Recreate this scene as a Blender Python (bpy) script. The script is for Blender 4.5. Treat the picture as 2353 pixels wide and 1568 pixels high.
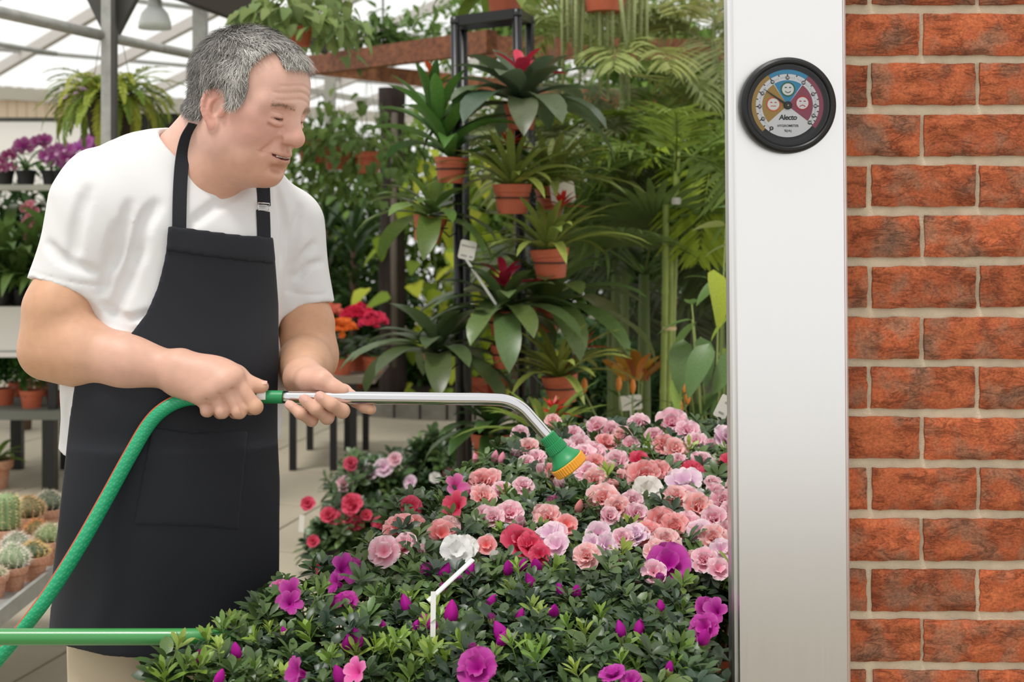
import bpy, bmesh, math, random
import numpy as np
from mathutils import Vector, Matrix, Euler, Quaternion

# ------------------------------------------------------------------ camera, sky, sun, exposure
FPX, HOR, ZC = 3000.0, 480.0, 1.42        # focal length in pixels, horizon row, eye height
CXP = 1176.5
for _o in list(bpy.data.objects):
    bpy.data.objects.remove(_o)
scene = bpy.context.scene
COL = scene.collection
cam_d = bpy.data.cameras.new('camera')
cam = bpy.data.objects.new('camera', cam_d)
COL.objects.link(cam)
cam.location = (0, 0, ZC)
cam.rotation_euler = (math.pi / 2, 0, 0)
cam_d.sensor_width = 36.0
cam_d.sensor_fit = 'HORIZONTAL'
cam_d.lens = FPX * 36.0 / 2353.0
cam_d.shift_y = -(784.0 - HOR) / 2353.0
cam_d.clip_start = 0.05
cam_d.clip_end = 300
cam_d.dof.use_dof = True
cam_d.dof.focus_distance = 2.05
cam_d.dof.aperture_fstop = 6.3
scene.camera = cam

world = bpy.data.worlds.new('sky')
scene.world = world
world.use_nodes = True
_wn = world.node_tree.nodes
_wn['Background'].inputs[0].default_value = (1.0, 0.988, 0.965, 1)
_wn['Background'].inputs[1].default_value = 1.0

sun_d = bpy.data.lights.new('sun', 'SUN')
sun_d.energy = 2.0
sun_d.angle = math.radians(14)
sun_d.color = (1.0, 0.97, 0.92)
sun = bpy.data.objects.new('sun', sun_d)
COL.objects.link(sun)
sun.rotation_euler = Vector((0.26, 0.26, -0.93)).to_track_quat('-Z', 'Y').to_euler()

scene.view_settings.view_transform = 'Standard'
scene.view_settings.look = 'None'
scene.view_settings.gamma = 1.0
scene.view_settings.use_curve_mapping = False
scene.view_settings.exposure = 0.05

# ------------------------------------------------------------------ helpers
rng = np.random.default_rng(7)
random.seed(7)

def PX(px, py, Y):
    """photo pixel + distance -> point in the room"""
    return Vector(((px - CXP) / FPX * Y, Y, ZC - (py - HOR) / FPX * Y))

def FLOORY(py):
    return FPX * ZC / (py - HOR)

def lin(c):
    if isinstance(c, str):
        c = c.lstrip('#')
        c = [int(c[i:i + 2], 16) / 255 for i in (0, 2, 4)]
    return tuple((v / 12.92 if v <= 0.04045 else ((v + 0.055) / 1.055) ** 2.4) for v in c[:3])

def new_mesh(name, verts, faces, smooth=True):
    me = bpy.data.meshes.new(name)
    verts = np.asarray(verts, dtype=np.float32)
    if isinstance(faces, np.ndarray):
        n, k = faces.shape
        me.vertices.add(len(verts))
        me.vertices.foreach_set('co', verts.ravel())
        me.loops.add(n * k)
        me.loops.foreach_set('vertex_index', faces.astype(np.int32).ravel())
        me.polygons.add(n)
        me.polygons.foreach_set('loop_start', np.arange(0, n * k, k, dtype=np.int32))
        me.polygons.foreach_set('loop_total', np.full(n, k, dtype=np.int32))
        me.update(calc_edges=True)
        me.validate()
    else:
        me.from_pydata(verts.tolist(), [], faces)
    if smooth:
        me.polygons.foreach_set('use_smooth', [True] * len(me.polygons))
    return me

def link(name, me, material=None, parent=None, loc=None, rot=None, scale=None, mat4=None):
    o = bpy.data.objects.new(name, me)
    COL.objects.link(o)
    if material is not None and me is not None:
        if len(me.materials) == 0:
            me.materials.append(material)
        elif me.materials[0] != material:
            o.material_slots[0].link = 'OBJECT'
            o.material_slots[0].material = material
    if parent is not None:
        o.parent = parent
    if mat4 is not None:
        o.matrix_local = mat4
    else:
        if loc is not None: o.location = loc
        if rot is not None: o.rotation_euler = rot
        if scale is not None: o.scale = scale if hasattr(scale, '__len__') else (scale,) * 3
    return o

def tag(o, label, cat, group=None):
    o['label'] = label
    o['category'] = cat
    if group: o['group'] = group
    return o

def thing(name, label, cat, loc=(0, 0, 0), rotz=0.0, group=None):
    o = bpy.data.objects.new(name, None)
    o.empty_display_size = 0.05
    COL.objects.link(o)
    o.location = loc
    o.rotation_euler = (0, 0, rotz)
    return tag(o, label, cat, group)

def struct(o):
    o['kind'] = 'structure'
    return o

def quat_to(d, up=(0, 0, 1)):
    """matrix whose Y axis is d and whose Z is near up"""
    y = Vector(d).normalized()
    z = Vector(up) - y * Vector(up).dot(y)
    if z.length < 1e-4:
        z = Vector((1, 0, 0)) - y * y.x
    z.normalize()
    x = y.cross(z)
    return Matrix((x, y, z)).transposed()

class MB:
    """collects plain shapes into one mesh"""
    def __init__(self):
        self.v = []; self.f = []
    def add(self, v, f):
        b = len(self.v)
        self.v += [tuple(p) for p in v]
        self.f += [tuple(i + b for i in q) for q in f]
        return self
    def box(self, lo, hi, m=None):
        x0, y0, z0 = lo; x1, y1, z1 = hi
        v = [Vector(p) for p in ((x0,y0,z0),(x1,y0,z0),(x1,y1,z0),(x0,y1,z0),(x0,y0,z1),(x1,y0,z1),(x1,y1,z1),(x0,y1,z1))]
        if m is not None: v = [m @ p for p in v]
        return self.add(v, [(0,3,2,1),(4,5,6,7),(0,1,5,4),(1,2,6,5),(2,3,7,6),(3,0,4,7)])
    def beam(self, a, b, w, h, up=(0, 0, 1)):
        a = Vector(a); b = Vector(b)
        R = quat_to(b - a, up).to_4x4()
        m = Matrix.Translation(a) @ R
        return self.box((-w/2, 0, -h/2), (w/2, (b - a).length, h/2), m)
    def tube(self, pts, r, n=10, cap=True):
        pts = [Vector(p) for p in pts]
        rr = r if hasattr(r, '__len__') else [r] * len(pts)
        T = []
        for i in range(len(pts)):
            T.append((pts[min(i+1, len(pts)-1)] - pts[max(i-1, 0)]).normalized())
        u = T[0].orthogonal().normalized()
        V = []; F = []
        for i, p in enumerate(pts):
            u = (u - T[i] * u.dot(T[i])).normalized()
            w = T[i].cross(u)
            for k in range(n):
                a = 2 * math.pi * k / n
                V.append(p + (u * math.cos(a) + w * math.sin(a)) * rr[i])
        for i in range(len(pts) - 1):
            for k in range(n):
                k2 = (k + 1) % n
                F.append((i*n+k, i*n+k2, (i+1)*n+k2, (i+1)*n+k))
        if cap:
            F.append(tuple(range(n - 1, -1, -1)))
            F.append(tuple((len(pts)-1)*n + k for k in range(n)))
        return self.add(V, F)
    def lathe(self, prof, n=24, m=None, close=False):
        """prof: (r, z) list"""
        V = []; F = []
        for r, z in prof:
            for k in range(n):
                a = 2 * math.pi * k / n
                p = Vector((r * math.cos(a), r * math.sin(a), z))
                V.append(m @ p if m is not None else p)
        L = len(prof)
        for i in range(L if close else L - 1):
            j = (i + 1) % L
            for k in range(n):
                k2 = (k + 1) % n
                F.append((i*n+k, i*n+k2, j*n+k2, j*n+k))
        return self.add(V, F)
    def disc(self, c, r, n=24, m=None):
        V = [Vector((c[0] + r*math.cos(2*math.pi*k/n), c[1] + r*math.sin(2*math.pi*k/n), c[2])) for k in range(n)]
        if m is not None: V = [m @ p for p in V]
        return self.add(V, [tuple(range(n))])
    def mesh(self, name, smooth=False):
        return new_mesh(name, self.v, self.f, smooth)
    def build(self, name, material, parent=None, smooth=False, **k):
        return link(name, self.mesh(name, smooth), material, parent, **k)

def smooth_by_angle(me, ang=0.7):
    """smooth shading but with hard edges"""
    me.polygons.foreach_set('use_smooth', [True] * len(me.polygons))
    bm = bmesh.new(); bm.from_mesh(me)
    for e in bm.edges:
        if len(e.link_faces) == 2 and e.calc_face_angle(0) > ang:
            e.smooth = False
    bm.to_mesh(me); bm.free()
    return me

def spline(pts, n):
    """catmull-rom through pts"""
    P = [np.array(p, float) for p in pts]
    P = [2*P[0]-P[1]] + P + [2*P[-1]-P[-2]]
    out = []
    m = len(P) - 3
    for i in range(n):
        t = i / (n - 1) * m
        k = min(int(t), m - 1); t -= k
        p0, p1, p2, p3 = P[k:k+4]
        out.append(0.5*((2*p1)+(-p0+p2)*t+(2*p0-5*p1+4*p2-p3)*t*t+(-p0+3*p1-3*p2+p3)*t**3))
    return [Vector(o) for o in out]

# ------------------------------------------------------------------ materials
_M = {}
def mat(name, col, rough=0.6, metal=0.0, spec=0.5, vary=0.0, vscale=8.0, bump=0.0, bscale=60.0, trans=0.0,
        sheen=0.0, coat=0.0, col2=None, objcol=False, attr=None, coords='Object', bdist=0.002, stretch=None, subsurf=0.0, emit=None, rvary=0.0):
    if name in _M: return _M[name]
    m = bpy.data.materials.new(name)
    m.use_nodes = True
    nt = m.node_tree; N = nt.nodes; L = nt.links
    b = N['Principled BSDF']
    c = lin(col)
    b.inputs['Base Color'].default_value = (*c, 1)
    b.inputs['Roughness'].default_value = rough
    b.inputs['Metallic'].default_value = metal
    b.inputs['Specular IOR Level'].default_value = spec
    if sheen:
        b.inputs['Sheen Weight'].default_value = sheen
        b.inputs['Sheen Roughness'].default_value = 0.5
    if coat: b.inputs['Coat Weight'].default_value = coat
    if subsurf:
        b.inputs['Subsurface Weight'].default_value = subsurf
        b.inputs['Subsurface Radius'].default_value = (0.008, 0.0035, 0.002)
        b.inputs['Subsurface Scale'].default_value = 1.0
    tc = N.new('ShaderNodeTexCoord')
    src = tc.outputs[coords]
    if stretch:
        mp = N.new('ShaderNodeMapping'); mp.inputs['Scale'].default_value = stretch
        L.new(src, mp.inputs[0]); src = mp.outputs[0]
    base = None
    if attr:
        a = N.new('ShaderNodeAttribute'); a.attribute_name = attr
        base = a.outputs['Color']
    elif objcol:
        oi = N.new('ShaderNodeObjectInfo'); base = oi.outputs['Color']
    if vary or col2:
        nz = N.new('ShaderNodeTexNoise'); nz.inputs['Scale'].default_value = vscale
        nz.inputs['Detail'].default_value = 6
        L.new(src, nz.inputs['Vector'])
        mix = N.new('ShaderNodeMix'); mix.data_type = 'RGBA'
        rp = N.new('ShaderNodeMapRange'); rp.inputs['From Min'].default_value = 0.3; rp.inputs['From Max'].default_value = 0.7
        L.new(nz.outputs['Fac'], rp.inputs['Value'])
        L.new(rp.outputs['Result'], mix.inputs['Factor'])
        if col2:
            mix.inputs[6].default_value = (*c, 1); mix.inputs[7].default_value = (*lin(col2), 1)
            if base is not None: L.new(base, mix.inputs[6])
        else:
            if base is None:
                mix.inputs[6].default_value = tuple(v*(1-vary) for v in c) + (1,)
                mix.inputs[7].default_value = tuple(min(1, v*(1+vary)) for v in c) + (1,)
            else:
                mm = N.new('ShaderNodeMix'); mm.data_type = 'RGBA'; mm.blend_type = 'MULTIPLY'
                mm.inputs['Factor'].default_value = 1
                L.new(base, mm.inputs[6]); mm.inputs[7].default_value = (1-vary, 1-vary, 1-vary, 1)
                L.new(mm.outputs[2], mix.inputs[6]); L.new(base, mix.inputs[7])
        base = mix.outputs[2]
    if base is not None:
        L.new(base, b.inputs['Base Color'])
    if bump:
        nb = N.new('ShaderNodeTexNoise'); nb.inputs['Scale'].default_value = bscale; nb.inputs['Detail'].default_value = 5
        L.new(src, nb.inputs['Vector'])
        bp = N.new('ShaderNodeBump'); bp.inputs['Strength'].default_value = bump; bp.inputs['Distance'].default_value = bdist
        L.new(nb.outputs['Fac'], bp.inputs['Height'])
        L.new(bp.outputs['Normal'], b.inputs['Normal'])
    if trans:
        out = N['Material Output']
        tr = N.new('ShaderNodeBsdfTranslucent')
        tr.inputs[0].default_value = (*c, 1)
        if base is not None: L.new(base, tr.inputs[0])
        ms = N.new('ShaderNodeMixShader'); ms.inputs[0].default_value = trans
        L.new(b.outputs[0], ms.inputs[1]); L.new(tr.outputs[0], ms.inputs[2])
        L.new(ms.outputs[0], out.inputs[0])
    if emit:
        b.inputs['Emission Color'].default_value = (*c, 1); b.inputs['Emission Strength'].default_value = emit
    _M[name] = m
    return m
# ------------------------------------------------------------------ implicit modelling (smooth unions -> one continuous skin)
class Field:
    def __init__(self, lo, hi, h, M=None):
        """box lo..hi in local space, cell h; M maps local -> world"""
        self.lo = np.array(lo, np.float32); self.h = h
        self.n = np.ceil((np.array(hi) - self.lo) / h).astype(int) + 1
        self.M = M
        self.d = np.full(self.n, 0.2, np.float32)
    def coords(self, sl):
        ax = [self.lo[i] + self.h * np.arange(sl[i].start, sl[i].stop, dtype=np.float32) for i in range(3)]
        return ax[0][:, None, None], ax[1][None, :, None], ax[2][None, None, :]
    def sl(self, lo, hi, pad):
        a = np.floor((np.array(lo) - pad - self.lo) / self.h).astype(int)
        b = np.ceil((np.array(hi) + pad - self.lo) / self.h).astype(int) + 1
        a = np.clip(a, 0, self.n); b = np.clip(b, 0, self.n)
        if np.any(b <= a): return None
        return tuple(slice(int(p), int(q)) for p, q in zip(a, b))
    def comb(self, sl, nd, k, op):
        d = self.d[sl]
        if op == 'sub':
            nd = -nd
            if k > 0:
                h = np.maximum(k - np.abs(d - nd), 0) / k
                r = np.maximum(d, nd) + h*h*k*0.25
            else: r = np.maximum(d, nd)
        else:
            if k > 0:
                h = np.maximum(k - np.abs(d - nd), 0) / k
                r = np.minimum(d, nd) - h*h*k*0.25
            else: r = np.minimum(d, nd)
        self.d[sl] = r
    def ell(self, c, r, k=0.01, op='add', R=None):
        c = np.array(c, np.float32); r = np.array(r, np.float32)
        m = float(r.max())
        e = r if R is None else np.full(3, m)
        s = self.sl(c - e, c + e, k + 0.03)
        if s is None: return self
        x, y, z = self.coords(s)
        x = x - c[0]; y = y - c[1]; z = z - c[2]
        if R is not None:
            R = np.array(R)
            x, y, z = (R[0,0]*x+R[1,0]*y+R[2,0]*z, R[0,1]*x+R[1,1]*y+R[2,1]*z, R[0,2]*x+R[1,2]*y+R[2,2]*z)
        k0 = np.sqrt((x/r[0])**2 + (y/r[1])**2 + (z/r[2])**2)
        k1 = np.sqrt((x/r[0]**2)**2 + (y/r[1]**2)**2 + (z/r[2]**2)**2)
        self.comb(s, (k0*(k0-1)/np.maximum(k1, 1e-6)).astype(np.float32), k, op)
        return self
    def cone(self, a, b, ra, rb=None, k=0.01, op='add'):
        if rb is None: rb = ra
        a = np.array(a, np.float32); b = np.array(b, np.float32)
        R = max(ra, rb)
        s = self.sl(np.minimum(a, b) - R, np.maximum(a, b) + R, k + 0.03)
        if s is None: return self
        x, y, z = self.coords(s)
        ab = b - a; l2 = float(ab @ ab) + 1e-12
        t = np.clip(((x-a[0])*ab[0] + (y-a[1])*ab[1] + (z-a[2])*ab[2]) / l2, 0, 1)
        dx = x - a[0] - t*ab[0]; dy = y - a[1] - t*ab[1]; dz = z - a[2] - t*ab[2]
        self.comb(s, np.sqrt(dx*dx+dy*dy+dz*dz) - (ra + (rb-ra)*t), k, op)
        return self
    def chain(self, pts, rs, k=0.01, op='add'):
        for i in range(len(pts)-1):
            self.cone(pts[i], pts[i+1], rs[i], rs[i+1], k, op)
        return self
    def full(self):
        return self.coords(tuple(slice(0, int(n)) for n in self.n))
    def mesh(self):
        return surface_nets(self.d, self.lo, self.h, self.M)
    def sample(self, P):
        """trilinear lookup at points (n,3) in local space"""
        g = (np.asarray(P) - self.lo) / self.h
        g = np.clip(g, 0, self.n - 1.001)
        i = g.astype(int); f = g - i
        r = 0
        for dx in (0, 1):
            for dy in (0, 1):
                for dz in (0, 1):
                    w = (f[:,0] if dx else 1-f[:,0]) * (f[:,1] if dy else 1-f[:,1]) * (f[:,2] if dz else 1-f[:,2])
                    r = r + w * self.d[i[:,0]+dx, i[:,1]+dy, i[:,2]+dz]
        return r

def surface_nets(d, lo, h, M=None):
    ins = d < 0
    nx, ny, nz = d.shape
    c = [ins[i:nx-1+i, j:ny-1+j, k:nz-1+k] for i in (0,1) for j in (0,1) for k in (0,1)]
    anyi = c[0].copy(); alli = c[0].copy()
    for q in c[1:]:
        anyi |= q; alli &= q
    act = anyi & ~alli
    I = np.argwhere(act)
    idx = np.full(act.shape, -1, np.int32)
    idx[act] = np.arange(len(I))
    corner = {}
    for i in (0,1):
        for j in (0,1):
            for k in (0,1):
                corner[i,j,k] = d[I[:,0]+i, I[:,1]+j, I[:,2]+k]
    acc = np.zeros((len(I), 3)); cnt = np.zeros(len(I))
    ks = list(corner)
    for a in ks:
        for ax in range(3):
            if a[ax] == 0:
                b = list(a); b[ax] = 1; b = tuple(b)
                da, db = corner[a], corner[b]
                m = (da < 0) != (db < 0)
                t = np.where(m, da / np.where(m, da - db, 1), 0)
                p = np.tile(np.array(a, float), (len(I), 1)); p[:, ax] = t
                acc += p * m[:, None]; cnt += m
    V = (I + acc / cnt[:, None]) * h + lo
    F = []
    for ax in range(3):
        u, v = (ax+1) % 3, (ax+2) % 3
        s0 = [slice(1, n-1) for n in d.shape]; s0[ax] = slice(0, d.shape[ax]-1)
        s1 = list(s0); s1[ax] = slice(1, d.shape[ax])
        A = ins[tuple(s0)]; B = ins[tuple(s1)]
        for flip, m in ((False, A & ~B), (True, ~A & B)):
            P = np.argwhere(m)
            off = np.ones(3, int); off[ax] = 0
            P = P + off
            q = []
            for du, dv in ((-1,-1),(0,-1),(0,0),(-1,0)):
                Q = P.copy(); Q[:, u] += du; Q[:, v] += dv
                q.append(idx[Q[:,0], Q[:,1], Q[:,2]])
            q = np.stack(q, 1)
            if flip: q = q[:, ::-1]
            F.append(q)
    F = np.concatenate(F)
    F = F[(F >= 0).all(1)]
    if M is not None:
        A = np.array(M)
        V = V @ A[:3,:3].T + A[:3,3]
    return V.astype(np.float32), F

def join_meshes(parts):
    V = []; F = []; b = 0
    for v, f in parts:
        V.append(v); F.append(f + b); b += len(v)
    return np.concatenate(V), np.concatenate(F)

_perm = np.random.default_rng(3).permutation(256).astype(np.int64)
_perm = np.concatenate([_perm, _perm, _perm])
def vnoise(x, y, z):
    """smooth value noise in -1..1, arrays broadcast"""
    x, y, z = np.broadcast_arrays(x, y, z)
    xi = np.floor(x).astype(np.int64); yi = np.floor(y).astype(np.int64); zi = np.floor(z).astype(np.int64)
    xf = x - xi; yf = y - yi; zf = z - zi
    s = lambda t: t*t*(3-2*t)
    u, v, w = s(xf), s(yf), s(zf)
    def g(i, j, k):
        return _perm[_perm[_perm[(xi+i) & 255] + ((yi+j) & 255)] + ((zi+k) & 255)] / 127.5 - 1
    a = g(0,0,0)*(1-u)+g(1,0,0)*u; b = g(0,1,0)*(1-u)+g(1,1,0)*u
    c = g(0,0,1)*(1-u)+g(1,0,1)*u; e = g(0,1,1)*(1-u)+g(1,1,1)*u
    return (a*(1-v)+b*v)*(1-w) + (c*(1-v)+e*v)*w

def poly_sd(px, py, poly):
    """signed distance (negative inside) of 2-D points to a polygon"""
    P = np.array(poly, float)
    d = np.full(px.shape, 1e9); inside = np.zeros(px.shape, bool)
    n = len(P)
    for i in range(n):
        a = P[i]; b = P[(i+1) % n]
        e = b - a
        wx = px - a[0]; wy = py - a[1]
        t = np.clip((wx*e[0]+wy*e[1])/(e @ e + 1e-12), 0, 1)
        d = np.minimum(d, (wx-t*e[0])**2 + (wy-t*e[1])**2)
        c1 = (a[1] <= py) & (b[1] > py); c2 = (a[1] > py) & (b[1] <= py)
        cr = e[0]*wy - e[1]*wx
        inside ^= (c1 & (cr > 0)) | (c2 & (cr < 0))
    d = np.sqrt(d)
    return np.where(inside, -d, d)

def relax(v, q, it=3, lam=0.5):
    """even out the stair steps of a surface"""
    e = np.concatenate([q[:, [0, 1]], q[:, [1, 2]], q[:, [2, 3]], q[:, [3, 0]]])
    e = np.concatenate([e, e[:, ::-1]])
    n = len(v); deg = np.maximum(np.bincount(e[:, 0], minlength=n), 1)[:, None]
    v = v.astype(np.float64)
    for _ in range(it):
        s = np.stack([np.bincount(e[:, 0], weights=v[e[:, 1], k], minlength=n) for k in range(3)], 1)
        v = v + lam*(s/deg - v)
    return v
# ------------------------------------------------------------------ floor of concrete slabs
def brick_mat():
    m = bpy.data.materials.new('brick_clay'); m.use_nodes = True
    nt = m.node_tree; N = nt.nodes; L = nt.links; b = N['Principled BSDF']
    tc = N.new('ShaderNodeTexCoord'); oi = N.new('ShaderNodeObjectInfo')
    off = N.new('ShaderNodeVectorMath'); off.operation = 'ADD'
    sc = N.new('ShaderNodeVectorMath'); sc.operation = 'SCALE'; sc.inputs['Scale'].default_value = 37.0
    cmb = N.new('ShaderNodeCombineXYZ'); L.new(oi.outputs['Random'], cmb.inputs[0]); L.new(oi.outputs['Random'], cmb.inputs[2])
    L.new(cmb.outputs[0], sc.inputs[0]); L.new(tc.outputs['Object'], off.inputs[0]); L.new(sc.outputs[0], off.inputs[1])
    n1 = N.new('ShaderNodeTexNoise'); n1.inputs['Scale'].default_value = 17; n1.inputs['Detail'].default_value = 4
    L.new(off.outputs[0], n1.inputs['Vector'])
    r1 = N.new('ShaderNodeValToRGB'); L.new(n1.outputs['Fac'], r1.inputs[0])
    e = r1.color_ramp.elements
    e[0].position = 0.36; e[0].color = (*lin('#b8653f'), 1); e[1].position = 0.72; e[1].color = (*lin('#7e5d4c'), 1)
    k = e.new(0.47); k.color = (*lin('#b05c3a'), 1); k = e.new(0.58); k.color = (*lin('#a0694e'), 1)
    n2 = N.new('ShaderNodeTexNoise'); n2.inputs['Scale'].default_value = 260; n2.inputs['Detail'].default_value = 4
    L.new(off.outputs[0], n2.inputs['Vector'])
    r2 = N.new('ShaderNodeMapRange'); r2.inputs['From Min'].default_value = 0.3; r2.inputs['From Max'].default_value = 0.7
    r2.inputs['To Min'].default_value = 0.72; r2.inputs['To Max'].default_value = 1.2
    L.new(n2.outputs['Fac'], r2.inputs['Value'])
    hv = N.new('ShaderNodeMapRange'); hv.inputs['To Min'].default_value = 0.82; hv.inputs['To Max'].default_value = 1.22
    L.new(oi.outputs['Random'], hv.inputs['Value'])
    mu = N.new('ShaderNodeMath'); mu.operation = 'MULTIPLY'; L.new(r2.outputs[0], mu.inputs[0]); L.new(hv.outputs[0], mu.inputs[1])
    vs = N.new('ShaderNodeVectorMath'); vs.operation = 'SCALE'; L.new(r1.outputs[0], vs.inputs[0]); L.new(mu.outputs[0], vs.inputs['Scale'])
    L.new(vs.outputs[0], b.inputs['Base Color'])
    b.inputs['Roughness'].default_value = 0.85; b.inputs['Specular IOR Level'].default_value = 0.25
    mp = N.new('ShaderNodeMapping'); mp.inputs['Scale'].default_value = (1.0, 1.0, 2.6); mp.inputs['Rotation'].default_value = (0, 0.25, 0)
    L.new(off.outputs[0], mp.inputs[0])
    n3 = N.new('ShaderNodeTexNoise'); n3.inputs['Scale'].default_value = 20; n3.inputs['Detail'].default_value = 8; n3.inputs['Roughness'].default_value = 0.68; n3.inputs['Distortion'].default_value = 0.7
    L.new(mp.outputs[0], n3.inputs['Vector'])
    # torn creases: sharp dips where the noise crosses its middle
    ab = N.new('ShaderNodeMath'); ab.operation = 'SUBTRACT'; ab.inputs[1].default_value = 0.5; L.new(n3.outputs['Fac'], ab.inputs[0])
    a2 = N.new('ShaderNodeMath'); a2.operation = 'ABSOLUTE'; L.new(ab.outputs[0], a2.inputs[0])
    pw = N.new('ShaderNodeMath'); pw.operation = 'POWER'; pw.inputs[1].default_value = 0.30; L.new(a2.outputs[0], pw.inputs[0])
    msk = N.new('ShaderNodeMapRange'); msk.inputs['From Min'].default_value = 0.44; msk.inputs['From Max'].default_value = 0.62; msk.inputs['To Min'].default_value = 0.12; msk.inputs['To Max'].default_value = 1.0
    n5 = N.new('ShaderNodeTexNoise'); n5.inputs['Scale'].default_value = 22; L.new(off.outputs[0], n5.inputs['Vector']); L.new(n5.outputs['Fac'], msk.inputs['Value'])
    pm = N.new('ShaderNodeMath'); pm.operation = 'MULTIPLY'; L.new(pw.outputs[0], pm.inputs[0]); L.new(msk.outputs[0], pm.inputs[1])
    ad = N.new('ShaderNodeMath'); ad.operation = 'ADD'; L.new(pm.outputs[0], ad.inputs[0])
    n4 = N.new('ShaderNodeMath'); n4.operation = 'MULTIPLY'; n4.inputs[1].default_value = 0.28; L.new(n2.outputs['Fac'], n4.inputs[0]); L.new(n4.outputs[0], ad.inputs[1])
    bp = N.new('ShaderNodeBump'); bp.inputs['Strength'].default_value = 1.0; bp.inputs['Distance'].default_value = 0.0055
    L.new(ad.outputs[0], bp.inputs['Height']); L.new(bp.outputs[0], b.inputs['Normal'])
    return m

def build_floor():
    fm = mat('slab_joint', '#7d7565', 0.9)
    f = MB(); f.box((-9, -2.5, -0.08), (5, 18, -0.006))
    fl = struct(f.build('floor', fm))
    sm = mat('concrete_slab', '#a99f8b', 0.8, vary=0.10, vscale=2.2, bump=0.25, bscale=70, coords='Object')
    sl = MB(); S = 0.80; g = 0.005
    c = 0.006
    sl.add([(g, g, -0.05), (S-g, g, -0.05), (S-g, S-g, -0.05), (g, S-g, -0.05), (g, g, -c*0.4), (S-g, g, -c*0.4), (S-g, S-g, -c*0.4), (g, S-g, -c*0.4),
            (g+c, g+c, 0), (S-g-c, g+c, 0), (S-g-c, S-g-c, 0), (g+c, S-g-c, 0)],
           [(0, 1, 5, 4), (1, 2, 6, 5), (2, 3, 7, 6), (3, 0, 4, 7), (4, 5, 9, 8), (5, 6, 10, 9), (6, 7, 11, 10), (7, 4, 8, 11), (8, 9, 10, 11)])
    me = sl.mesh('paving_slab')
    a = math.radians(-14)
    n = 0
    for i in range(-9, 9):
        for j in range(0, 16):
            x = i*S*math.cos(a) - j*S*math.sin(a) - 1.5; y = i*S*math.sin(a) + j*S*math.cos(a) + 0.6
            if not (-5.2 < x < 2.6 and 0.4 < y < 10.6): continue
            link('paving_slab', me, sm, fl, loc=(x, y, 0.0), rot=(0, 0, a)); n += 1
    return fl
floor = build_floor()

# ------------------------------------------------------------------ brick wall
YW = 1.950
def build_brick_wall():
    u = YW / FPX
    mm = mat('mortar', '#d6c7ac', 0.95, vary=0.12, vscale=40, bump=0.8, bscale=420, bdist=0.0018)
    x0, x1 = (1768-CXP)*u, (3242-CXP)*u
    w = MB()
    zt = 2.35
    w.box((x0, YW+0.006, 0), (x1, YW+0.115, zt))
    wall = struct(w.build('wall_right', mm))
    # slightly bulging bed joints
    bm_ = brick_mat()
    r = np.random.default_rng(5)
    LB, HB, DB = 237*u, 95*u, 0.05
    meshes = []
    for v in range(9):
        nx, nz = 18, 8
        X = np.linspace(-LB/2, LB/2, nx); Z = np.linspace(-HB/2, HB/2, nz)
        V = []; F = []
        amp = r.uniform(0.6, 1.3)
        for iz in range(nz):
            for ix in range(nx):
                x, z = X[ix], Z[iz]
                e = min(ix, nx-1-ix, iz, nz-1-iz)
                jx = 0.0016*vnoise(v*9.1+x*5, z*150, 1.0) if ix in (0, nx-1) else 0.0008*r.normal()
                jz = 0.0016*vnoise(v*5.3+x*70, z*9, 7.0) if iz in (0, nz-1) else 0.0005*r.normal()
                d = 0.0022*amp*float(vnoise(x*38+v*17, z*60, v*3.0)) + 0.0010*float(vnoise(x*130+v, z*180, 4.0))
                y = -0.003 + d*(0.35 if e == 0 else 1.0) + (0.0032 if e == 0 else 0.0)
                V.append((x+float(jx), y, z+float(jz)))
        for iz in range(nz-1):
            for ix in range(nx-1):
                a = iz*nx+ix
                F.append((a, a+1, a+nx+1, a+nx))
        b0 = len(V)
        ring = [(i, 0) for i in range(nx)] + [(nx-1, j) for j in range(1, nz)] + [(i, nz-1) for i in range(nx-2, -1, -1)] + [(0, j) for j in range(nz-2, 0, -1)]
        for i, j in ring:
            p = V[j*nx+i]; V.append((p[0], DB, p[2]))
        n = len(ring)
        for k in range(n):
            k2 = (k+1) % n
            a = ring[k][1]*nx+ring[k][0]; b = ring[k2][1]*nx+ring[k2][0]
            F.append((b, a, b0+k, b0+k2))
        F.append(tuple(b0+k for k in range(n)))
        me = new_mesh('brick', V, F, True)
        meshes.append(smooth_by_angle(me, 0.9))
    P = 249.5*u; H = 116.3*u
    zref = ZC - (195-HOR)*u         # centre of the second full course in the photo
    k0 = int((zref - 0.03)/H)
    for row in range(-14, k0+1):
        z = zref - row*H
        if z < 0.035 or z > zt-0.03: continue
        j = (1998-CXP)*u if row % 2 == 0 else (2119-CXP)*u
        c = j + P/2 - 3*P
        while c < x1 + LB*0.05:
            if c > x1 - LB*0.35:
                link('brick', meshes[r.integers(9)], bm_, wall, loc=(c - P/4, YW, z), scale=(0.49, 1, 1))
            elif c > x0 + LB*0.4:
                o = link('brick', meshes[r.integers(9)], bm_, wall, loc=(c + r.normal(0, 0.0008), YW + r.normal(0, 0.0008), z + r.normal(0, 0.0006)),
                         rot=(0, r.normal(0, 0.004) + (math.pi if r.random() < 0.5 else 0), 0))
            c += P
    return wall
brick_wall = build_brick_wall()

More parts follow.
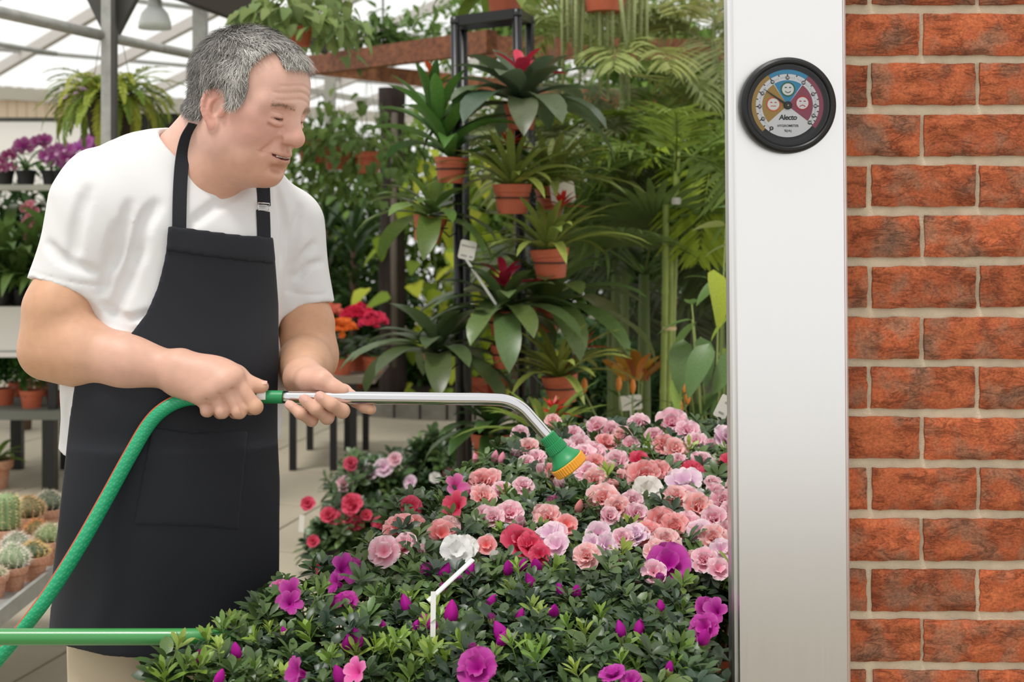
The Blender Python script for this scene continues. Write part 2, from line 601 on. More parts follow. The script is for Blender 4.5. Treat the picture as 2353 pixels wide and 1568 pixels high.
# ------------------------------------------------------------------ brushed aluminium post with the dial on it
def build_post():
    Y0 = 1.900; u = Y0/FPX
    am = bpy.data.materials.new('brushed_aluminium'); am.use_nodes = True
    N = am.node_tree.nodes; L = am.node_tree.links; b = N['Principled BSDF']
    b.inputs['Metallic'].default_value = 0.95; b.inputs['Roughness'].default_value = 0.36
    b.inputs['Base Color'].default_value = (*lin('#efefef'), 1)
    b.inputs['Anisotropic'].default_value = 0.5
    tc = N.new('ShaderNodeTexCoord'); mp = N.new('ShaderNodeMapping'); mp.inputs['Scale'].default_value = (900, 900, 6)
    nz = N.new('ShaderNodeTexNoise'); nz.inputs['Scale'].default_value = 1.0; nz.inputs['Detail'].default_value = 3
    L.new(tc.outputs['Object'], mp.inputs[0]); L.new(mp.outputs[0], nz.inputs['Vector'])
    bp = N.new('ShaderNodeBump'); bp.inputs['Strength'].default_value = 0.10; bp.inputs['Distance'].default_value = 0.0008
    L.new(nz.outputs['Fac'], bp.inputs['Height']); L.new(bp.outputs[0], b.inputs['Normal'])
    rp = N.new('ShaderNodeMapRange'); rp.inputs['To Min'].default_value = 0.27; rp.inputs['To Max'].default_value = 0.38
    L.new(nz.outputs['Fac'], rp.inputs['Value']); L.new(rp.outputs[0], b.inputs['Roughness'])
    cx = ((1690+1939)/2 - CXP + 8)*u
    lean = math.atan2(12.0, 1568.0)
    post = thing('metal_post', 'tall brushed white aluminium post between the flowers and the brick wall', 'post', (cx, Y0, 0))
    post.rotation_euler = (0, -lean, 0)
    # the post passes the wanted pixels at eye height; shift for the lean
    post.location.x = ((1688.5+1942.5)/2 - CXP)*u + math.tan(lean)*(ZC+0.0) - math.tan(lean)*0.0
    hw = 253*u/2
    c = 0.0022
    def column(w, y0, y1, z0, z1, ch):
        prof = [(-w+ch, y0), (w-ch, y0), (w, y0+ch), (w, y1), (-w, y1), (-w, y0+ch)]
        V = [(x, y, z) for z in (z0, z1) for x, y in prof]
        n = len(prof)
        F = [(i, (i+1) % n, n+(i+1) % n, n+i) for i in range(n)] + [tuple(range(n-1, -1, -1)), tuple(range(n, 2*n))]
        return MB().add(V, F)
    column(hw, 0, 0.047, 0.0, 2.45, c).build('front_panel', am, post)
    column(hw + 0.0065, 0.012, 0.046, 0.0, 2.45, 0.003).build('side_flange', am, post)
    return post
post = build_post()

def arc_pts(r, a0, a1, n):
    """angles clockwise from straight up"""
    return [(r*math.sin(a0+(a1-a0)*i/n), r*math.cos(a0+(a1-a0)*i/n)) for i in range(n+1)]

def sector(r0, r1, a0, a1, z, n=48):
    o = arc_pts(r1, a0, a1, n); i_ = arc_pts(r0, a0, a1, n)
    V = [(x, y, z) for x, y in o] + [(x, y, z) for x, y in i_]
    F = [(k+1, k, n+1+k, n+2+k) for k in range(n)]
    F = [tuple(reversed(f)) for f in F]
    return V, F

def text_mesh(txt, size, bold=0.0, spacing=1.0, shear=0.0):
    cu = bpy.data.curves.new('print', 'FONT')
    cu.body = txt; cu.size = size; cu.align_x = 'CENTER'; cu.align_y = 'CENTER'; cu.offset = bold; cu.space_character = spacing; cu.shear = shear
    cu.resolution_u = 4
    o = bpy.data.objects.new('print', cu); COL.objects.link(o)
    dg = bpy.context.evaluated_depsgraph_get()
    me = bpy.data.meshes.new_from_object(o.evaluated_get(dg))
    bpy.data.objects.remove(o); bpy.data.curves.remove(cu)
    return me

def build_hygrometer():
    Y0 = 1.8985; s = Y0/FPX
    c = PX(1806, 244, Y0)
    root = thing('hygrometer', 'round black-rimmed wall hygrometer with coloured dial on the white post', 'hygrometer', c)
    R = Matrix.Rotation(math.pi/2, 4, 'X')          # local z -> towards the camera
    D = math.radians
    black = mat('black_plastic', '#17181a', 0.42, spec=0.4)
    grey = mat('dark_grey_plastic', '#3c3d40', 0.5)
    k = s
    def lay(mb, name, material, parent=root, smooth=False):
        return mb.build(name, material, parent, smooth, mat4=R)
    dep = 34*k
    m = MB().lathe([(109*k, 0), (110*k, 4*k), (110*k, 22*k), (108*k, 29*k), (103*k, dep), (98*k, dep+0.5*k), (95*k, dep-2*k), (94*k, 24*k), (80*k, 15*k), (0.1*k, 15*k), (0.1*k, 0)], 96)
    smooth_by_angle(lay(m, 'case', black).data, 0.5)
    m = MB().lathe([(95*k, 26*k), (95*k, 28.5*k), (92*k, 29*k), (88*k, 24*k), (82*k, 17*k), (72*k, 16*k), (72*k, 15.6*k), (95*k, 15.6*k)], 96)
    lay(m, 'inner_rim', grey, smooth=True)
    m = MB().disc((0, 0, 16.6*k), 72.5*k, 72)
    dial = lay(m, 'dial', mat('dial_white', '#eceff2', 0.5))
    gold, blue, red = mat('print_gold', '#b28c3c', 0.5), mat('print_blue', '#2b93c0', 0.5), mat('print_red', '#9a3f58', 0.5)
    for col, a0, a1 in ((gold, -136, -32.4), (blue, -32, 35), (red, 35.4, 129.5)):
        lay(MB().add(*sector(72.6*k, 82*k, D(a0), D(a1), 17.4*k)), 'outer_band', col)
    for col, a0, a1, b0, b1 in ((gold, -131.5, -33.4, 0, 0), (blue, -31.6, 34.2, 0, 0), (red, 36.2, 127.5, 0, 0)):
        lay(MB().add(*sector(9*k, 58*k, D(a0), D(a1), 17.0*k)), 'zone', col, dial).matrix_local = Matrix.Identity(4)
    dk = mat('print_black', '#101012', 0.5)
    marks = MB(); minor = MB()
    ang = {0: -144.8, 10: -118.5, 20: -92, 30: -64.3, 40: -32.5, 50: 0, 60: 35.0, 70: 65.9, 80: 91, 90: 111.5, 100: 127.7}
    def tick(mb, a, r0, r1, w, z):
        d = (math.sin(a), math.cos(a)); n = (d[1], -d[0])
        mb.add([(d[0]*r0-n[0]*w, d[1]*r0-n[1]*w, z), (d[0]*r0+n[0]*w, d[1]*r0+n[1]*w, z), (d[0]*r1+n[0]*w, d[1]*r1+n[1]*w, z), (d[0]*r1-n[0]*w, d[1]*r1-n[1]*w, z)], [(0, 1, 2, 3)])
    vals = sorted(ang)
    for i, v in enumerate(vals):
        a = D(ang[v])
        for mb_ in (None,):
            t = MB(); tick(t, a, 65*k, 72.2*k, 1.2*k, 17.2*k)
            o = lay(t, 'tick', dk, dial); o.matrix_local = Matrix.Identity(4)
        bp = (math.sin(a)*63.7*k, math.cos(a)*63.7*k)
        o = lay(MB().disc((bp[0], bp[1], 17.3*k), 4.7*k, 24), 'number_badge', dk, dial); o.matrix_local = Matrix.Identity(4)
        tm = text_mesh(str(v), (6.8 if v < 100 else 5.2)*k, 0.12*k, 0.9)
        o = link('number', tm, mat('print_white', '#f2f2f2', 0.5), dial); o.matrix_local = Matrix.Translation((bp[0], bp[1], 17.8*k))
        if i < len(vals)-1:
            a2 = D(ang[vals[i+1]])
            t = MB(); tick(t, (a+a2)/2, 68.5*k, 72.6*k, 1.2*k, 17.2*k)
            o = lay(t, 'tick', dk, dial); o.matrix_local = Matrix.Identity(4)
            for j in range(1, 10):
                if j == 5: continue
                tick(minor, a+(a2-a)*j/10, 62.5*k, 65.5*k if j % 2 else 66.5*k, 0.28*k, 17.1*k)
    o = lay(minor, 'fine_scale', mat('print_grey', '#6f747a', 0.5), dial); o.matrix_local = Matrix.Identity(4); o['kind'] = 'stuff'
    def face(x, y, col, mouth):
        ring = MB().add(*sector(13.6*k, 16.8*k, 0, 2*math.pi, 17.9*k)); ring.v = [(a+x*k, b+y*k, z) for a, b, z in ring.v]
        g = lay(ring, 'face_ring', col, dial); g.matrix_local = Matrix.Identity(4)
        d = MB().disc((x*k, y*k, 17.6*k), 13.8*k, 36)
        o = lay(d, 'face_disc', mat('print_white', '#f2f2f2', 0.5), dial); o.matrix_local = Matrix.Identity(4)
        for ex in (-4.9, 4.9):
            e = MB().add([((x+ex+2.8*math.cos(t))*k, (y+4.2+1.4*math.sin(t))*k, 18.2*k) for t in np.linspace(0, 2*math.pi, 16, endpoint=False)], [tuple(range(16))])
            o = lay(e, 'face_eye', col, dial); o.matrix_local = Matrix.Identity(4)
        mb_ = MB()
        if mouth == 0:
            mb_.box(((x-6.3)*k, (y-5.0)*k, 17.9*k), ((x+6.3)*k, (y-3.2)*k, 18.2*k))
        else:
            a0, a1 = (D(118), D(242)) if mouth > 0 else (D(-62), D(62))
            V, F = sector(6.1*k, 7.9*k, a0, a1, 18.2*k, 20)
            cy = (y-0.6)*k if mouth > 0 else (y-12.0)*k
            mb_.add([(a+x*k, b+cy, z) for a, b, z in V], F)
        o = lay(mb_, 'face_mouth', col, dial); o.matrix_local = Matrix.Identity(4)
    face(0.8, 37.1, mat('print_green', '#15693a', 0.5), 1)
    face(-32.3, 2.9, mat('print_orange', '#d9681c', 0.5), 0)
    face(34, 5.7, mat('print_scarlet', '#c01d1e', 0.5), -1)
    for txt, sz, y, bold, sp, sh in (('Alecto', 16.5, -27.5, 0.45, 0.92, 0.12), ('HYGROMETER', 7.4, -46.5, 0.16, 1.02, 0), ('%(rh)', 7.6, -57.8, 0.12, 1.0, 0)):
        o = link('lettering', text_mesh(txt, sz*k, bold*k, sp, sh), dk, dial)
        o.matrix_local = Matrix.Translation((1.0*k, y*k, 17.5*k))
    # needle and hub
    a = D(-55.6)
    nd = MB(); d = Vector((math.sin(a), math.cos(a), 0)); n = Vector((d.y, -d.x, 0))
    z0, z1 = 20.5*k, 21.6*k
    P4 = [d*7*k-n*2.4*k, d*7*k+n*2.4*k, d*67*k+n*0.5*k, d*67*k-n*0.5*k]
    nd.add([(p.x, p.y, z0) for p in P4] + [(p.x, p.y, z1) for p in P4], [(3, 2, 1, 0), (4, 5, 6, 7), (0, 1, 5, 4), (1, 2, 6, 5), (2, 3, 7, 6), (3, 0, 4, 7)])
    lay(nd, 'needle', mat('needle_black', '#0c0c0e', 0.5))
    hub = lay(MB().lathe([(0.1*k, 24*k), (7.8*k, 24*k), (9.2*k, 22.8*k), (9.2*k, 17*k)], 32), 'hub', black)
    o = lay(MB().lathe([(0.1*k, 25*k), (1.8*k, 25*k), (2.2*k, 24*k)], 16), 'hub_pin', mat('brass', '#a8905c', 0.3, metal=1.0), hub); o.matrix_local = Matrix.Identity(4)
    # clear cover
    gm = bpy.data.materials.new('clear_cover'); gm.use_nodes = True
    N = gm.node_tree.nodes; L = gm.node_tree.links
    tr = N.new('ShaderNodeBsdfTransparent'); gl = N.new('ShaderNodeBsdfGlossy'); gl.inputs['Roughness'].default_value = 0.03
    lw = N.new('ShaderNodeFresnel'); lw.inputs['IOR'].default_value = 1.35
    ms = N.new('ShaderNodeMixShader'); L.new(lw.outputs[0], ms.inputs[0]); L.new(tr.outputs[0], ms.inputs[1]); L.new(gl.outputs[0], ms.inputs[2])
    L.new(ms.outputs[0], N['Material Output'].inputs[0])
    lay(MB().lathe([(95.5*k, 27*k), (94*k, 29.5*k), (90*k, 30.5*k), (0.1*k, 31*k)], 96), 'glass_cover', gm, smooth=True)
    return root
build_hygrometer()

# ------------------------------------------------------------------ greenhouse frame and roof
def build_house():
    galv = mat('galvanised_steel', '#a9a9a3', 0.45, metal=0.35, vary=0.15, vscale=25)
    darkst = mat('dark_steel', '#4a4a45', 0.6, metal=0.2, vary=0.15, vscale=10)
    wood = mat('beam_wood', '#8d5636', 0.7, col2='#5e3520', vscale=3.0, stretch=(14, 1, 14), bump=0.2, bscale=40)
    wood2 = mat('beam_wood_light', '#a06a42', 0.7, col2='#70452a', vscale=3.0, stretch=(14, 1, 14), bump=0.2, bscale=40)
    log = mat('dark_log', '#3a2c26', 0.85, col2='#221a17', vscale=5, stretch=(8, 8, 1), bump=0.6, bscale=25, bdist=0.01)
    white = mat('white_paint', '#e8e6e0', 0.6)
    # translucent corrugated sheets
    rm = bpy.data.materials.new('corrugated_plastic'); rm.use_nodes = True
    N = rm.node_tree.nodes; L = rm.node_tree.links
    df = N.new('ShaderNodeBsdfDiffuse'); df.inputs[0].default_value = (0.9, 0.92, 0.93, 1)
    tl = N.new('ShaderNodeBsdfTranslucent'); tl.inputs[0].default_value = (0.95, 0.97, 0.98, 1)
    tp = N.new('ShaderNodeBsdfTransparent'); tp.inputs[0].default_value = (0.98, 0.99, 1, 1)
    m1 = N.new('ShaderNodeMixShader'); m1.inputs[0].default_value = 0.75; L.new(df.outputs[0], m1.inputs[1]); L.new(tl.outputs[0], m1.inputs[2])
    m2 = N.new('ShaderNodeMixShader'); m2.inputs[0].default_value = 0.55; L.new(m1.outputs[0], m2.inputs[1]); L.new(tp.outputs[0], m2.inputs[2])
    L.new(m2.outputs[0], N['Material Output'].inputs[0])
    e = Vector((0.7071, 0.7071, 0)); v = Vector((0.7071, -0.7071, 0.179)); O = Vector((-4.584, 12.0, 2.48))
    ceil = MB(); ceil.beam(O - e*5, O + e*9, 0.09, 0.12)
    ce = struct(ceil.build('ceiling', mat('eave_beam', '#c9c2b4', 0.7)))
    ns = 44; W = 1.02; k = 0
    for i in range(-5, 9):
        for jv in range(2):
            V = []; F = []
            for q in range(ns+1):
                t = q/ns*W
                h = 0.014*math.sin(q/ns*math.pi*2*9)
                for r in (jv*2.6, (jv+1)*2.6+0.05):
                    p = O + e*(i+t) + v*r + Vector((0, 0, 0.05+h+0.02*jv))
                    V.append(p)
            for q in range(ns):
                F.append((2*q, 2*q+2, 2*q+3, 2*q+1))
            m = MB().add(V, F).build('roof_sheet', rm, ce, True)
    for t in np.arange(-4.6, 9, 0.82):
        p = O + e*float(t)
        MB().beam(p - Vector((0, 0, 0.03)), p + v*5.2 - Vector((0, 0, 0.03)), 0.05, 0.09).build('rafter', mat('rafter_grey', '#d0cac4', 0.6), ce)
    for r in (1.3, 2.8, 4.3):
        MB().beam(O - e*5 + v*r + Vector((0, 0, 0.0)), O + e*9 + v*r, 0.03, 0.03).build('purlin', galv, ce)
    # post with gussets
    x = PX(252, 480, 5.1).x
    pt = thing('support_post', 'galvanised square support post with dark gusset plates behind the shoulder', 'post', (x, 5.1, 0))
    MB().box((-0.028, -0.02, 0), (0.010, 0.02, 2.75)).build('shaft', galv, pt)
    MB().box((0.010, -0.02, 0), (0.026, 0.02, 2.75)).build('side_channel', darkst, pt)
    for a, b in ((195, 238), (314, 268)):
        pa, pb, pc = PX(a, -10, 5.12)-pt.location, PX(b, 78, 5.12)-pt.location, PX(240 if a < 240 else 268, -10, 5.12)-pt.location
        V = [pa, pb, pc]; V = V + [p + Vector((0, 0.05, 0)) for p in V]
        MB().add(V, [(0, 1, 2), (5, 4, 3), (0, 3, 4, 1), (1, 4, 5, 2), (2, 5, 3, 0)]).build('gusset_plate', darkst, pt)
    o = MB().tube([PX(-90, 8, 4.3), PX(120, 55, 4.8), PX(236, 82, 5.1)], 0.021, 12).build('pipe_rail', galv, smooth=True)
    tag(o, 'thick galvanised pipe running from the left edge to the support post', 'pipe')
    o = MB().tube([PX(268, 90, 5.13), PX(380, 113, 5.7), PX(520, 142, 6.6)], 0.020, 12).build('pipe_rail', galv, smooth=True)
    tag(o, 'galvanised pipe running from the support post behind the grey head', 'pipe')
    o = MB().tube([PX(-60, 92, 9.0), PX(130, 124, 9.6)], 0.018, 8).build('pipe_rail', galv, smooth=True)
    tag(o, 'thin distant pipe under the roof at the left edge', 'pipe')
    MBp = MB(); MBp.box((PX(442, 0, 6.4).x, 6.4, 0), (PX(472, 0, 6.4).x, 6.46, 2.7))
    tag(MBp.build('support_post', galv), 'pale support post rising behind the back of the head', 'post')
    tag(MB().beam(PX(300, -75, 6.2), PX(760, 95, 6.5), 0.10, 0.13).build('roof_beam', mat('dark_beam', '#3a342d', 0.8)), 'dark sloping roof beam above the grey head', 'beam')
    # timber beams and log post
    tag(MB().beam(PX(660, 158, 7.6), PX(1130, 96, 5.9), 0.06, 0.105).build('timber_beam', wood), 'upper brown timber beam running behind the black plant stand', 'beam')
    tag(MB().beam(PX(1080, 108, 6.75), PX(1780, 118, 6.6), 0.06, 0.11).build('timber_beam', wood), 'brown timber beam behind the palm leaves at top right', 'beam')
    tag(MB().beam(PX(660, 148, 7.6), PX(1740, 262, 6.0), 0.06, 0.085).build('timber_beam', wood2), 'lower light brown timber beam sloping down to the right', 'beam')
    lp = thing('log_post', 'dark bark-covered log post behind the bromeliads', 'post', (PX(902, 480, 9.3).x, 9.3, 0))
    V = []
    pts = [(0.004*math.sin(z*5), 0.003*math.cos(z*4), z) for z in np.linspace(0, 2.28, 24)]
    MB().tube(pts, [0.094+0.006*math.sin(z[2]*9) for z in pts], 14).build('trunk', log, lp, True)
    MB().tube([(0.02, -0.075, 0.3), (0.016, -0.09, 1.0), (0.02, -0.08, 2.1)], 0.024, 8).build('bark_ridge', mat('bark_light', '#6d6259', 0.85), lp, True)
    # far things seen through the gaps
    fx = MB(); fx.box((PX(265, 0, 7.4).x, 7.4, 1.72), (PX(455, 0, 7.4).x, 7.44, 1.97))
    scr = thing('dark_screen', 'dark rectangular shade screen with pale top rail behind the shoulder', 'screen', (PX(360, 0, 7.4).x, 7.4, 1.60))
    MB().box((-0.245, 0, 0.0), (0.235, 0.03, 0.36)).build('panel', mat('shade_net', '#23241f', 0.9), scr)
    MB().box((-0.255, -0.01, 0.36), (0.245, 0.04, 0.39)).build('top_rail', mat('rail_grey', '#b9b6a8', 0.6), scr)
    for s in (-0.25, 0.21): MB().box((s, 0.0, -1.6), (s+0.03, 0.03, 0.36)).build('upright', galv, scr)
    sh = thing('garden_shed', 'far pale orange timber building under the eave at left', 'building', (PX(70, 0, 15).x, 15.2, 0))
    for i in range(16):
        MB().box((-0.9+i*0.112, 0, 2.44), (-0.795+i*0.112, 0.06, 2.68)).build('board', mat('shed_board', '#dcc7ab', 0.8), sh)
    MB().box((-1.0, -0.1, 2.68), (1.0, 0.3, 2.76)).build('roof_edge', white, sh)
    MB().box((-0.95, 0, 0), (0.92, 0.06, 2.44)).build('haze_panel', mat('haze_white', '#efece4', 0.7), sh)  # white panel standing in for bright haze and a pale polytunnel under the boards
    tag(MB().beam(PX(-20, 275, 9.5), PX(160, 275, 9.5), 0.03, 0.03).build('shelf_rail', darkst), 'thin dark rail crossing below the pale building', 'rail')
    # far glazing bars between the timber beam and the ivy
    for a, b, y in ((752, 752, 0),):
        MB2 = MB(); MB2.box((PX(745, 0, 11).x, 11, 0), (PX(768, 0, 11).x, 11.06, 2.6))
        tag(MB2.build('window_post', mat('bar_grey', '#b8b5ac', 0.6)), 'pale far post between the timber beam and the ivy', 'post')
    tag(MB().beam(PX(690, 205, 11.03), PX(900, 242, 11.03), 0.05, 0.05).build('glazing_bar', mat('bar_grey', '#b8b5ac', 0.6)), 'pale far bar crossing the bright gap beside the log post', 'bar')
    # pendant lamp
    lc = PX(356, 66, 6.3)
    lm = thing('pendant_lamp', 'white bell-shaped pendant lamp hanging under the roof', 'lamp', lc)
    MB().lathe([(0.078, 0.0), (0.076, 0.03), (0.062, 0.075), (0.036, 0.105), (0.034, 0.107), (0.058, 0.073), (0.072, 0.03), (0.074, 0.0)], 28, close=True).build('shade', mat('lamp_plastic', '#eef0ee', 0.35, trans=0.5), lm, True)
    MB().lathe([(0.036, 0.104), (0.036, 0.13), (0.026, 0.15), (0.026, 0.19), (0.001, 0.19)], 20).build('socket', galv, lm, True)
    MB().tube([(0, 0, 0.19), (0, 0, 0.62)], 0.004, 6).build('cord', mat('cord_grey', '#77756e', 0.6), lm)
build_house()
# ------------------------------------------------------------------ the gardener
def build_person():
    root = thing('person', 'grey-haired person in white t-shirt and black apron holding a watering wand', 'person', (-0.56, 2.19, 0))
    inv = Matrix.Translation((0.56, -2.19, 0))
    skin = mat('skin', '#d6a58c', 0.47, spec=0.4, attr='Col', bump=0.12, bscale=900, bdist=0.0006, subsurf=0.12, vary=0.07, vscale=90)
    cloth_w = mat('white_cotton', '#e2e2e2', 0.9, spec=0.15, bump=0.10, bscale=1500, bdist=0.0005, sheen=0.1)
    cloth_b = mat('black_twill', '#22242a', 0.74, spec=0.25, bump=0.15, bscale=1800, bdist=0.0005, sheen=0.06, vary=0.1, vscale=5)
    seam_b = mat('black_seam', '#15161a', 0.8, spec=0.2)
    beige = mat('beige_trousers', '#c3b59e', 0.9, spec=0.15, bump=0.15, bscale=1200, bdist=0.0005)

    yaw = math.radians(40)
    Fw = np.array([math.sin(yaw), -math.cos(yaw), 0]); Rt = np.array([-math.cos(yaw), -math.sin(yaw), 0])
    Rb = np.stack([Rt, Fw, np.array([0, 0, 1.0])], 1)
    ax0 = np.array([-0.56, 2.19, 0])
    def B(s, f, z): return ax0 + s*Rt + f*Fw + np.array([0, 0, z])
    V3 = lambda p: np.array(p, float)
    P = lambda *a: np.array(PX(*a))

    shR, elR, wrR = P(222, 486, 2.09), P(118, 800, 2.04), P(402, 852, 2.0)
    shL, elL, wrL = P(664, 525, 2.33), P(704, 812, 2.30), P(697, 868, 2.075)

    # ---------------- head (local frame: x right, y forward, z up; origin at eye level)
    hyaw, hp = math.radians(64), math.radians(17)
    hf = Vector((math.sin(hyaw), -math.cos(hyaw), 0)); hr = Vector((-math.cos(hyaw), -math.sin(hyaw), 0)); hu = Vector((0, 0, 1))
    R0 = Matrix((hr, hf, hu)).transposed().to_4x4()
    HM = Matrix.Translation(PX(564, 229, 2.14)) @ R0 @ Matrix.Rotation(-hp, 4, 'X') @ Matrix.Rotation(math.radians(-2), 4, 'Y')
    HI = HM.inverted()
    H = Field((-0.105, -0.135, -0.215), (0.105, 0.15, 0.135), 0.0017, HM)
    H.ell((0, -0.001, 0.033), (0.076, 0.097, 0.079), 0.01)
    H.ell((0, 0.048, 0.028), (0.061, 0.050, 0.058), 0.03)
    H.ell((0, 0.040, -0.028), (0.060, 0.056, 0.066), 0.03)
    H.ell((0, 0.035, -0.075), (0.055, 0.055, 0.042), 0.025)
    for s in (1, -1):
        H.ell((s*0.049, 0.004, -0.060), (0.020, 0.030, 0.032), 0.03)      # jaw corner
        H.ell((s*0.040, 0.060, -0.036), (0.023, 0.026, 0.026), 0.025)     # cheek
        H.ell((s*0.052, 0.048, -0.010), (0.014, 0.026, 0.012), 0.02)      # cheekbone
        H.cone((s*0.012, 0.0945, 0.0125), (s*0.050, 0.075, 0.0120), 0.0085, 0.009, 0.02)
        H.ell((s*0.028, 0.058, -0.085), (0.022, 0.026, 0.022), 0.02)      # jowl
    H.ell((0, 0.082, -0.099), (0.024, 0.019, 0.018), 0.022)               # chin
    H.ell((0, 0.045, -0.110), (0.040, 0.046, 0.020), 0.025)               # under chin
    H.ell((0, 0.082, -0.066), (0.030, 0.020, 0.026), 0.02)                # muzzle
    # neck towards the shoulders
    nb = HI @ Vector(B(0, 0.012, 1.480)); nb2 = HI @ Vector(B(0, -0.01, 1.40))
    H.cone((0, -0.026, -0.035), tuple(nb), 0.0585, 0.0635, 0.03)
    H.cone((0, 0.018, -0.085), tuple(HI @ Vector(B(0.0, 0.045, 1.45))), 0.044, 0.058, 0.03)
    H.cone(tuple(nb), tuple(nb2), 0.0635, 0.085, 0.02)
    for s in (1, -1):
        H.ell((s*0.030, 0.1045, -0.0040), (0.019, 0.014, 0.0125), 0.014, 'sub')     # sockets
        H.ell((s*0.029, 0.0820, -0.0060), (0.0165, 0.0165, 0.0145), 0.007)         # lids over the eyeball
        H.cone((s*0.014, 0.0995, 0.0015), (s*0.043, 0.090, 0.0025), 0.0014, 0.0014, 0.005, 'sub')  # lid crease
        H.chain([(s*(0.029+dx), 0.0820+0.0170*math.sqrt(max(0.05, 1-(dx/0.0172)**2-0.14)), -0.0115+0.06*abs(dx)) for dx in (-0.0125, -0.0085, -0.004, 0, 0.004, 0.0085, 0.0135)], [0.0016, 0.0026, 0.0031, 0.0033, 0.0031, 0.0026, 0.0016], 0.0006, 'sub')  # lid slit
        H.cone((s*0.017, 0.1005, -0.0220), (s*0.043, 0.090, -0.0210), 0.0018, 0.0018, 0.006, 'sub')  # bag under the eye
        H.chain([(s*(0.029+dx), 0.0805+0.0165*math.sqrt(max(0.05, 1-(dx/0.019)**2-0.14)), -0.0180+0.10*abs(dx)) for dx in (-0.0125, -0.006, 0, 0.006, 0.0125)], [0.0026, 0.0036, 0.0038, 0.0036, 0.0026], 0.004)
        H.ell((s*0.0155, 0.1020, -0.0375), (0.0085, 0.0125, 0.0090), 0.006)        # nostril wing
        H.cone((s*0.0200, 0.1020, -0.040), (s*0.036, 0.0855, -0.066), 0.0028, 0.0012, 0.010, 'sub')  # fold nose-mouth
        H.cone((s*0.0250, 0.1030, -0.0340), (s*0.0262, 0.099, -0.0460), 0.0024, 0.0022, 0.004, 'sub')
    H.cone((0, 0.0925, 0.006), (0, 0.1155, -0.033), 0.0110, 0.0120, 0.014)       # nose
    H.ell((0, 0.1165, -0.0360), (0.0112, 0.0120, 0.0118), 0.012)
    for s in (1, -1):
        H.ell((s*0.0075, 0.1145, -0.0475), (0.0042, 0.0065, 0.0040), 0.003, 'sub')
    for s in (1, -1):                                                              # lips
        H.chain([(0, 0.1020, -0.0635), (s*0.012, 0.0995, -0.0640), (s*0.0285, 0.0850, -0.0670)], [0.0050, 0.0048, 0.0026], 0.008)
        H.chain([(0, 0.0995, -0.0770), (s*0.012, 0.0970, -0.0765), (s*0.0265, 0.0850, -0.0710)], [0.0064, 0.0060, 0.0030], 0.008)
    H.ell((0, 0.100, -0.0905), (0.020, 0.010, 0.006), 0.012, 'sub')               # hollow under the lip
    H.cone((0, 0.112, -0.052), (0, 0.107, -0.058), 0.0025, 0.0025, 0.006, 'sub')
    def face_y(x, z):
        q = np.array([[x, 0.14, z]])
        for _ in range(60):
            d = float(H.sample(q)[0])
            if d < 0.0002: break
            q[0, 1] -= max(0.7*d, 0.0002)
        return float(q[0, 1])
    mouth = []
    for i in range(25):
        x = -0.031 + 0.062*i/24
        zq = -0.0708 + 0.0052*(abs(x)/0.031)**2
        mouth.append((x, face_y(x, zq), zq))
    mr = [0.0008 + 0.0017*(1-(abs(m[0])/0.031)**2.5) for m in mouth]
    H.chain([(m[0], m[1] + 0.0004, m[2]) for m in mouth], mr, 0.0012, 'sub')
    H.chain([(m[0], m[1] - 0.0030, m[2]) for m in mouth[3:-3]], [0.8*q for q in mr[3:-3]], 0.0006, 'sub')
    for zz, w in ((0.026, 0.046), (0.037, 0.050), (0.048, 0.042)):                  # forehead lines
        pts = []
        for i in range(17):
            x = -w + 2*w*i/16
            zq = zz + 0.0022*math.cos(x*75) - 2.0*x*x
            pts.append((x, face_y(x, zq) + 0.0006, zq))
        H.chain(pts, [0.0006 + 0.0007*math.sin(math.pi*i/16) for i in range(17)], 0.0030, 'sub')
    for s in (1, -1):                                                              # ears
        ex, ey, ez = 0.0715, 0.007, -0.021
        E = lambda y, z, o=0.0: (s*(ex + o + max(0, -(y))*0.42), ey + y*0.86, ez + z*0.88)
        H.ell(E(-0.006, 0.002), (0.0062, 0.0145, 0.026), 0.006, R=np.array(Euler((math.radians(8), 0, s*math.radians(24))).to_matrix()))
        hel = [E(0.010, 0.002), E(0.013, 0.018), E(0.004, 0.033), E(-0.010, 0.037), E(-0.022, 0.026), E(-0.0265, 0.008), E(-0.023, -0.010), E(-0.013, -0.024), E(-0.003, -0.034)]
        H.chain([tuple(p) for p in spline(hel, 17)], [0.0036]*17, 0.0035)
        H.ell(E(0.000, -0.0315), (0.0060, 0.0095, 0.0115), 0.006)
        H.ell(E(0.0005, 0.001, 0.0075), (0.0065, 0.0085, 0.0150), 0.003, 'sub')
        H.ell(E(-0.011, 0.020, 0.0085), (0.0050, 0.0075, 0.0105), 0.003, 'sub')
        H.chain([E(-0.004, 0.021, 0.001), E(-0.0135, 0.010, 0.001), E(-0.0135, -0.006, 0.001), E(-0.006, -0.018, 0.001)], [0.0026]*4, 0.003)
        H.ell(E(0.0125, -0.004, 0.001), (0.0045, 0.0045, 0.0075), 0.004)
    hv, hfc = H.mesh()
    hl = (np.array(HI)[:3, :3] @ hv.T).T + np.array(HI)[:3, 3]
    # colours of the head
    x, y, z = hl[:, 0], hl[:, 1], hl[:, 2]
    base = np.array(lin('#e2b6a4')); red = np.array(lin('#d99a8a')); neck = np.array(lin('#d6a68e'))
    g = lambda c, r: np.exp(-(((x-c[0])/r[0])**2 + ((y-c[1])/r[1])**2 + ((z-c[2])/r[2])**2))
    w_red = np.clip(0.75*(g((0.05, 0.06, -0.03), (0.03, 0.05, 0.03)) + g((-0.05, 0.06, -0.03), (0.03, 0.05, 0.03)) + g((0, 0.12, -0.035), (0.02, 0.02, 0.02)))
                    + 0.7*((np.abs(x) > 0.0755) & (y < 0.03) & (z < 0.025)), 0, 1)
    col = base + (red-base)*w_red[:, None]
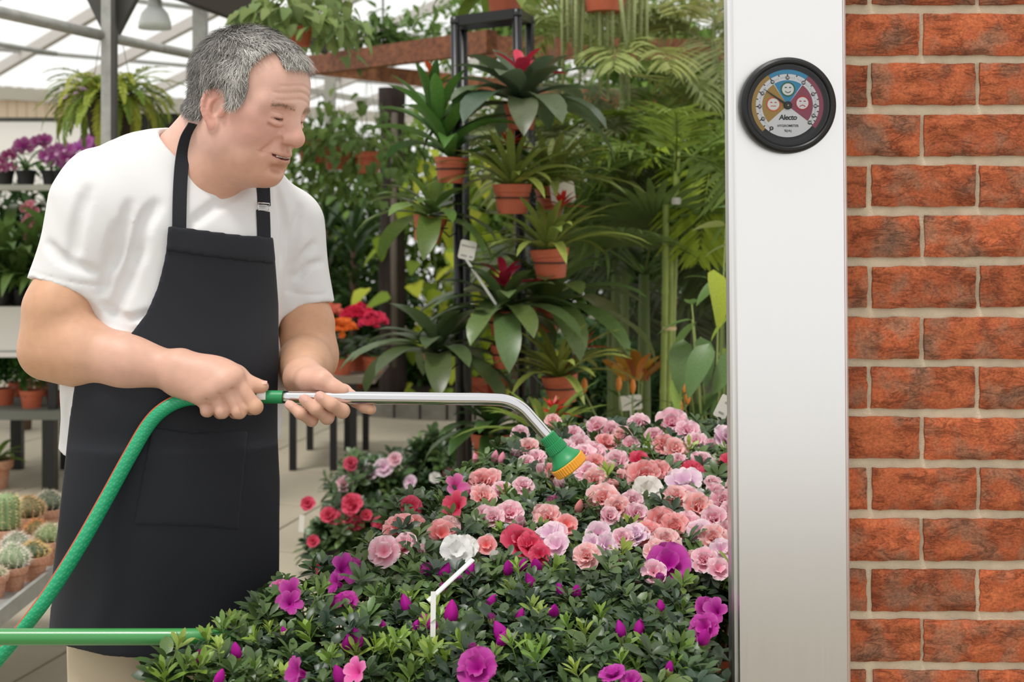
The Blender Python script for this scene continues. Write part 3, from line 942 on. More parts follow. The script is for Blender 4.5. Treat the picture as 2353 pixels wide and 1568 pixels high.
    wn = np.clip((-0.085 - z + 0.5*y)/0.04, 0, 1)
    col = col + (neck-col)*wn[:, None]
    zc = -0.0708 + 0.0052*(np.clip(np.abs(x), 0, 0.031)/0.031)**2
    lipw = 0.42*np.exp(-((z-zc+0.0005)/(0.0085*np.clip(1.15-(np.abs(x)/0.030)**2, 0.05, 1.2)))**4)*(y > 0.080)
    col = col + (np.array(lin('#bf7a72'))-col)*lipw[:, None]
    brow = 0.6*np.exp(-((z-0.0130-0.06*np.abs(np.abs(x)-0.03))/0.0048)**2)*(np.abs(x) > 0.011)*(np.abs(x) < 0.052)*(y > 0.06)
    stip = 0.5+0.5*vnoise(x*900, y*900, z*260)
    col = col + (np.array(lin('#94765f'))-col)*(np.clip(brow*0.75*stip, 0, 1))[:, None]
    my = np.interp(x, [m[0] for m in mouth], [m[1] for m in mouth])
    inmouth = (np.abs(x) < 0.029) & (np.abs(z-zc) < 0.0036) & (y < my - 0.0012) & (y > 0.06)
    col[inmouth] = lin('#6a322c')
    headcol = col

    # ---------------- arms and hands
    armcol = np.array(lin('#d4a483')); handcol = np.array(lin('#d9ab96'))
    def arm_field(lo, hi, h=0.0022): return Field(lo, hi, h)
    lo = np.array([-0.86, 1.90, 1.02]); hi = np.array([-0.355, 2.20, 1.42])
    A = arm_field(lo, hi)
    A.cone(shR + V3([-0.020, 0, -0.06]), elR + V3([0.010, 0.004, 0.06]), 0.053, 0.048, 0.02)
    A.cone(elR + V3([0.010, 0.004, 0.06]), elR, 0.048, 0.042, 0.03)
    A.ell(elR + V3([-0.012, 0.012, -0.012]), (0.026, 0.024, 0.024), 0.03)
    fa = elR + (wrR-elR)*0.24
    A.cone(elR, fa + V3([0, 0, 0.002]), 0.043, 0.0475, 0.03)
    A.cone(fa + V3([0, 0, 0.002]), elR + (wrR-elR)*0.62, 0.0475, 0.038, 0.03)
    A.cone(elR + (wrR-elR)*0.62, wrR, 0.038, 0.0285, 0.03)
    # right hand, back towards the viewer, closed round the green handle
    Yh = 2.0
    mcp = [P(535, 868, 1.976), P(516, 882, 1.968), P(489, 896, 1.969), P(462, 908, 1.975)]
    pip = [P(587, 936, 1.974), P(550, 946, 1.968), P(511, 946, 1.968), P(477, 944, 1.974)]
    dip = [P(576, 938, 2.012), P(541, 947, 2.010), P(506, 948, 2.010), P(474, 945, 2.010)]
    tipp = [P(566, 912, 2.026), P(531, 914, 2.026), P(498, 918, 2.026), P(468, 922, 2.024)]
    rad = [0.0108, 0.0106, 0.0102, 0.0092]
    w2 = wrR + V3([0.012, -0.004, -0.004])
    for i in range(4):
        A.cone(w2 + V3([0, 0, 0.010*(1.5-i)*0.8]), mcp[i], 0.0215, 0.0138, 0.022)
    A.cone(mcp[0], mcp[1], 0.0115, 0.0118, 0.012); A.cone(mcp[1], mcp[2], 0.0118, 0.0115, 0.012); A.cone(mcp[2], mcp[3], 0.0115, 0.011, 0.012)
    A.ell(P(490, 864, 1.992), (0.040, 0.018, 0.027), 0.025)
    # thumb along the top of the handle
    tb = [P(478, 858, 2.010), P(545, 866, 1.999), P(580, 886, 1.994), P(603, 889, 1.994)]
    A.chain(tb, [0.021, 0.0145, 0.0108, 0.0098], 0.010)
    for i in range(4):
        F2 = Field(lo, hi, 0.0022)
        F2.d = np.full(F2.n, 0.2, np.float32)
        r = rad[i]
        F2.chain([mcp[i], pip[i], dip[i], tipp[i]], [r*1.08, r*1.02, r*0.95, r*0.85], 0.004)
        A.d = np.where(np.abs(A.d - F2.d) < 0.004, np.minimum(A.d, F2.d) - (0.004-np.abs(A.d-F2.d))**2/0.016, np.minimum(A.d, F2.d))
        A.ell(pip[i] + V3([0, -0.0015, 0.001]), (r*1.03, r*1.05, r*1.03), 0.003)
    for i in range(3):   # grooves between the fingers
        a = mcp[i]*0.38 + mcp[i+1]*0.38 + (pip[i]+pip[i+1])*0.12
        b = (pip[i]+pip[i+1])/2
        A.cone(a + V3([0, -0.0135, 0]), b + V3([0, -0.0105, -0.010]), 0.0010, 0.0036, 0.005, 'sub')
    av, af = A.mesh()
    # left arm
    lo = np.array([-0.425, 1.92, 1.01]); hi = np.array([-0.185, 2.42, 1.42])
    A2 = Field(lo, hi, 0.0022)
    A2.cone(shL + V3([0.010, -0.01, -0.07]), elL + V3([0, 0, 0.05]), 0.042, 0.043, 0.02)
    A2.cone(elL + V3([0, 0, 0.05]), elL + V3([0, -0.006, 0.004]), 0.043, 0.043, 0.03)
    A2.ell(elL + V3([0.018, 0.0, -0.008]), (0.034, 0.036, 0.040), 0.02)
    A2.cone(elL + V3([0.004, -0.02, -0.004]), elL*0.55 + wrL*0.45, 0.046, 0.040, 0.03)
    A2.cone(elL*0.55 + wrL*0.45, wrL, 0.040, 0.0285, 0.03)
    # palm up under the steel tube
    palm = P(722, 884, 2.045)
    A2.cone(wrL, palm, 0.027, 0.0200, 0.02)
    A2.ell(P(712, 868, 2.050), (0.030, 0.026, 0.016), 0.015)
    m2 = [P(790, 902, 2.040), P(768, 924, 2.040), P(742, 940, 2.040), P(716, 946, 2.042)]
    for i in range(4):
        A2.cone(palm, m2[i], 0.018, 0.0130, 0.016)
    A2.chain([P(705, 872, 2.030), P(742, 876, 2.012), P(770, 893, 2.006), P(789, 899, 2.003)], [0.018, 0.0145, 0.0112, 0.0088], 0.009)
    fing = [[m2[0], P(818, 920, 2.020), P(838, 934, 2.010), P(852, 941, 2.004)],
            [m2[1], P(787, 945, 1.990), P(762, 930, 1.973), P(735, 912, 1.974)],
            [m2[2], P(752, 960, 1.990), P(725, 940, 1.972), P(699, 918, 1.974)],
            [m2[3], P(716, 966, 1.994), P(690, 950, 1.974), P(667, 932, 1.978)]]
    rr = [[0.0120, 0.0106, 0.0098, 0.0086], [0.0118, 0.0108, 0.0096, 0.0086], [0.0114, 0.0102, 0.0092, 0.0084], [0.0104, 0.0092, 0.0086, 0.0076]]
    for f_, r_ in zip(fing, rr):
        F2 = Field(lo, hi, 0.0022)
        F2.chain(f_, r_, 0.005)
        A2.d = np.where(np.abs(A2.d - F2.d) < 0.003, np.minimum(A2.d, F2.d) - (0.003-np.abs(A2.d-F2.d))**2/0.012, np.minimum(A2.d, F2.d))
    bv, bf = A2.mesh()
    def armcolour(v, wr):
        d = np.linalg.norm(v - wr, axis=1)
        t = np.clip((2.14-v[:, 1])/0.12, 0, 1)*np.exp(-(np.maximum(d-0.09, 0)/0.06)**2)
        n = 0.5 + 0.5*vnoise(v[:, 0]*60, v[:, 1]*60, v[:, 2]*60)
        c = armcol + (handcol-armcol)*t[:, None]
        return c*(0.95+0.08*n[:, None])
    acol = armcolour(av, wrR); bcol = armcolour(bv, wrL)

    # ---------------- torso and legs under the clothes
    T = Field((-0.86, 1.90, 0.02), (-0.22, 2.50, 1.50), 0.009)
    def torso(F, o=0.0, k=0.06):
        F.ell(B(0, 0.015, 1.325), (0.172+o, 0.118+o, 0.175+o), k, R=Rb)
        F.ell(B(0.014, 0.022, 1.12), (0.180+o, 0.142+o, 0.185+o), k, R=Rb)
        F.ell(B(0.020, 0.008, 0.95), (0.182+o, 0.138+o, 0.16+o), k, R=Rb)
        F.cone(shR + V3([0.03, 0.0, -0.01]), B(0.05, 0.0, 1.455), 0.058+o, 0.062+o, k)
        F.cone(shL + V3([-0.03, -0.02, 0.0]), B(-0.05, 0.0, 1.455), 0.058+o, 0.062+o, k)
    torso(T, -0.012)
    feet = []
    for s in (1, -1):
        hipj = B(s*0.09, 0.0, 0.90); kn = B(s*0.10, 0.03, 0.48); an = B(s*0.11, -0.01, 0.09)
        T.cone(hipj, kn, 0.080, 0.055, 0.03); T.cone(kn, an, 0.052, 0.035, 0.03)
    tv, tf = T.mesh()
    V, F = join_meshes([(hv, hfc), (av, af), (bv, bf), (tv, tf)])
    C = np.concatenate([headcol, acol, bcol, np.tile(armcol, (len(tv), 1))])
    V = V - ax0
    me = new_mesh('body', V, F)
    ca = me.color_attributes.new('Col', 'FLOAT_COLOR', 'POINT')
    ca.data.foreach_set('color', np.concatenate([C, np.ones((len(C), 1))], 1).astype(np.float32).ravel())
    body = link('body', me, skin, root)
    body['label'] = 'bare face, neck and forearms with lightly tanned skin'

    # eyes and teeth, nails
    eye_m = mat('eye_white', '#d9d2cc', 0.25)
    shaded_iris_m = mat('eye_iris_shade', '#3b2a22', 0.2)  # whole eyeball in iris brown, with the shadow under the lids put into it
    for s in (1, -1):
        m = MB().lathe([(0.0001, -0.0136)] + [(0.0136*math.sin(a), -0.0136*math.cos(a)) for a in np.linspace(0.2, math.pi-0.2, 10)] + [(0.0001, 0.0136)], 16)
        Q = inv @ HM @ Matrix.Translation((s*0.029, 0.0824, -0.0095))
        e = m.build('eye', shaded_iris_m, root, True, mat4=Q)
    for s in (1, -1):
        mlash = MB().tube([Vector((s*(0.029+dx), 0.0828+0.0166*math.sqrt(max(0.05, 1-(dx/0.0172)**2-0.10)), -0.0094+0.05*abs(dx))) for dx in np.linspace(-0.0115, 0.0115, 9)], [0.0002]+[0.0006]*7+[0.0002], 6)
        mlash.build('eyelashes', mat('lash', '#6b5040', 0.6), root, True, mat4=inv @ HM)
    tm = mat('teeth', '#e6dccb', 0.3)
    mt = MB()
    for i in range(8):
        x0 = -0.0175 + i*0.0044
        yy = float(np.interp(x0+0.0022, [m[0] for m in mouth], [m[1] for m in mouth])) - 0.0030
        mt.box((x0, yy-0.004, -0.0700), (x0+0.0041, yy, -0.0655))
    mt.build('teeth', tm, root, mat4=inv @ HM)
    nm = mat('nail', '#dfae9e', 0.22, spec=0.6)
    def nail(c, axis, nrm, l, w):
        m = MB(); vs = []; fs = []
        for i in range(5):
            for j in range(5):
                u = i/4-0.5; v = j/4-0.5
                wv = math.sqrt(max(0, 1-(abs(2*v)**3)*0.55))
                vs.append((u*w*wv, v*l, -0.75*w*u*u))
        for i in range(4):
            for j in range(4):
                fs.append((i*5+j, (i+1)*5+j, (i+1)*5+j+1, i*5+j+1))
        m.add(vs, fs)
        R = quat_to(axis, nrm).to_4x4()
        m.build('fingernail', nm, root, True, mat4=inv @ Matrix.Translation(c) @ R)
    for k_, f_ in enumerate(fing[1:]):
        ax = Vector(f_[3]-f_[2]).normalized()
        r = rr[k_+1][3]
        n = Vector((0.05, -1, 0.25)); n = (n - ax*n.dot(ax)).normalized()
        nail(Vector(f_[3]) + n*(r+0.0005) + ax*0.0005, ax, n, 0.0125, 0.0112)
    ax = Vector(tb[3]-tb[2]).normalized(); n = Vector((0, -0.45, 1)); n = (n-ax*n.dot(ax)).normalized()
    nail(Vector(tb[3]) + n*0.0102 + ax*0.001, ax, n, 0.012, 0.011)

    # ---------------- hair: cap + thousands of short strands
    poly = [(-0.125, 0.15), (-0.125, -0.030), (-0.085, -0.044), (-0.050, -0.052), (-0.022, -0.050), (-0.018, -0.030), (-0.018, 0.000), (-0.008, 0.014), (0.010, 0.016),
            (0.020, 0.004), (0.022, -0.008), (0.028, -0.013), (0.046, -0.010), (0.053, 0.004), (0.053, 0.026), (0.047, 0.050), (0.048, 0.074), (0.054, 0.090), (0.06, 0.15)]
    def hmask(l):
        sd = poly_sd(l[:, 1], l[:, 2], poly)
        # fringe in the middle of the forehead
        fr = np.maximum(np.abs(l[:, 0]) - 0.036, np.maximum(0.073 - l[:, 2] - 4*np.abs(l[:,0])**2, -l[:, 1]))
        top = 0.088 - l[:, 2] + 0.4*np.abs(l[:, 0])
        return np.minimum(np.minimum(sd, fr), np.where(np.abs(l[:,0]) < 0.05, np.maximum(top, -1), 1))
    sel = (hmask(hl) < 0.0) & (np.abs(hl[:, 0]) < 0.0790)
    onhead = H.sample(hl)
    nrm = np.zeros_like(hl)
    e = 0.003
    for a_ in range(3):
        dp = np.zeros(3); dp[a_] = e
        nrm[:, a_] = H.sample(hl+dp) - H.sample(hl-dp)
    nrm /= np.linalg.norm(nrm, axis=1)[:, None] + 1e-9
    # cap
    fm = sel[hfc].all(1)
    used = np.unique(hfc[fm]); remap = np.full(len(hl), -1); remap[used] = np.arange(len(used))
    lv = hl[used]
    lift = np.clip(-hmask(lv)/0.012, 0, 1)
    nz = vnoise(lv[:, 0]*160, lv[:, 1]*160, lv[:, 2]*70)
    capv = lv + nrm[used]*(0.0005 + lift*(0.0070 + 0.0020*nz))[:, None]
    capf = remap[hfc[fm]]
    ncap = len(capv)
    # strands
    r2 = np.random.default_rng(11)
    cand = np.where(sel)[0]
    NS = 17000
    pick = r2.choice(cand, NS)
    p = hl[pick] + r2.normal(0, 0.0008, (NS, 3)); n = nrm[pick]
    x, y, z = p[:, 0], p[:, 1], p[:, 2]
    flow = np.stack([np.sign(x)*0.15*np.ones(NS), np.where(z > 0.07, 0.9*np.clip((y+0.04)/0.06, -0.6, 1), np.where(y < -0.03, -0.35, 0.15)), np.where(z > 0.085, -0.1, -1.0)], 1)
    wv = 1.4
    flow += 0.55*np.stack([vnoise(x*55+9, y*55, z*55), vnoise(x*55, y*55+7, z*55), vnoise(x*55, y*55, z*55+3)], 1) + r2.normal(0, 0.22, (NS, 3))
    flow -= n*(flow*n).sum(1)[:, None]
    flow /= np.linalg.norm(flow, axis=1)[:, None] + 1e-9
    lm = np.clip(-hmask(p)/0.014, 0.35, 1)
    Ln = (0.020 + 0.012*r2.random(NS))*lm*np.where(z < -0.02, 0.7, 1.0)
    side = np.cross(flow, n)
    curl = r2.normal(0, 0.35, NS)
    SV = []; width = 0.00062*(0.7+0.6*r2.random(NS))
    K = 5
    for i in range(K):
        t = i/(K-1)
        q = p + n*(0.003 + 0.0080*lm[:, None]*(1-(1-t)**2) - 0.001*t*t + 0.0014*r2.random((NS, 1))*t) + flow*(Ln*t)[:, None] + side*(curl*Ln*t*t*0.6)[:, None]
        # keep the strand outside the skull
        d = H.sample(q); pen = np.clip(0.0035*lm - d, 0, 0.02)
        q = q + n*pen[:, None]
        w = width*(1-0.75*t)
        SV.append(q - side*w[:, None]); SV.append(q + side*w[:, None])
    SV = np.stack(SV, 1).reshape(-1, 3)
    b = np.arange(NS)*(2*K) + ncap
    SF = np.concatenate([np.stack([b+2*i, b+2*i+1, b+2*i+3, b+2*i+2], 1) for i in range(K-1)])
    HV = np.concatenate([capv, SV]); HF = np.concatenate([capf, SF])
    A4 = np.array(inv @ HM)
    HVw = HV @ A4[:3, :3].T + A4[:3, 3]
    hm = new_mesh('hair', HVw, HF)
    # colour: white-silver at the front and sideburns, dark grey at the back
    silver = np.array(lin('#d9d6cf')); dark = np.array(lin('#5d5a55'))
    fr = np.clip(0.42 + (y*6.5) + 0.25*vnoise(x*40, y*40, z*40), 0.08, 1.0)
    tone = np.clip(fr + r2.normal(0, 0.28, NS), 0, 1)
    sc = dark + (silver-dark)*(tone**1.15)[:, None]
    cc = np.tile(np.array(lin('#8a8680')), (ncap, 1))*(0.8+0.3*np.clip(lv[:, 1]*8+0.4, 0, 1))[:, None]
    HC = np.concatenate([cc, np.repeat(sc, 2*K, 0)])
    ca = hm.color_attributes.new('Col', 'FLOAT_COLOR', 'POINT')
    ca.data.foreach_set('color', np.concatenate([HC, np.ones((len(HC), 1))], 1).astype(np.float32).ravel())
    hair = link('hair', hm, mat('grey_hair', '#aaaaaa', 0.55, spec=0.35, attr='Col'), root)
    hair['label'] = 'short silver grey hair'
    # brows and lashes as short strands
    bm_ = MB()
    for s in (1, -1):
        for i in range(160):
            u = r2.random()
            bx = s*(0.012+0.039*u); bz = 0.0095 + 0.0055*math.sin(u*2.3) - 0.004*u + r2.normal(0, 0.0018)
            q = np.array([[bx, 0.12, bz]])
            for _ in range(40):
                d = float(H.sample(q)[0])
                if d < 0.0004: break
                q[0, 1] -= max(d*0.7, 0.0003)
            dr = np.array([s*(0.6+0.5*u), 0.35-0.6*u, 0.25-0.5*u]) + r2.normal(0, 0.2, 3)
            dr /= np.linalg.norm(dr)
            a_ = q[0]; b_ = a_ + dr*0.006 + np.array([0, 0.0016, 0])
            sd_ = np.array([0, 0.1, 1.0])*0.00030
            bm_.add([a_-sd_, a_+sd_, b_], [(0, 1, 2)])
    bm_.build('eyebrows', mat('brow_hair', '#a58f7c', 0.6), root, mat4=inv @ HM)

    # ---------------- t-shirt
    S = Field((-0.87, 1.92, 0.985), (-0.22, 2.52, 1.60), 0.0034)
    torso(S, 0.008, 0.06)
    # traps up to the neck
    S.cone(B(0.075, -0.012, 1.475), B(0.13, 0.0, 1.455), 0.058, 0.062, 0.05)
    S.cone(B(-0.075, -0.012, 1.475), B(-0.13, 0.0, 1.455), 0.058, 0.062, 0.05)
    S.ell(B(0, -0.008, 1.478), (0.094, 0.084, 0.078), 0.04, R=Rb)
    def sleeve(a, b, ra, rb, k):
        a = np.array(a); b = np.array(b)
        s = S.sl(np.minimum(a, b)-ra, np.maximum(a, b)+ra, 0.05)
        x, y, z = S.coords(s)
        ab = b-a; L = np.linalg.norm(ab); u = ab/L
        t = (x-a[0])*u[0]+(y-a[1])*u[1]+(z-a[2])*u[2]
        tc = np.clip(t, 0, L)
        dx = x-a[0]-tc*u[0]; dy = y-a[1]-tc*u[1]; dz = z-a[2]-tc*u[2]
        d = np.sqrt(dx*dx+dy*dy+dz*dz) - (ra+(rb-ra)*tc/L)
        # drag folds on the sleeve
        d = d + 0.0022*vnoise(x*22+y*8, y*22, z*14+x*16)
        d = np.maximum(d, t - L)
        S.comb(s, d.astype(np.float32), k, 'add')
    hemR = P(158, 668, 2.065); hemL = P(702, 708, 2.31)
    sleeve(shR, hemR + V3([-0.001, 0, 0]), 0.070, 0.0640, 0.045)
    sleeve(shL + V3([-0.002, 0, 0.004]), hemL, 0.063, 0.0505, 0.045)
    x, y, z = S.full()
    fold = 0.0028*vnoise(x*13+z*5, y*13, z*9) + 0.0014*vnoise(x*34+z*20, y*30, z*16+x*22)
    # pulls running from the armpits across the chest
    S.d = S.d + fold.astype(np.float32)
    def first_hit(px, py, f):
        ys = np.arange(1.85, 2.5, 0.0015)
        pts = np.stack([(px-CXP)/FPX*ys, ys, ZC-(py-HOR)/FPX*ys], 1)
        ok = ((pts > f.lo) & (pts < f.lo+f.h*(f.n-1))).all(1)
        d = np.where(ok, f.sample(pts), 1)
        return pts[np.argmax(d < 0)] if (d < 0).any() else None
    creases = [([(268, 520), (252, 600), (238, 672)], 0.0035, 0.014), ([(300, 470), (283, 540), (262, 610)], 0.003, 0.016), ([(330, 560), (296, 640), (262, 720)], 0.003, 0.018),
               ([(360, 470), (330, 520), (310, 600)], 0.0025, 0.018), ([(560, 432), (500, 470), (440, 515)], 0.0025, 0.016), ([(640, 440), (655, 520), (648, 600)], 0.0025, 0.016),
               ([(722, 560), (700, 590), (686, 640)], 0.003, 0.012), ([(690, 480), (676, 560), (668, 660)], 0.003, 0.016), ([(744, 600), (705, 615), (680, 640)], 0.0022, 0.010),
               ([(200, 440), (176, 520), (170, 590)], 0.0022, 0.018), ([(110, 560), (150, 600), (215, 625)], 0.0022, 0.014),
               ([(160, 900), (150, 960), (158, 1000)], 0.003, 0.012), ([(262, 740), (300, 762), (330, 758)], 0.003, 0.012), ([(240, 700), (290, 735), (345, 720)], 0.003, 0.012)]
    for pl, r, k in creases:
        pts = [first_hit(q.x, q.y, S) for q in spline([(a, b, 0) for a, b in pl], 9)]
        pts = [p_ + V3([0, -r*0.2, 0]) for p_ in pts if p_ is not None]
        if len(pts) > 2: S.chain(pts, [r*(0.35+0.65*math.sin(math.pi*(i+0.5)/len(pts))) for i in range(len(pts))], k, 'sub')
    for pl in ([(70, 624), (110, 636), (160, 648), (210, 655), (252, 657)], [(652, 668), (690, 676), (720, 678), (752, 674)]):   # sewn hems
        pts = [first_hit(q.x, q.y, S) for q in spline([(a, b, 0) for a, b in pl], 22)]
        pts = [p_ for p_ in pts if p_ is not None and np.linalg.norm(p_ - pl[0].__len__()) > 0]
        S.chain(pts, [0.0012]*len(pts), 0.003, 'sub')
    S.d = np.maximum(S.d, (1.032 + 0.006*np.sin(x*40) - z).astype(np.float32))
    # openings: neck, sleeves, hem
    # neckline: tilted ring round the neck
    nc = B(0, 0.014, 1.505); ntop = np.array(HM @ Vector((0, -0.02, -0.05)))
    S.cone(nc + (ntop-nc)*0.42, ntop + (ntop-nc)*0.5, 0.0690, 0.0760, 0.006, 'sub')
    for (sh, hm_, ri) in ((shR, hemR, 0.0535), (shL, hemL, 0.0435)):
        u = (hm_-sh)/np.linalg.norm(hm_-sh)
        S.cone(hm_ - u*0.002, hm_ + u*0.08, ri, ri, 0.0, 'sub')
    sv, sf = S.mesh()
    sv = relax(sv, sf, 2)
    shirt = link('t_shirt', new_mesh('t_shirt', sv - ax0, sf), cloth_w, root)
    shirt['label'] = 'plain white short-sleeved t-shirt'

    # sewn hem lines on the sleeves and the collar rib
    def ray_hit(px, py, flds, y0=1.75, y1=2.6, off=0.0):
        ys = np.arange(y0, y1, 0.002)
        pts = np.stack([(px-CXP)/FPX*ys, ys, ZC-(py-HOR)/FPX*ys], 1)
        best = None
        for f_ in flds:
            hi_ = f_.lo + f_.h*(f_.n-1)
            q = pts
            if f_.M is not None:
                Mi = np.array(f_.M.inverted()); q = pts @ Mi[:3, :3].T + Mi[:3, 3]
            ok = ((q > f_.lo) & (q < hi_)).all(1)
            d = np.where(ok, f_.sample(q), 1)
            i = np.argmax(d < off) if (d < off).any() else None
            if i is not None and (best is None or i < best): best = i
        return None if best is None else pts[best]

    # ---------------- apron
    G = Field((-0.84, 1.90, 0.60), (-0.30, 2.40, 1.42), 0.0034)
    torso(G, 0.010, 0.06)
    x, y, z = G.full()
    s_ = (x-ax0[0])*Rt[0] + (y-ax0[1])*Rt[1]; f_ = (x-ax0[0])*Fw[0] + (y-ax0[1])*Fw[1] - 0.012
    a_ = 0.188 + 0.034*np.clip((1.0-z)/0.3, 0, 1); b_ = 0.154 + 0*z
    rr_ = np.sqrt((s_/a_)**2 + (f_/b_)**2)
    ang = np.arctan2(s_/a_, f_/b_)
    drop = np.clip((1.02-z)/0.35, 0, 1)
    foldw = 0.0075*drop*(np.sin(ang*5.0+0.6) + 0.5*np.sin(ang*9+2.0+z*3)) + 0.0028*vnoise(x*12, y*12, z*6)
    gr = np.sqrt((s_/a_**2)**2 + (f_/b_**2)**2)/np.maximum(rr_, 1e-3)
    sk = np.clip((rr_-1)/np.maximum(gr, 1.0), -0.1, 0.2) + foldw
    sk = np.maximum(sk, z - 1.02)
    sl_all = tuple(slice(0, int(n)) for n in G.n)
    G.comb(sl_all, sk.astype(np.float32), 0.05, 'add')
    px = CXP + x/y*FPX + 0*z; py = HOR + (ZC-z)/y*FPX + 0*x
    px, py, yy = np.broadcast_arrays(px, py, y + 0*x + 0*z)
    outline = [(391, 519), (450, 526), (540, 538), (628, 545), (633, 605), (640, 700), (641, 820), (638, 905), (638, 1000), (643, 1100), (642, 1340), (640, 1530),
               (500, 1519), (350, 1517), (240, 1508), (150, 1486), (97, 1442), (118, 1340), (134, 1200), (146, 1090), (160, 960), (172, 880),
               (222, 838), (290, 780), (335, 722), (362, 660), (377, 600), (383, 560)]
    pd = poly_sd(px, py, outline) * (yy / FPX)
    front = -(f_ + 0.012)
    def shell(o1, o2, mask):
        d = np.maximum(np.abs(G.d - (o1+o2)/2) - (o2-o1)/2, mask)
        v, q = surface_nets(d.astype(np.float32), G.lo, G.h, None)
        return relax(v, q, 4) - ax0, q
    v, q = shell(0.0005, 0.0085, np.maximum(pd, front))
    ap = link('apron', new_mesh('apron', v, q), cloth_b, root)
    ap['label'] = 'long black bib apron with one wide front pocket'
    band = [(386, 518), (391, 519), (450, 526), (540, 538), (628, 545), (634, 607), (560, 601), (450, 588), (381, 577)]
    v, q = shell(0.0045, 0.0120, np.maximum(poly_sd(px, py, band)*(yy/FPX), front))
    link('bib_hem', new_mesh('bib_hem', v, q), cloth_b, ap)
    pocket = [(348, 980), (440, 994), (570, 990), (548, 1220), (460, 1212), (306, 1208)]
    v, q = shell(0.0045, 0.0115, np.maximum(poly_sd(px, py, pocket)*(yy/FPX), front))
    link('pocket', new_mesh('pocket', v, q), cloth_b, ap)
    # straps
    def ribbon(pix, w, name, parent, material, lift=0.003, flds=(S, G, H), n=26, yfix=None):
        c = []
        for q_ in spline([(a, b, 0) for a, b in pix], n):
            h_ = ray_hit(q_.x, q_.y, flds, off=0.002)
            c.append(h_)
        last = next(h for h in c if h is not None)
        for i in range(n):
            if c[i] is None:
                c[i] = np.array(PX(pix[-1][0], pix[-1][1], last[1])) if i > n/2 else last
            last = c[i]
        ys = np.array([p[1] for p in c])
        for _ in range(4): ys[1:-1] = (ys[:-2]+ys[1:-1]*2+ys[2:])/4
        pts = []
        for q_, Y_ in zip(spline([(a, b, 0) for a, b in pix], n), ys):
            pts.append(PX(q_.x, q_.y, Y_-lift))
        m = MB(); vs = []; fs = []
        for i, p_ in enumerate(pts):
            t = (pts[min(i+1, n-1)]-pts[max(i-1, 0)]).normalized()
            sd = Vector((0.80, 0.60, 0.0)); sd = (sd - t*sd.dot(t)).normalized()
            nn = t.cross(sd)
            if nn.y > 0: nn = -nn
            for a2, b2 in ((-1, 0), (1, 0), (1, 1), (-1, 1)):
                vs.append(p_ - Vector(ax0) + sd*(a2*w/2) + nn*(0.0022*b2))
        for i in range(n-1):
            for k in range(4):
                k2 = (k+1) % 4
                fs.append((i*4+k, i*4+k2, (i+1)*4+k2, (i+1)*4+k))
        fs += [(3, 2, 1, 0), tuple((n-1)*4+k for k in range(4))]
        m.add(vs, fs)
        return m.build(name, material, parent)
    ribbon([(411, 530), (413, 440), (418, 370), (428, 320), (447, 284)], 0.0225, 'strap', ap, cloth_b)
    ribbon([(606, 552), (605, 510), (604, 486)], 0.0235, 'strap', ap, cloth_b, flds=(S, G), n=12)
    ribbon([(606, 472), (605, 450), (604, 425), (602, 405)], 0.0235, 'strap', ap, cloth_b, flds=(S, G), n=12)
    ch = mat('chrome', '#d8d8d8', 0.15, metal=1.0)
    bc = ray_hit(606, 475, (S,), off=0.004)
    m = MB(); Yb = bc[1]-0.005
    k_ = [PX(593, 466, Yb-0.008), PX(619, 468, Yb+0.006), PX(618, 484, Yb+0.006), PX(593, 483, Yb-0.008)]
    m.tube([p_-Vector(ax0) for p_ in k_+[k_[0]]], 0.0011, 8)
    a1 = (k_[0]*0.7+k_[3]*0.3)-Vector(ax0); b1 = (k_[1]*0.7+k_[2]*0.3)-Vector(ax0)
    m.tube([a1, b1], 0.0010, 8)
    m.build('strap_buckle', ch, ap, True)

    # ---------------- trousers
    Tr = Field((-0.84, 1.92, 0.03), (-0.25, 2.48, 1.09), 0.006)
    Tr.ell(B(0.018, 0.004, 0.96), (0.170, 0.130, 0.14), 0.03, R=Rb)
    for s in (1, -1):
        hipj = B(s*0.080+0.016, 0.0, 0.90); kn = B(s*0.098+0.010, 0.03, 0.48); an = B(s*0.112, -0.005, 0.05)
        Tr.cone(hipj, kn, 0.092, 0.082, 0.03); Tr.cone(kn, an, 0.082, 0.078, 0.02)
    x, y, z = Tr.full()
    Tr.d = np.maximum(Tr.d + (0.004*vnoise(x*11, y*11, z*7)).astype(np.float32), np.maximum(z - 1.05, 0.055 - z).astype(np.float32) + 0*Tr.d)
    v, q = Tr.mesh()
    tr = link('trousers', new_mesh('trousers', v-ax0, q), beige, root)
    tr['label'] = 'plain beige trousers'
    # shoes
    sh_m = mat('shoe_leather', '#3a2f28', 0.6)
    for s in (1, -1):
        a = B(s*0.112, -0.04, 0); Fs = Field((-0.95, 1.80, -0.01), (-0.15, 2.55, 0.14), 0.006)
        Fs.cone(a+V3([0, 0, 0.04]), a+Fw*0.19+V3([0, 0, 0.035]), 0.042, 0.044, 0.02)
        Fs.cone(a+V3([0, 0, 0.05])+Fw*0.03, a+Fw*0.02+V3([0, 0, 0.11]), 0.045, 0.042, 0.02)
        x, y, z = Fs.full()
        Fs.d = np.maximum(Fs.d, (0.0 - z).astype(np.float32) + 0*Fs.d)
        v, q = Fs.mesh()
        link('shoe', new_mesh('shoe', v-ax0, q), sh_m, root)
    return root, ray_hit, S, G

person, ray_hit, SHIRT, APRON = build_person()
# ------------------------------------------------------------------ plant kit: leaves, petals, pots (shared meshes, one object per piece)
LEAF = mat('leaf_green', '#4c7032', 0.36, spec=0.5, objcol=True, trans=0.22, vary=0.22, vscale=30)
LEAF_SOFT = mat('leaf_soft', '#4c7032', 0.6, spec=0.3, objcol=True, trans=0.35, vary=0.2, vscale=20)

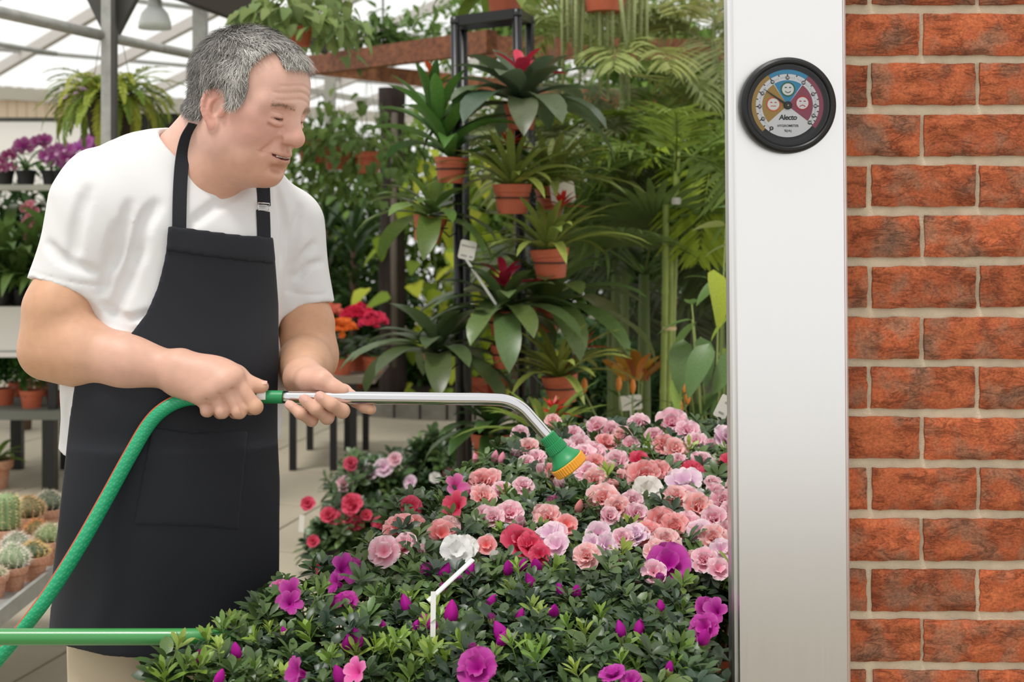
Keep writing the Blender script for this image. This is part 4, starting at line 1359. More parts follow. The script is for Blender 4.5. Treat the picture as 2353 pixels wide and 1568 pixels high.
def petal_mat():
    m = bpy.data.materials.new('petal'); m.use_nodes = True
    N = m.node_tree.nodes; L = m.node_tree.links; b = N['Principled BSDF']
    oi = N.new('ShaderNodeObjectInfo'); at = N.new('ShaderNodeAttribute'); at.attribute_name = 'edge'
    pw = N.new('ShaderNodeMath'); pw.operation = 'POWER'; pw.inputs[1].default_value = 1.6; L.new(at.outputs['Fac'], pw.inputs[0])
    mu = N.new('ShaderNodeMath'); mu.operation = 'MULTIPLY'; L.new(pw.outputs[0], mu.inputs[0]); L.new(oi.outputs['Alpha'], mu.inputs[1])
    mx = N.new('ShaderNodeMix'); mx.data_type = 'RGBA'; L.new(mu.outputs[0], mx.inputs['Factor'])
    L.new(oi.outputs['Color'], mx.inputs[6]); mx.inputs[7].default_value = (0.93, 0.84, 0.86, 1)
    L.new(mx.outputs[2], b.inputs['Base Color'])
    b.inputs['Roughness'].default_value = 0.6; b.inputs['Specular IOR Level'].default_value = 0.25
    tr = N.new('ShaderNodeBsdfTranslucent'); L.new(mx.outputs[2], tr.inputs[0])
    ms = N.new('ShaderNodeMixShader'); ms.inputs[0].default_value = 0.30
    L.new(b.outputs[0], ms.inputs[1]); L.new(tr.outputs[0], ms.inputs[2]); L.new(ms.outputs[0], N['Material Output'].inputs[0])
    return m
PETAL = petal_mat()

def wprof(kind, t):
    if kind == 'strap': return min(1, 0.55+1.4*t)*(1-max(0, (t-0.62)/0.38)**2.2)
    if kind == 'lance': return (math.sin(math.pi*min(1, t**0.75)))**0.9 if 0 < t < 1 else 0
    if kind == 'ovate': return (math.sin(math.pi*(t**0.62)))**0.75 if 0 < t < 1 else 0
    if kind == 'obovate': return 0.12+0.9*(math.sin(math.pi*min(1, (t**1.35)*0.97)))**0.9 if t < 1 else 0.05
    if kind == 'heart': return (1.0-t)**0.62*min(1, 0.55+4*t)
    return math.sin(math.pi*t)

def leaf_geo(kind='lance', L=1.0, W=0.2, droop=0.6, fold=0.25, n=7, lift=0.0, wave=0.0, twist=0.0, stalk=0.0):
    """leaf from the origin along +Y, upper face +Z"""
    V = []; F = []
    y = z = 0.0; ds = L/n
    if stalk:
        y = stalk
    for i in range(n+1):
        t = i/n
        w = W/2*max(wprof(kind, t), 0.02)
        th = lift - droop*(t**1.2)
        up = fold*w
        tw = twist*t
        for sgn in (-1, 0, 1):
            px = sgn*w; pz = up if sgn else 0.0
            pz += wave*W*math.sin(t*17+sgn) * (1 if sgn else 0)
            cx = px*math.cos(tw) - pz*math.sin(tw); cz = px*math.sin(tw)+pz*math.cos(tw)
            V.append((cx, y - cz*math.sin(th), z + cz*math.cos(th)))
        y += ds*math.cos(th); z += ds*math.sin(th)
    for i in range(n):
        a = i*3
        F += [(a, a+1, a+4, a+3), (a+1, a+2, a+5, a+4)]
    return V, F

_LM = {}
def leaf_mesh(*a, **k):
    key = (a, tuple(sorted(k.items())))
    if key not in _LM:
        _LM[key] = new_mesh('leaf', *leaf_geo(*a, **k))
    return _LM[key]

def orient(base, az, el, roll=0.0, s=1.0):
    """leaf matrix: leaves the base towards azimuth az, raised by el"""
    return Matrix.Translation(base) @ Matrix.Rotation(az - math.pi/2, 4, 'Z') @ Matrix.Rotation(el, 4, 'X') @ Matrix.Rotation(roll, 4, 'Y') @ Matrix.Scale(s, 4)

def colvar(c, r, amt=0.12):
    c = lin(c); f = 1 + r.normal(0, amt); g = r.normal(0, amt*0.35)
    if c[1] > c[0]*1.02 and c[1] > c[2]:       # greens: a touch more olive
        c = (c[0]*1.14, c[1]*0.97, c[2]*1.02)
    return (max(0, min(1, c[0]*(f+g))), max(0, min(1, c[1]*f)), max(0, min(1, c[2]*(f-g))), 1)

def leaf_obj(me, M4, col, parent, name='leaf', material=None):
    o = link(name, me, material or LEAF, parent, mat4=M4)
    o.color = col
    return o

TERRA = mat('terracotta_plastic', '#b85e40', 0.5, spec=0.4, vary=0.06, vscale=12)
CLAY = mat('clay_pot', '#c07a58', 0.85, col2='#c9a48c', vscale=9, bump=0.2, bscale=120)
SOIL = mat('potting_soil', '#3a2c22', 0.95, bump=1.0, bscale=90, bdist=0.006)
BLACKPOT = mat('black_pot', '#1d1d1d', 0.55)
_pots = {}
def pot_mesh(kind):
    if kind in _pots: return _pots[kind]
    if kind == 'clay':     # rim radius 1 at z=0, going down
        pr = [(0.62, -1.55), (0.80, -0.50), (0.86, -0.50), (0.93, -0.46), (1.0, -0.05), (0.98, 0.0), (0.90, 0.0), (0.86, -0.10), (0.84, -0.16)]
    else:
        pr = [(0.70, -1.45), (0.72, -1.47), (0.88, -0.42), (0.93, -0.40), (0.985, -0.06), (1.0, 0.0), (0.93, 0.0), (0.90, -0.10), (0.88, -0.18)]
    m = MB().lathe(pr, 28); n = 28
    m.f.append(tuple(range(n-1, -1, -1)))
    me = smooth_by_angle(m.mesh('pot'), 0.6)
    s = MB().lathe([(0.885, -0.16), (0.6, -0.12), (0.3, -0.1), (0.001, -0.09)], 20).mesh('soil', True)
    _pots[kind] = (me, s)
    return _pots[kind]

def add_pot(root, R, kind='plastic', material=None, z=0.0, h=1.0):
    """pot with its rim centre at z above the thing's origin"""
    me, so = pot_mesh(kind)
    p = link('pot', me, material or (CLAY if kind == 'clay' else TERRA), root, loc=(0, 0, z), scale=(R, R, R*h))
    link('soil', so, SOIL, root, loc=(0, 0, z), scale=(R, R, R))
    return p

# ---- petals and blossoms
def petal_geo(L, W, curl, ruffle, r, nx=5, ny=6, cup=0.3, nar=0.25, phase=None):
    V = []; F = []; E = []
    ph = r.random()*6 if phase is None else phase
    y = z = 0; 
    for j in range(ny+1):
        t = j/ny
        w = W/2*(nar + (1-nar)*math.sin(math.pi*min(1, t*0.62+0.08)))*(1 if t < 0.85 else 1-((t-0.85)/0.15)**2*0.35)
        th = -curl*t
        for i in range(nx+1):
            u = 2*i/nx-1
            e = max(abs(u)**2, t**2)
            ru = ruffle*L*(t**1.3)*(0.4+0.6*abs(u))*math.sin(u*5.5+ph+t*3.0) + ruffle*0.6*L*t*t*math.sin(u*11+ph*2)
            zz = cup*w*u*u + ru
            yy = y*(1-0.10*u*u*(t**2))
            V.append((u*w, yy - zz*math.sin(th), z + zz*math.cos(th))); E.append(e if t > 0.15 else 0.0)
        y += L/ny*math.cos(th); z += L/ny*math.sin(th)
    for j in range(ny):
        for i in range(nx):
            a = j*(nx+1)+i
            F.append((a, a+1, a+nx+2, a+nx+1))
    return V, F, E

def compose(parts, name):
    V = []; F = []; E = []
    for (v, f, e), M4 in parts:
        b = len(V)
        V += [tuple(M4 @ Vector(p)) for p in v]; F += [tuple(i+b for i in q) for q in f]; E += e
    me = new_mesh(name, V, F)
    at = me.attributes.new('edge', 'FLOAT', 'POINT'); at.data.foreach_set('value', np.array(E, np.float32))
    return me

def build_blossoms():
    r = np.random.default_rng(21)
    out = {'double': [], 'open': [], 'cup': [], 'bud': [], 'trumpet': []}
    for v in range(6):     # double ruffled azalea, about 1 unit across, facing +Z
        P = []
        for k in range(7):
            a = 2*math.pi*k/7 + r.normal(0, 0.12)
            P.append((petal_geo(0.56, 0.52, 0.25+0.4*r.random(), 0.085, r), orient((0, 0, 0), a, 0.45+0.25*r.random())))
        for k in range(6):
            a = 2*math.pi*(k+0.5)/6 + r.normal(0, 0.15)
            P.append((petal_geo(0.42, 0.42, 0.15+0.3*r.random(), 0.10, r), orient((0, 0, 0.04), a, 0.95+0.2*r.random())))
        for k in range(4):
            a = 2*math.pi*k/4 + r.normal(0, 0.3)
            P.append((petal_geo(0.30, 0.32, 0.0, 0.12, r, nx=4, ny=4), orient((0, 0, 0.08), a, 1.25+0.2*r.random())))
        out['double'].append(compose(P, 'blossom'))
    for v in range(3):     # wide open single
        P = []
        for k in range(5):
            a = 2*math.pi*k/5 + r.normal(0, 0.08)
            P.append((petal_geo(0.58, 0.60, 0.35+0.3*r.random(), 0.085, r, nx=7, ny=7, cup=0.2), orient((0, 0, 0), a, 0.62)))
        for k in range(4):
            a = 2*math.pi*(k+0.4)/4
            P.append((petal_geo(0.42, 0.40, 0.2, 0.10, r, nx=5, ny=5), orient((0, 0, 0.05), a, 0.95)))
        out['open'].append(compose(P, 'blossom'))
    for v in range(3):     # trumpet, flaring
        P = []
        for k in range(5):
            a = 2*math.pi*k/5 + r.normal(0, 0.1)
            P.append((petal_geo(0.85, 0.48, 1.35, 0.03, r, ny=8, cup=0.3), orient((0, 0, 0), a, 1.30)))
        out['trumpet'].append(compose(P, 'blossom'))
    for v in range(3):     # half open cup
        P = []
        for k in range(6):
            a = 2*math.pi*k/6 + r.normal(0, 0.15)
            P.append((petal_geo(0.75, 0.58, 0.25*(k % 2)-0.25, 0.03, r, cup=0.5), orient((0, 0, 0), a, 1.15+0.1*(k % 2))))
        out['cup'].append(compose(P, 'blossom'))
    for v in range(3):     # closed bud: wrapped pointed petals
        V = []; F = []; E = []
        n, m = 14, 10
        for j in range(m+1):
            t = j/m
            rad = 0.26*(math.sin(math.pi*min(1, t**0.8*0.98)))**0.8 + 0.02*(1-t)
            for i in range(n):
                a = 2*math.pi*i/n + t*1.2
                rr = rad*(1+0.10*math.cos(3*(a)+v))
                V.append((rr*math.cos(a), rr*math.sin(a), t)); E.append(0)
        for j in range(m):
            for i in range(n):
                i2 = (i+1) % n
                F.append((j*n+i, j*n+i2, (j+1)*n+i2, (j+1)*n+i))
        out['bud'].append(compose([((V, F, E), Matrix.Identity(4))], 'bud'))
    return out
BLOOM = build_blossoms()

def build_sprigs():
    r = np.random.default_rng(33)
    dark, young = [], []
    for v in range(7):
        V = []; F = []
        nl = 11
        for k in range(nl):
            a = k*2.4 + r.normal(0, 0.2)
            el = 0.15 + 0.75*(k/nl) + r.normal(0, 0.12)
            Ls = 0.042*(1.1-0.35*k/nl)*(1+r.normal(0, 0.1))
            v_, f_ = leaf_geo('obovate', Ls, Ls*0.40, 0.25+0.5*r.random(), 0.18, 5)
            M4 = orient((0, 0, -0.010+0.016*k/nl), a, el, r.normal(0, 0.25))
            b = len(V); V += [tuple(M4 @ Vector(p)) for p in v_]; F += [tuple(i+b for i in q) for q in f_]
        t = MB().tube([(0, 0, -0.055), (0.002, 0, -0.02), (0, 0, 0.006)], [0.0016, 0.0014, 0.0009], 5)
        b = len(V); V += t.v; F += [tuple(i+b for i in q) for q in t.f]
        dark.append(new_mesh('leaf_sprig', V, F))
    for v in range(5):
        V = []; F = []
        nl = 8
        for k in range(nl):
            a = k*2.4 + r.normal(0, 0.2); el = 0.55 + 0.65*(k/nl) + r.normal(0, 0.1)
            Ls = 0.036*(1.1-0.4*k/nl)
            v_, f_ = leaf_geo('obovate', Ls, Ls*0.32, 0.1+0.3*r.random(), 0.25, 5)
            M4 = orient((0, 0, -0.006+0.022*k/nl), a, el, r.normal(0, 0.2))
            b = len(V); V += [tuple(M4 @ Vector(p)) for p in v_]; F += [tuple(i+b for i in q) for q in f_]
        t = MB().tube([(0, 0, -0.06), (0.002, 0, -0.02), (0, 0, 0.014)], [0.0013, 0.0012, 0.0008], 5)
        b = len(V); V += t.v; F += [tuple(i+b for i in q) for q in t.f]
        young.append(new_mesh('leaf_sprig', V, F))
    return dark, young
SPRIG_D, SPRIG_Y = build_sprigs()

COLORS = {'C': ('#ee7a78', 0.55), 'S': ('#f29a95', 0.75), 'P': ('#f09fb8', 0.85), 'W': ('#f2f0ec', 0.0), 'L': ('#e9bcd8', 0.9),
          'M': ('#b8189a', 0.10), 'R': ('#dd2f5c', 0.15), 'K': ('#dc4ba0', 0.25)}
def bloom_obj(parent, pos, size, kind, ckey, r, nrm=None, inv=None):
    c, al = COLORS[ckey]
    me = BLOOM[kind][r.integers(len(BLOOM[kind]))]
    n = Vector(nrm) if nrm is not None else Vector((r.normal(0, 0.25), -0.62 + r.normal(0, 0.22), 0.72))
    n.normalize()
    q = n.to_track_quat('Z', 'Y') @ Quaternion((0, 0, 1), r.random()*6.28)
    M4 = Matrix.Translation(pos) @ q.to_matrix().to_4x4() @ Matrix.Scale(size, 4)
    if inv is not None: M4 = inv @ M4
    o = link('bud' if kind == 'bud' else 'blossom', me, PETAL, parent, mat4=M4)
    cc = colvar(c, r, 0.05); o.color = (cc[0], cc[1], cc[2], al)
    return o

# ---- long leaves: palms and ferns
def frond_geo(L, n, wl, arch, r, lw=0.03, vdroop=0.5, start=0.22, taper=True):
    """pinnate frond along +Y with a stalk"""
    V = []; F = []
    pts = []; y = z = 0
    N = 22
    for i in range(N+1):
        t = i/N; th = -arch*t
        pts.append(Vector((0, y, z))); y += L/N*math.cos(th); z += L/N*math.sin(th)
    tb = MB().tube(pts, [0.007*L*(1.1-t) for t in np.linspace(0, 1, N+1)], 5)
    V += tb.v; F += tb.f
    for i in range(n):
        t = start + (1-start)*i/(n-1)
        k = min(N-1, int(t*N)); p = pts[k].lerp(pts[k+1], t*N-k)
        th = -arch*t
        ll = wl*(math.sin(math.pi*(0.18+0.78*(i/(n-1))))**0.8 if taper else 1)*(1+r.normal(0, 0.06))
        for s in (-1, 1):
            v_, f_ = leaf_geo('lance', ll, lw*(0.8+0.4*r.random()), vdroop+r.normal(0, 0.12), 0.3, 4)
            a = math.pi/2 - s*(1.05-0.5*t+r.normal(0, 0.06))
            M4 = Matrix.Translation(p) @ Matrix.Rotation(th, 4, 'X') @ orient((0, 0, 0), a, 0.15+r.normal(0, 0.1), 0)
            b = len(V); V += [tuple(M4 @ Vector(q)) for q in v_]; F += [tuple(j+b for j in q) for q in f_]
    return V, F
_r = np.random.default_rng(51)
PALM = [new_mesh('frond', *frond_geo(1.0, 26, 0.40, a, _r, 0.032, 0.7)) for a in (0.9, 1.2, 1.5, 0.6)]
FERN = [new_mesh('frond', *frond_geo(1.0, 34, 0.13, a, _r, 0.028, 0.3, 0.08)) for a in (1.3, 1.7, 2.1)]

def fan_mesh():
    V = []; F = []
    for k in range(19):
        a = math.radians(-20 + 220*k/18)
        v_, f_ = leaf_geo('lance', 0.55, 0.05, 0.9, 0.35, 6)
        M4 = Matrix.Translation((0, 0.45, 0)) @ orient((0, 0, 0), a, 0.1, 0)
        b = len(V); V += [tuple(M4 @ Vector(q)) for q in v_]; F += [tuple(j+b for j in q) for q in f_]
    t = MB().tube([(0, 0, 0), (0, 0.45, 0)], [0.008, 0.006], 5)
    b = len(V); V += t.v; F += [tuple(j+b for j in q) for q in t.f]
    return new_mesh('fan_leaf', V, F)
FAN = fan_mesh()

def scatter_foliage(name, parent, centre, radii, n, leafkind, L, W, col, r, material=None, shell=0.55, droop=0.4, down=0.0):
    """one mesh of many small leaves filling an ellipsoid, for far shrubs"""
    base_v, base_f = leaf_geo(leafkind, L, W, droop, 0.2, 3)
    bv = np.array(base_v); bf = np.array(base_f)
    d = r.normal(0, 1, (n, 3)); d /= np.linalg.norm(d, axis=1)[:, None]
    rad = (shell + (1-shell)*r.random(n))[:, None]
    pos = np.array(centre) + d*rad*np.array(radii)
    az = r.random(n)*2*math.pi; el = r.normal(0.1-down, 0.55, n); sc = 0.7+0.6*r.random(n)
    ca, sa, ce, se = np.cos(az), np.sin(az), np.cos(el), np.sin(el)
    X = bv[:, 0][None]*sc[:, None]; Yv = bv[:, 1][None]*sc[:, None]; Z = bv[:, 2][None]*sc[:, None]
    y2 = Yv*ce[:, None] - Z*se[:, None]; z2 = Yv*se[:, None] + Z*ce[:, None]
    x3 = X*ca[:, None] - y2*sa[:, None]; y3 = X*sa[:, None] + y2*ca[:, None]
    V = np.stack([x3, y3, z2], 2) + pos[:, None, :]
    F = (bf[None] + (np.arange(n)*len(bv))[:, None, None]).reshape(-1, 4)
    me = new_mesh(name, V.reshape(-1, 3), F)
    o = link(name, me, material or LEAF_SOFT, parent)
    o.color = (*lin(col), 1)
    o['kind'] = 'stuff'
    return o
# ------------------------------------------------------------------ bench of azaleas
def surfY(py): return 0.88/(0.14 + (py-HOR)/FPX)
def surfZ(Y): return 0.785 + 0.14*(Y-1.75)
def on_bed(px, py):
    Y = surfY(py); return PX(px, py, Y)

BENCH_Z = 0.575
def build_bench():
    bw = mat('bench_board', '#8f8676', 0.8, col2='#6d6557', vscale=4, stretch=(1, 14, 14))
    steel = mat('bench_steel', '#8d918f', 0.45, metal=0.5)
    root = thing('plant_bench', 'slatted display bench hidden under the azalea plants', 'bench', (0, 1.66, 0))
    k = 0
    y = 1.66
    while y < 3.0:
        xl = -0.44 + max(0, y-1.75)*0.36
        xr = 0.295 if y < 2.085 else 0.60
        MB().box((xl, y-1.66, BENCH_Z-0.02), (xr, y-1.66+0.085, BENCH_Z)).build('board', bw, root)
        y += 0.098
    for x, yy in ((-0.38, 1.70), (0.27, 1.70), (0.02, 2.92), (0.55, 2.92), (0.27, 2.30), (-0.20, 2.30)):
        MB().box((x-0.018, yy-1.66-0.018, 0), (x+0.018, yy-1.66+0.018, BENCH_Z-0.02)).build('leg', steel, root)
    for a, b in (((-0.38, 1.70), (0.27, 1.70)), ((0.02, 2.92), (0.55, 2.92)), ((-0.38, 1.70), (-0.20, 2.30)), ((-0.20, 2.30), (0.02, 2.92)), ((0.27, 1.70), (0.27, 2.30))):
        MB().beam((a[0], a[1]-1.66, BENCH_Z-0.045), (b[0], b[1]-1.66, BENCH_Z-0.045), 0.03, 0.045).build('rail', steel, root)
build_bench()

def build_azaleas():
    r = np.random.default_rng(77)
    # flowers: px, py, width in px, kind, colour
    T = {'d': 'double', 'o': 'open', 'c': 'cup', 'b': 'bud', 't': 'trumpet'}
    B = '''1195 995 40 dP|1270 968 38 dS|1183 1042 46 cP|1215 1028 48 dS|1232 1052 44 dP|1252 1006 50 dP|1242 1078 38 cP|1318 1000 46 dP|1332 1022 52 dP|1375 985 56 dP|1402 992 52 dP|1432 1002 48 dS
1470 972 48 dP|1545 975 72 dP|1505 1002 44 dP|1580 992 56 dP|1602 1016 50 dP|1550 1034 58 dS|1528 1022 50 dC|1488 1032 32 cW|1640 1022 44 cP|1668 1010 68 dL|1342 1050 62 dP|1364 1040 56 dP|1368 1068 52 dC|1420 1062 58 dP|1440 1050 34 cW|1398 1072 44 cP
1468 1056 44 oR|1612 1062 54 dP|1642 1070 48 cP|1678 1066 50 oR|1590 1086 54 oR|1480 1096 74 dC|1512 1086 60 dC|1455 1088 50 dS|1424 1092 46 cS|1575 1112 76 oL|1488 1126 64 oW|1530 1132 38 cP|1606 1134 34 cW
1266 1086 48 dC|1286 1112 48 cP|1350 1086 54 dP|1366 1102 56 dS|1400 1118 52 cC|1275 1152 44 cK|1325 1166 30 bS|1386 1150 76 dS|1420 1166 58 dS|1452 1150 50 dP|1462 1182 56 dP|1400 1184 44 dP
1556 1146 62 dS|1602 1166 68 dS|1580 1140 52 dP|1660 1152 58 dP|1646 1192 60 dP|1680 1172 46 dP|1112 1110 66 dC|1132 1098 46 dS|1106 1142 60 dS|1152 1126 46 dP|1040 1126 54 tK|1076 1136 36 cK|940 1162 48 oR|1060 1172 64 tR|1112 1182 46 dP
1134 1190 52 dP|1172 1180 60 dP|1202 1196 46 cP|1150 1056 26 bP|1095 1056 22 bP|1135 1052 26 bP|920 1216 72 dC|952 1204 44 oC|1012 1226 62 oC|1030 1208 46 oS|882 1266 66 oP|930 1256 62 oP|975 1262 38 cP|1046 1264 66 oW|1068 1256 52 oW
1118 1250 42 oC|1132 1236 36 cW|1164 1214 28 cW|1141 1276 42 cW|1190 1250 82 oR|1216 1256 62 oR|1242 1272 46 oR|1266 1230 62 oL|1282 1252 56 oL|1262 1190 62 dS|1240 1182 50 dS|1302 1204 46 oC|1280 1222 46 oP|1375 1225 54 oL|1362 1252 52 oL
1390 1252 50 oL|1350 1276 58 dS|1420 1290 34 cS|1414 1306 28 cS|1520 1206 78 dC|1552 1216 72 dC|1490 1226 60 dC|1530 1246 66 dS|1512 1266 56 dS|1582 1202 56 dP|1612 1222 56 oL|1642 1236 62 dS|1668 1222 52 dP|1660 1262 50 oL|1622 1286 58 dP
1592 1280 46 cS|1652 1306 50 oP|1540 1298 90 oM|1504 1312 52 oP|1512 1328 34 cM|1645 1130 44 dP|1690 1120 50 dP|1700 1200 54 dS|1710 1060 54 dP|1700 1270 54 dP|1640 1110 40 dP|1560 1060 46 dP|1450 1020 40 dP|1300 1030 44 dP|1210 1060 36 dP
778 1316 66 tM|804 1296 46 cM|786 1346 50 tM|796 1382 48 oM|642 1356 48 oK|684 1376 70 tM|664 1392 52 tM|762 1382 38 bM|976 1310 50 cM|1010 1316 40 bM|1166 1306 34 bM|1236 1300 38 bM|1196 1300 30 bM|1226 1336 32 bM|1325 1360 32 bM|1076 1312 32 bM
940 1392 40 bM|1036 1412 48 bM|1004 1428 44 bM|1166 1456 50 bM|1146 1468 36 bM|824 1472 42 bM|796 1476 38 bM|656 1452 22 bM|546 1498 36 bM|464 1506 48 cM|496 1556 34 bM|702 1552 70 tM|794 1552 46 bM|832 1550 60 tK|672 1560 34 bM|1100 1536 84 oM|1090 1490 36 cM|1040 1330 40 cM|1012 1350 34 cM|1120 1380 30 bM
1466 1446 36 bM|1430 1450 36 bM|1520 1396 28 bM|1622 1398 52 oM|1652 1412 56 tM|1626 1442 64 oM|1612 1462 40 bM|1412 1552 56 oM|1452 1562 44 oM|1536 1532 28 bM|1270 1400 34 bM|1296 1356 30 bM|1130 1420 32 cM|1190 1415 30 bM|950 1440 26 bM|880 1440 24 bM'''
    flowers = []
    for t in B.replace('\n', '|').split('|'):
        a, b, w, kc = t.split()
        flowers.append((int(a), int(b), int(w), T[kc[0]], kc[1]))
    for _ in range(46):      # the far rows are nearly solid with bloom
        a_, b_ = r.uniform(1200, 1690), r.uniform(985, 1270)
        if b_ > 1150 and r.random() < 0.45: continue
        if min((a_-f[0])**2+(b_-f[1])**2 for f in flowers) < 26**2 or (abs(a_-1290) < 60 and abs(b_-1060) < 60): continue
        flowers.append((a_, b_, r.uniform(44, 60), 'double', 'PSPCSPL'[r.integers(7)]))
    # the plants: where each one's crown shows, and its label
    sites = [
        (425, 1560, 'young purple-budded azalea at the near corner, in front of the green rail end'),
        (640, 1500, 'azalea with scattered purple buds just right of the green rail end'),
        (700, 1390, 'azalea with large magenta blooms against the black apron hem'),
        (860, 1500, 'leafy azalea with paired purple buds left of the white plant label stake'),
        (880, 1385, 'leafy azalea with one magenta bud below the pale pink blooms'),
        (1090, 1530, 'azalea with one big round magenta bloom at the bottom edge'),
        (1080, 1400, 'leafy azalea behind the bent white label stake with purple buds'),
        (1290, 1500, 'mostly green azalea filling the bottom middle of the bench'),
        (1290, 1380, 'green azalea with a row of small purple buds below the crimson blooms'),
        (1490, 1490, 'green azalea with two upright purple buds at lower right'),
        (1590, 1430, 'azalea with magenta blooms and lime shoots beside the metal post'),
        (1500, 1350, 'leafy azalea carrying the single big magenta bloom under coral flowers'),
        (930, 1225, 'azalea with coral and pale pink blooms at the left end of the bench'),
        (1075, 1245, 'azalea with pure white blooms at the tip of the bent label stake'),
        (1215, 1245, 'azalea with large crimson double blooms in the middle of the bench'),
        (1370, 1250, 'azalea with pale lilac ruffled blooms and one salmon bloom'),
        (1540, 1235, 'azalea thick with coral double blooms above the magenta flower'),
        (1660, 1245, 'pale pink azalea touching the metal post at mid height'),
        (1090, 1130, 'azalea with coral rosettes and hot pink trumpets at the left back edge'),
        (1180, 1170, 'azalea with soft pink ruffled blooms left of the watering rose'),
        (1290, 1140, 'azalea with pink blooms directly under the orange watering rose'),
        (1410, 1155, 'azalea with dense salmon double blooms right of the watering rose'),
        (1590, 1150, 'azalea with salmon and lilac blooms near the post, middle row'),
        (1500, 1090, 'azalea with the largest coral rosettes in the back rows'),
        (1225, 1035, 'azalea with small pink blooms behind the bent steel tube'),
        (1360, 1030, 'azalea with pink blooms in the back row above the watering rose'),
        (1450, 990, 'pink azalea in the far row below the distant white sign'),
        (1570, 1000, 'azalea with the tall pink rosette in the far row'),
        (1660, 1040, 'azalea with white-lilac and crimson blooms in the far corner by the post'),
    ]
    poly = [on_bed(*p) for p in ((345, 1568), (352, 1510), (470, 1490), (570, 1400), (610, 1345), (660, 1340), (745, 1310), (845, 1262), (890, 1190), (935, 1150), (1010, 1130), (1070, 1075), (1165, 1025), (1200, 1000), (1300, 985), (1500, 978), (1690, 980))]
    poly = [(p.x, p.y) for p in poly] + [(0.60, 2.88), (0.60, 2.12), (0.27, 2.10), (0.27, 1.74), (-0.45, 1.74)]
    roots = []
    for (px, py, lab) in sites:
        p = on_bed(px, py)
        z = BENCH_Z
        t = thing('azalea_plant', lab, 'azalea', (p.x, p.y, z), 0, 'azaleas on the bench')
        add_pot(t, 0.062, 'plastic', None, 0.092)
        top = surfZ(p.y) - z
        for k in range(4):
            a = k*1.7 + r.random(); d = 0.05 if p.x < 0.15 or p.y > 2.12 else 0.018
            MB().tube([(0, 0, 0.07), (d*0.4*math.cos(a), d*0.4*math.sin(a), 0.07+(top-0.07)*0.5), (d*math.cos(a)*1.6, d*math.sin(a)*1.6, top-0.03)], [0.004, 0.003, 0.002], 6).build('stem', mat('woody_stem', '#6a5340', 0.8), t)
        roots.append((t, p))
    cen = np.array([(p.x, p.y) for _, p in roots])
    invs = [Matrix.Translation((-p.x, -p.y, -BENCH_Z)) for _, p in roots]
    def owner(x, y): return int(np.argmin((cen[:, 0]-x)**2 + (cen[:, 1]-y)**2))
    fpos = []
    for (px, py, w, kind, ck) in flowers:
        Y = surfY(py) - (0.045 if kind in ('double', 'open', 'trumpet') else 0.03)
        p = PX(px, py, Y)
        size = w*Y/FPX
        k = owner(p.x, p.y)
        nrm = None
        if kind == 'bud':
            size *= 1.25; nrm = (r.normal(0, 0.35), r.normal(-0.1, 0.2), 1.0); p = p - Vector((0, 0, size*0.45))
        elif kind == 'trumpet':
            size *= 0.95; nrm = (r.normal(-0.2, 0.5), -0.6, 0.45)
        elif kind == 'cup':
            size *= 1.05; nrm = (r.normal(0, 0.25), r.normal(-0.15, 0.2), 1.0); p = p - Vector((0, 0, size*0.42))
        else:
            size *= 1.14
            nrm = (r.normal(0, 0.22), -0.75+r.normal(0, 0.2), 0.62)
            p = p + Vector((0, 0.012, -0.008))
        bloom_obj(roots[k][0], p, size, kind, ck, r, nrm, invs[k])
        if kind in ('bud', 'cup'):
            nn = Vector(nrm).normalized()
            c = MB().lathe([(0.002, -0.012), (0.0048, -0.004), (0.0062, 0.004), (0.0050, 0.011), (0.0001, 0.006)], 8).mesh('calyx', True)
            o = link('calyx', c, LEAF, roots[k][0], mat4=invs[k] @ Matrix.Translation(p) @ nn.to_track_quat('Z', 'Y').to_matrix().to_4x4())
            o.color = colvar('#8fa05a', r)
        fpos.append((p.x, p.y, size*0.5, kind))
    # foliage shoots over the whole bed
    P = np.array(poly)
    lo = P.min(0); hi = P.max(0)
    pts = []
    tries = 0
    gridd = {}
    def okay(x, y, dmin):
        gx, gy = int(x/0.03), int(y/0.03)
        for i in range(gx-1, gx+2):
            for j in range(gy-1, gy+2):
                for (qx, qy) in gridd.get((i, j), ()):
                    if (qx-x)**2+(qy-y)**2 < dmin*dmin: return False
        gridd.setdefault((gx, gy), []).append((x, y))
        return True
    C = r.random((26000, 2))*(hi-lo)+lo
    ins = poly_sd(C[:, 0], C[:, 1], poly) < 0
    greens = ['#3f5a36', '#4b6a3c', '#55753f', '#37513a', '#5d7f45']
    def clear_of_post(p, rad):
        if p.y - rad > 1.955: return True
        return CXP + (p.x+rad)/max(p.y-rad*0.3, 0.5)*FPX < 1684
    big = np.array([(a, b, c) for a, b, c, k in fpos if k in ('double', 'open')])
    for x, y in C[ins]:
        if not okay(x, y, 0.0185): continue
        z = surfZ(y)
        dd = np.sqrt((big[:, 0]-x)**2 + (big[:, 1]-y)**2) - big[:, 2]*0.85
        infl = dd.min() < 0.004
        far = y > 2.02
        h = r.normal(-0.006, 0.010) - (0.030 if infl else 0.0)
        yg = (not infl) and r.random() < (0.20 if not far else 0.06)
        p = Vector((x, y, z + h + (0.012 if yg else 0)))
        if not clear_of_post(p, 0.040): continue
        k = owner(x, y)
        s = r.uniform(0.58, 0.95)
        q = Vector((r.normal(0, 0.28), r.normal(-0.12, 0.28), 1)).normalized().to_track_quat('Z', 'Y') @ Quaternion((0, 0, 1), r.random()*6.28)
        M4 = invs[k] @ Matrix.Translation(p) @ q.to_matrix().to_4x4() @ Matrix.Scale(s, 4)
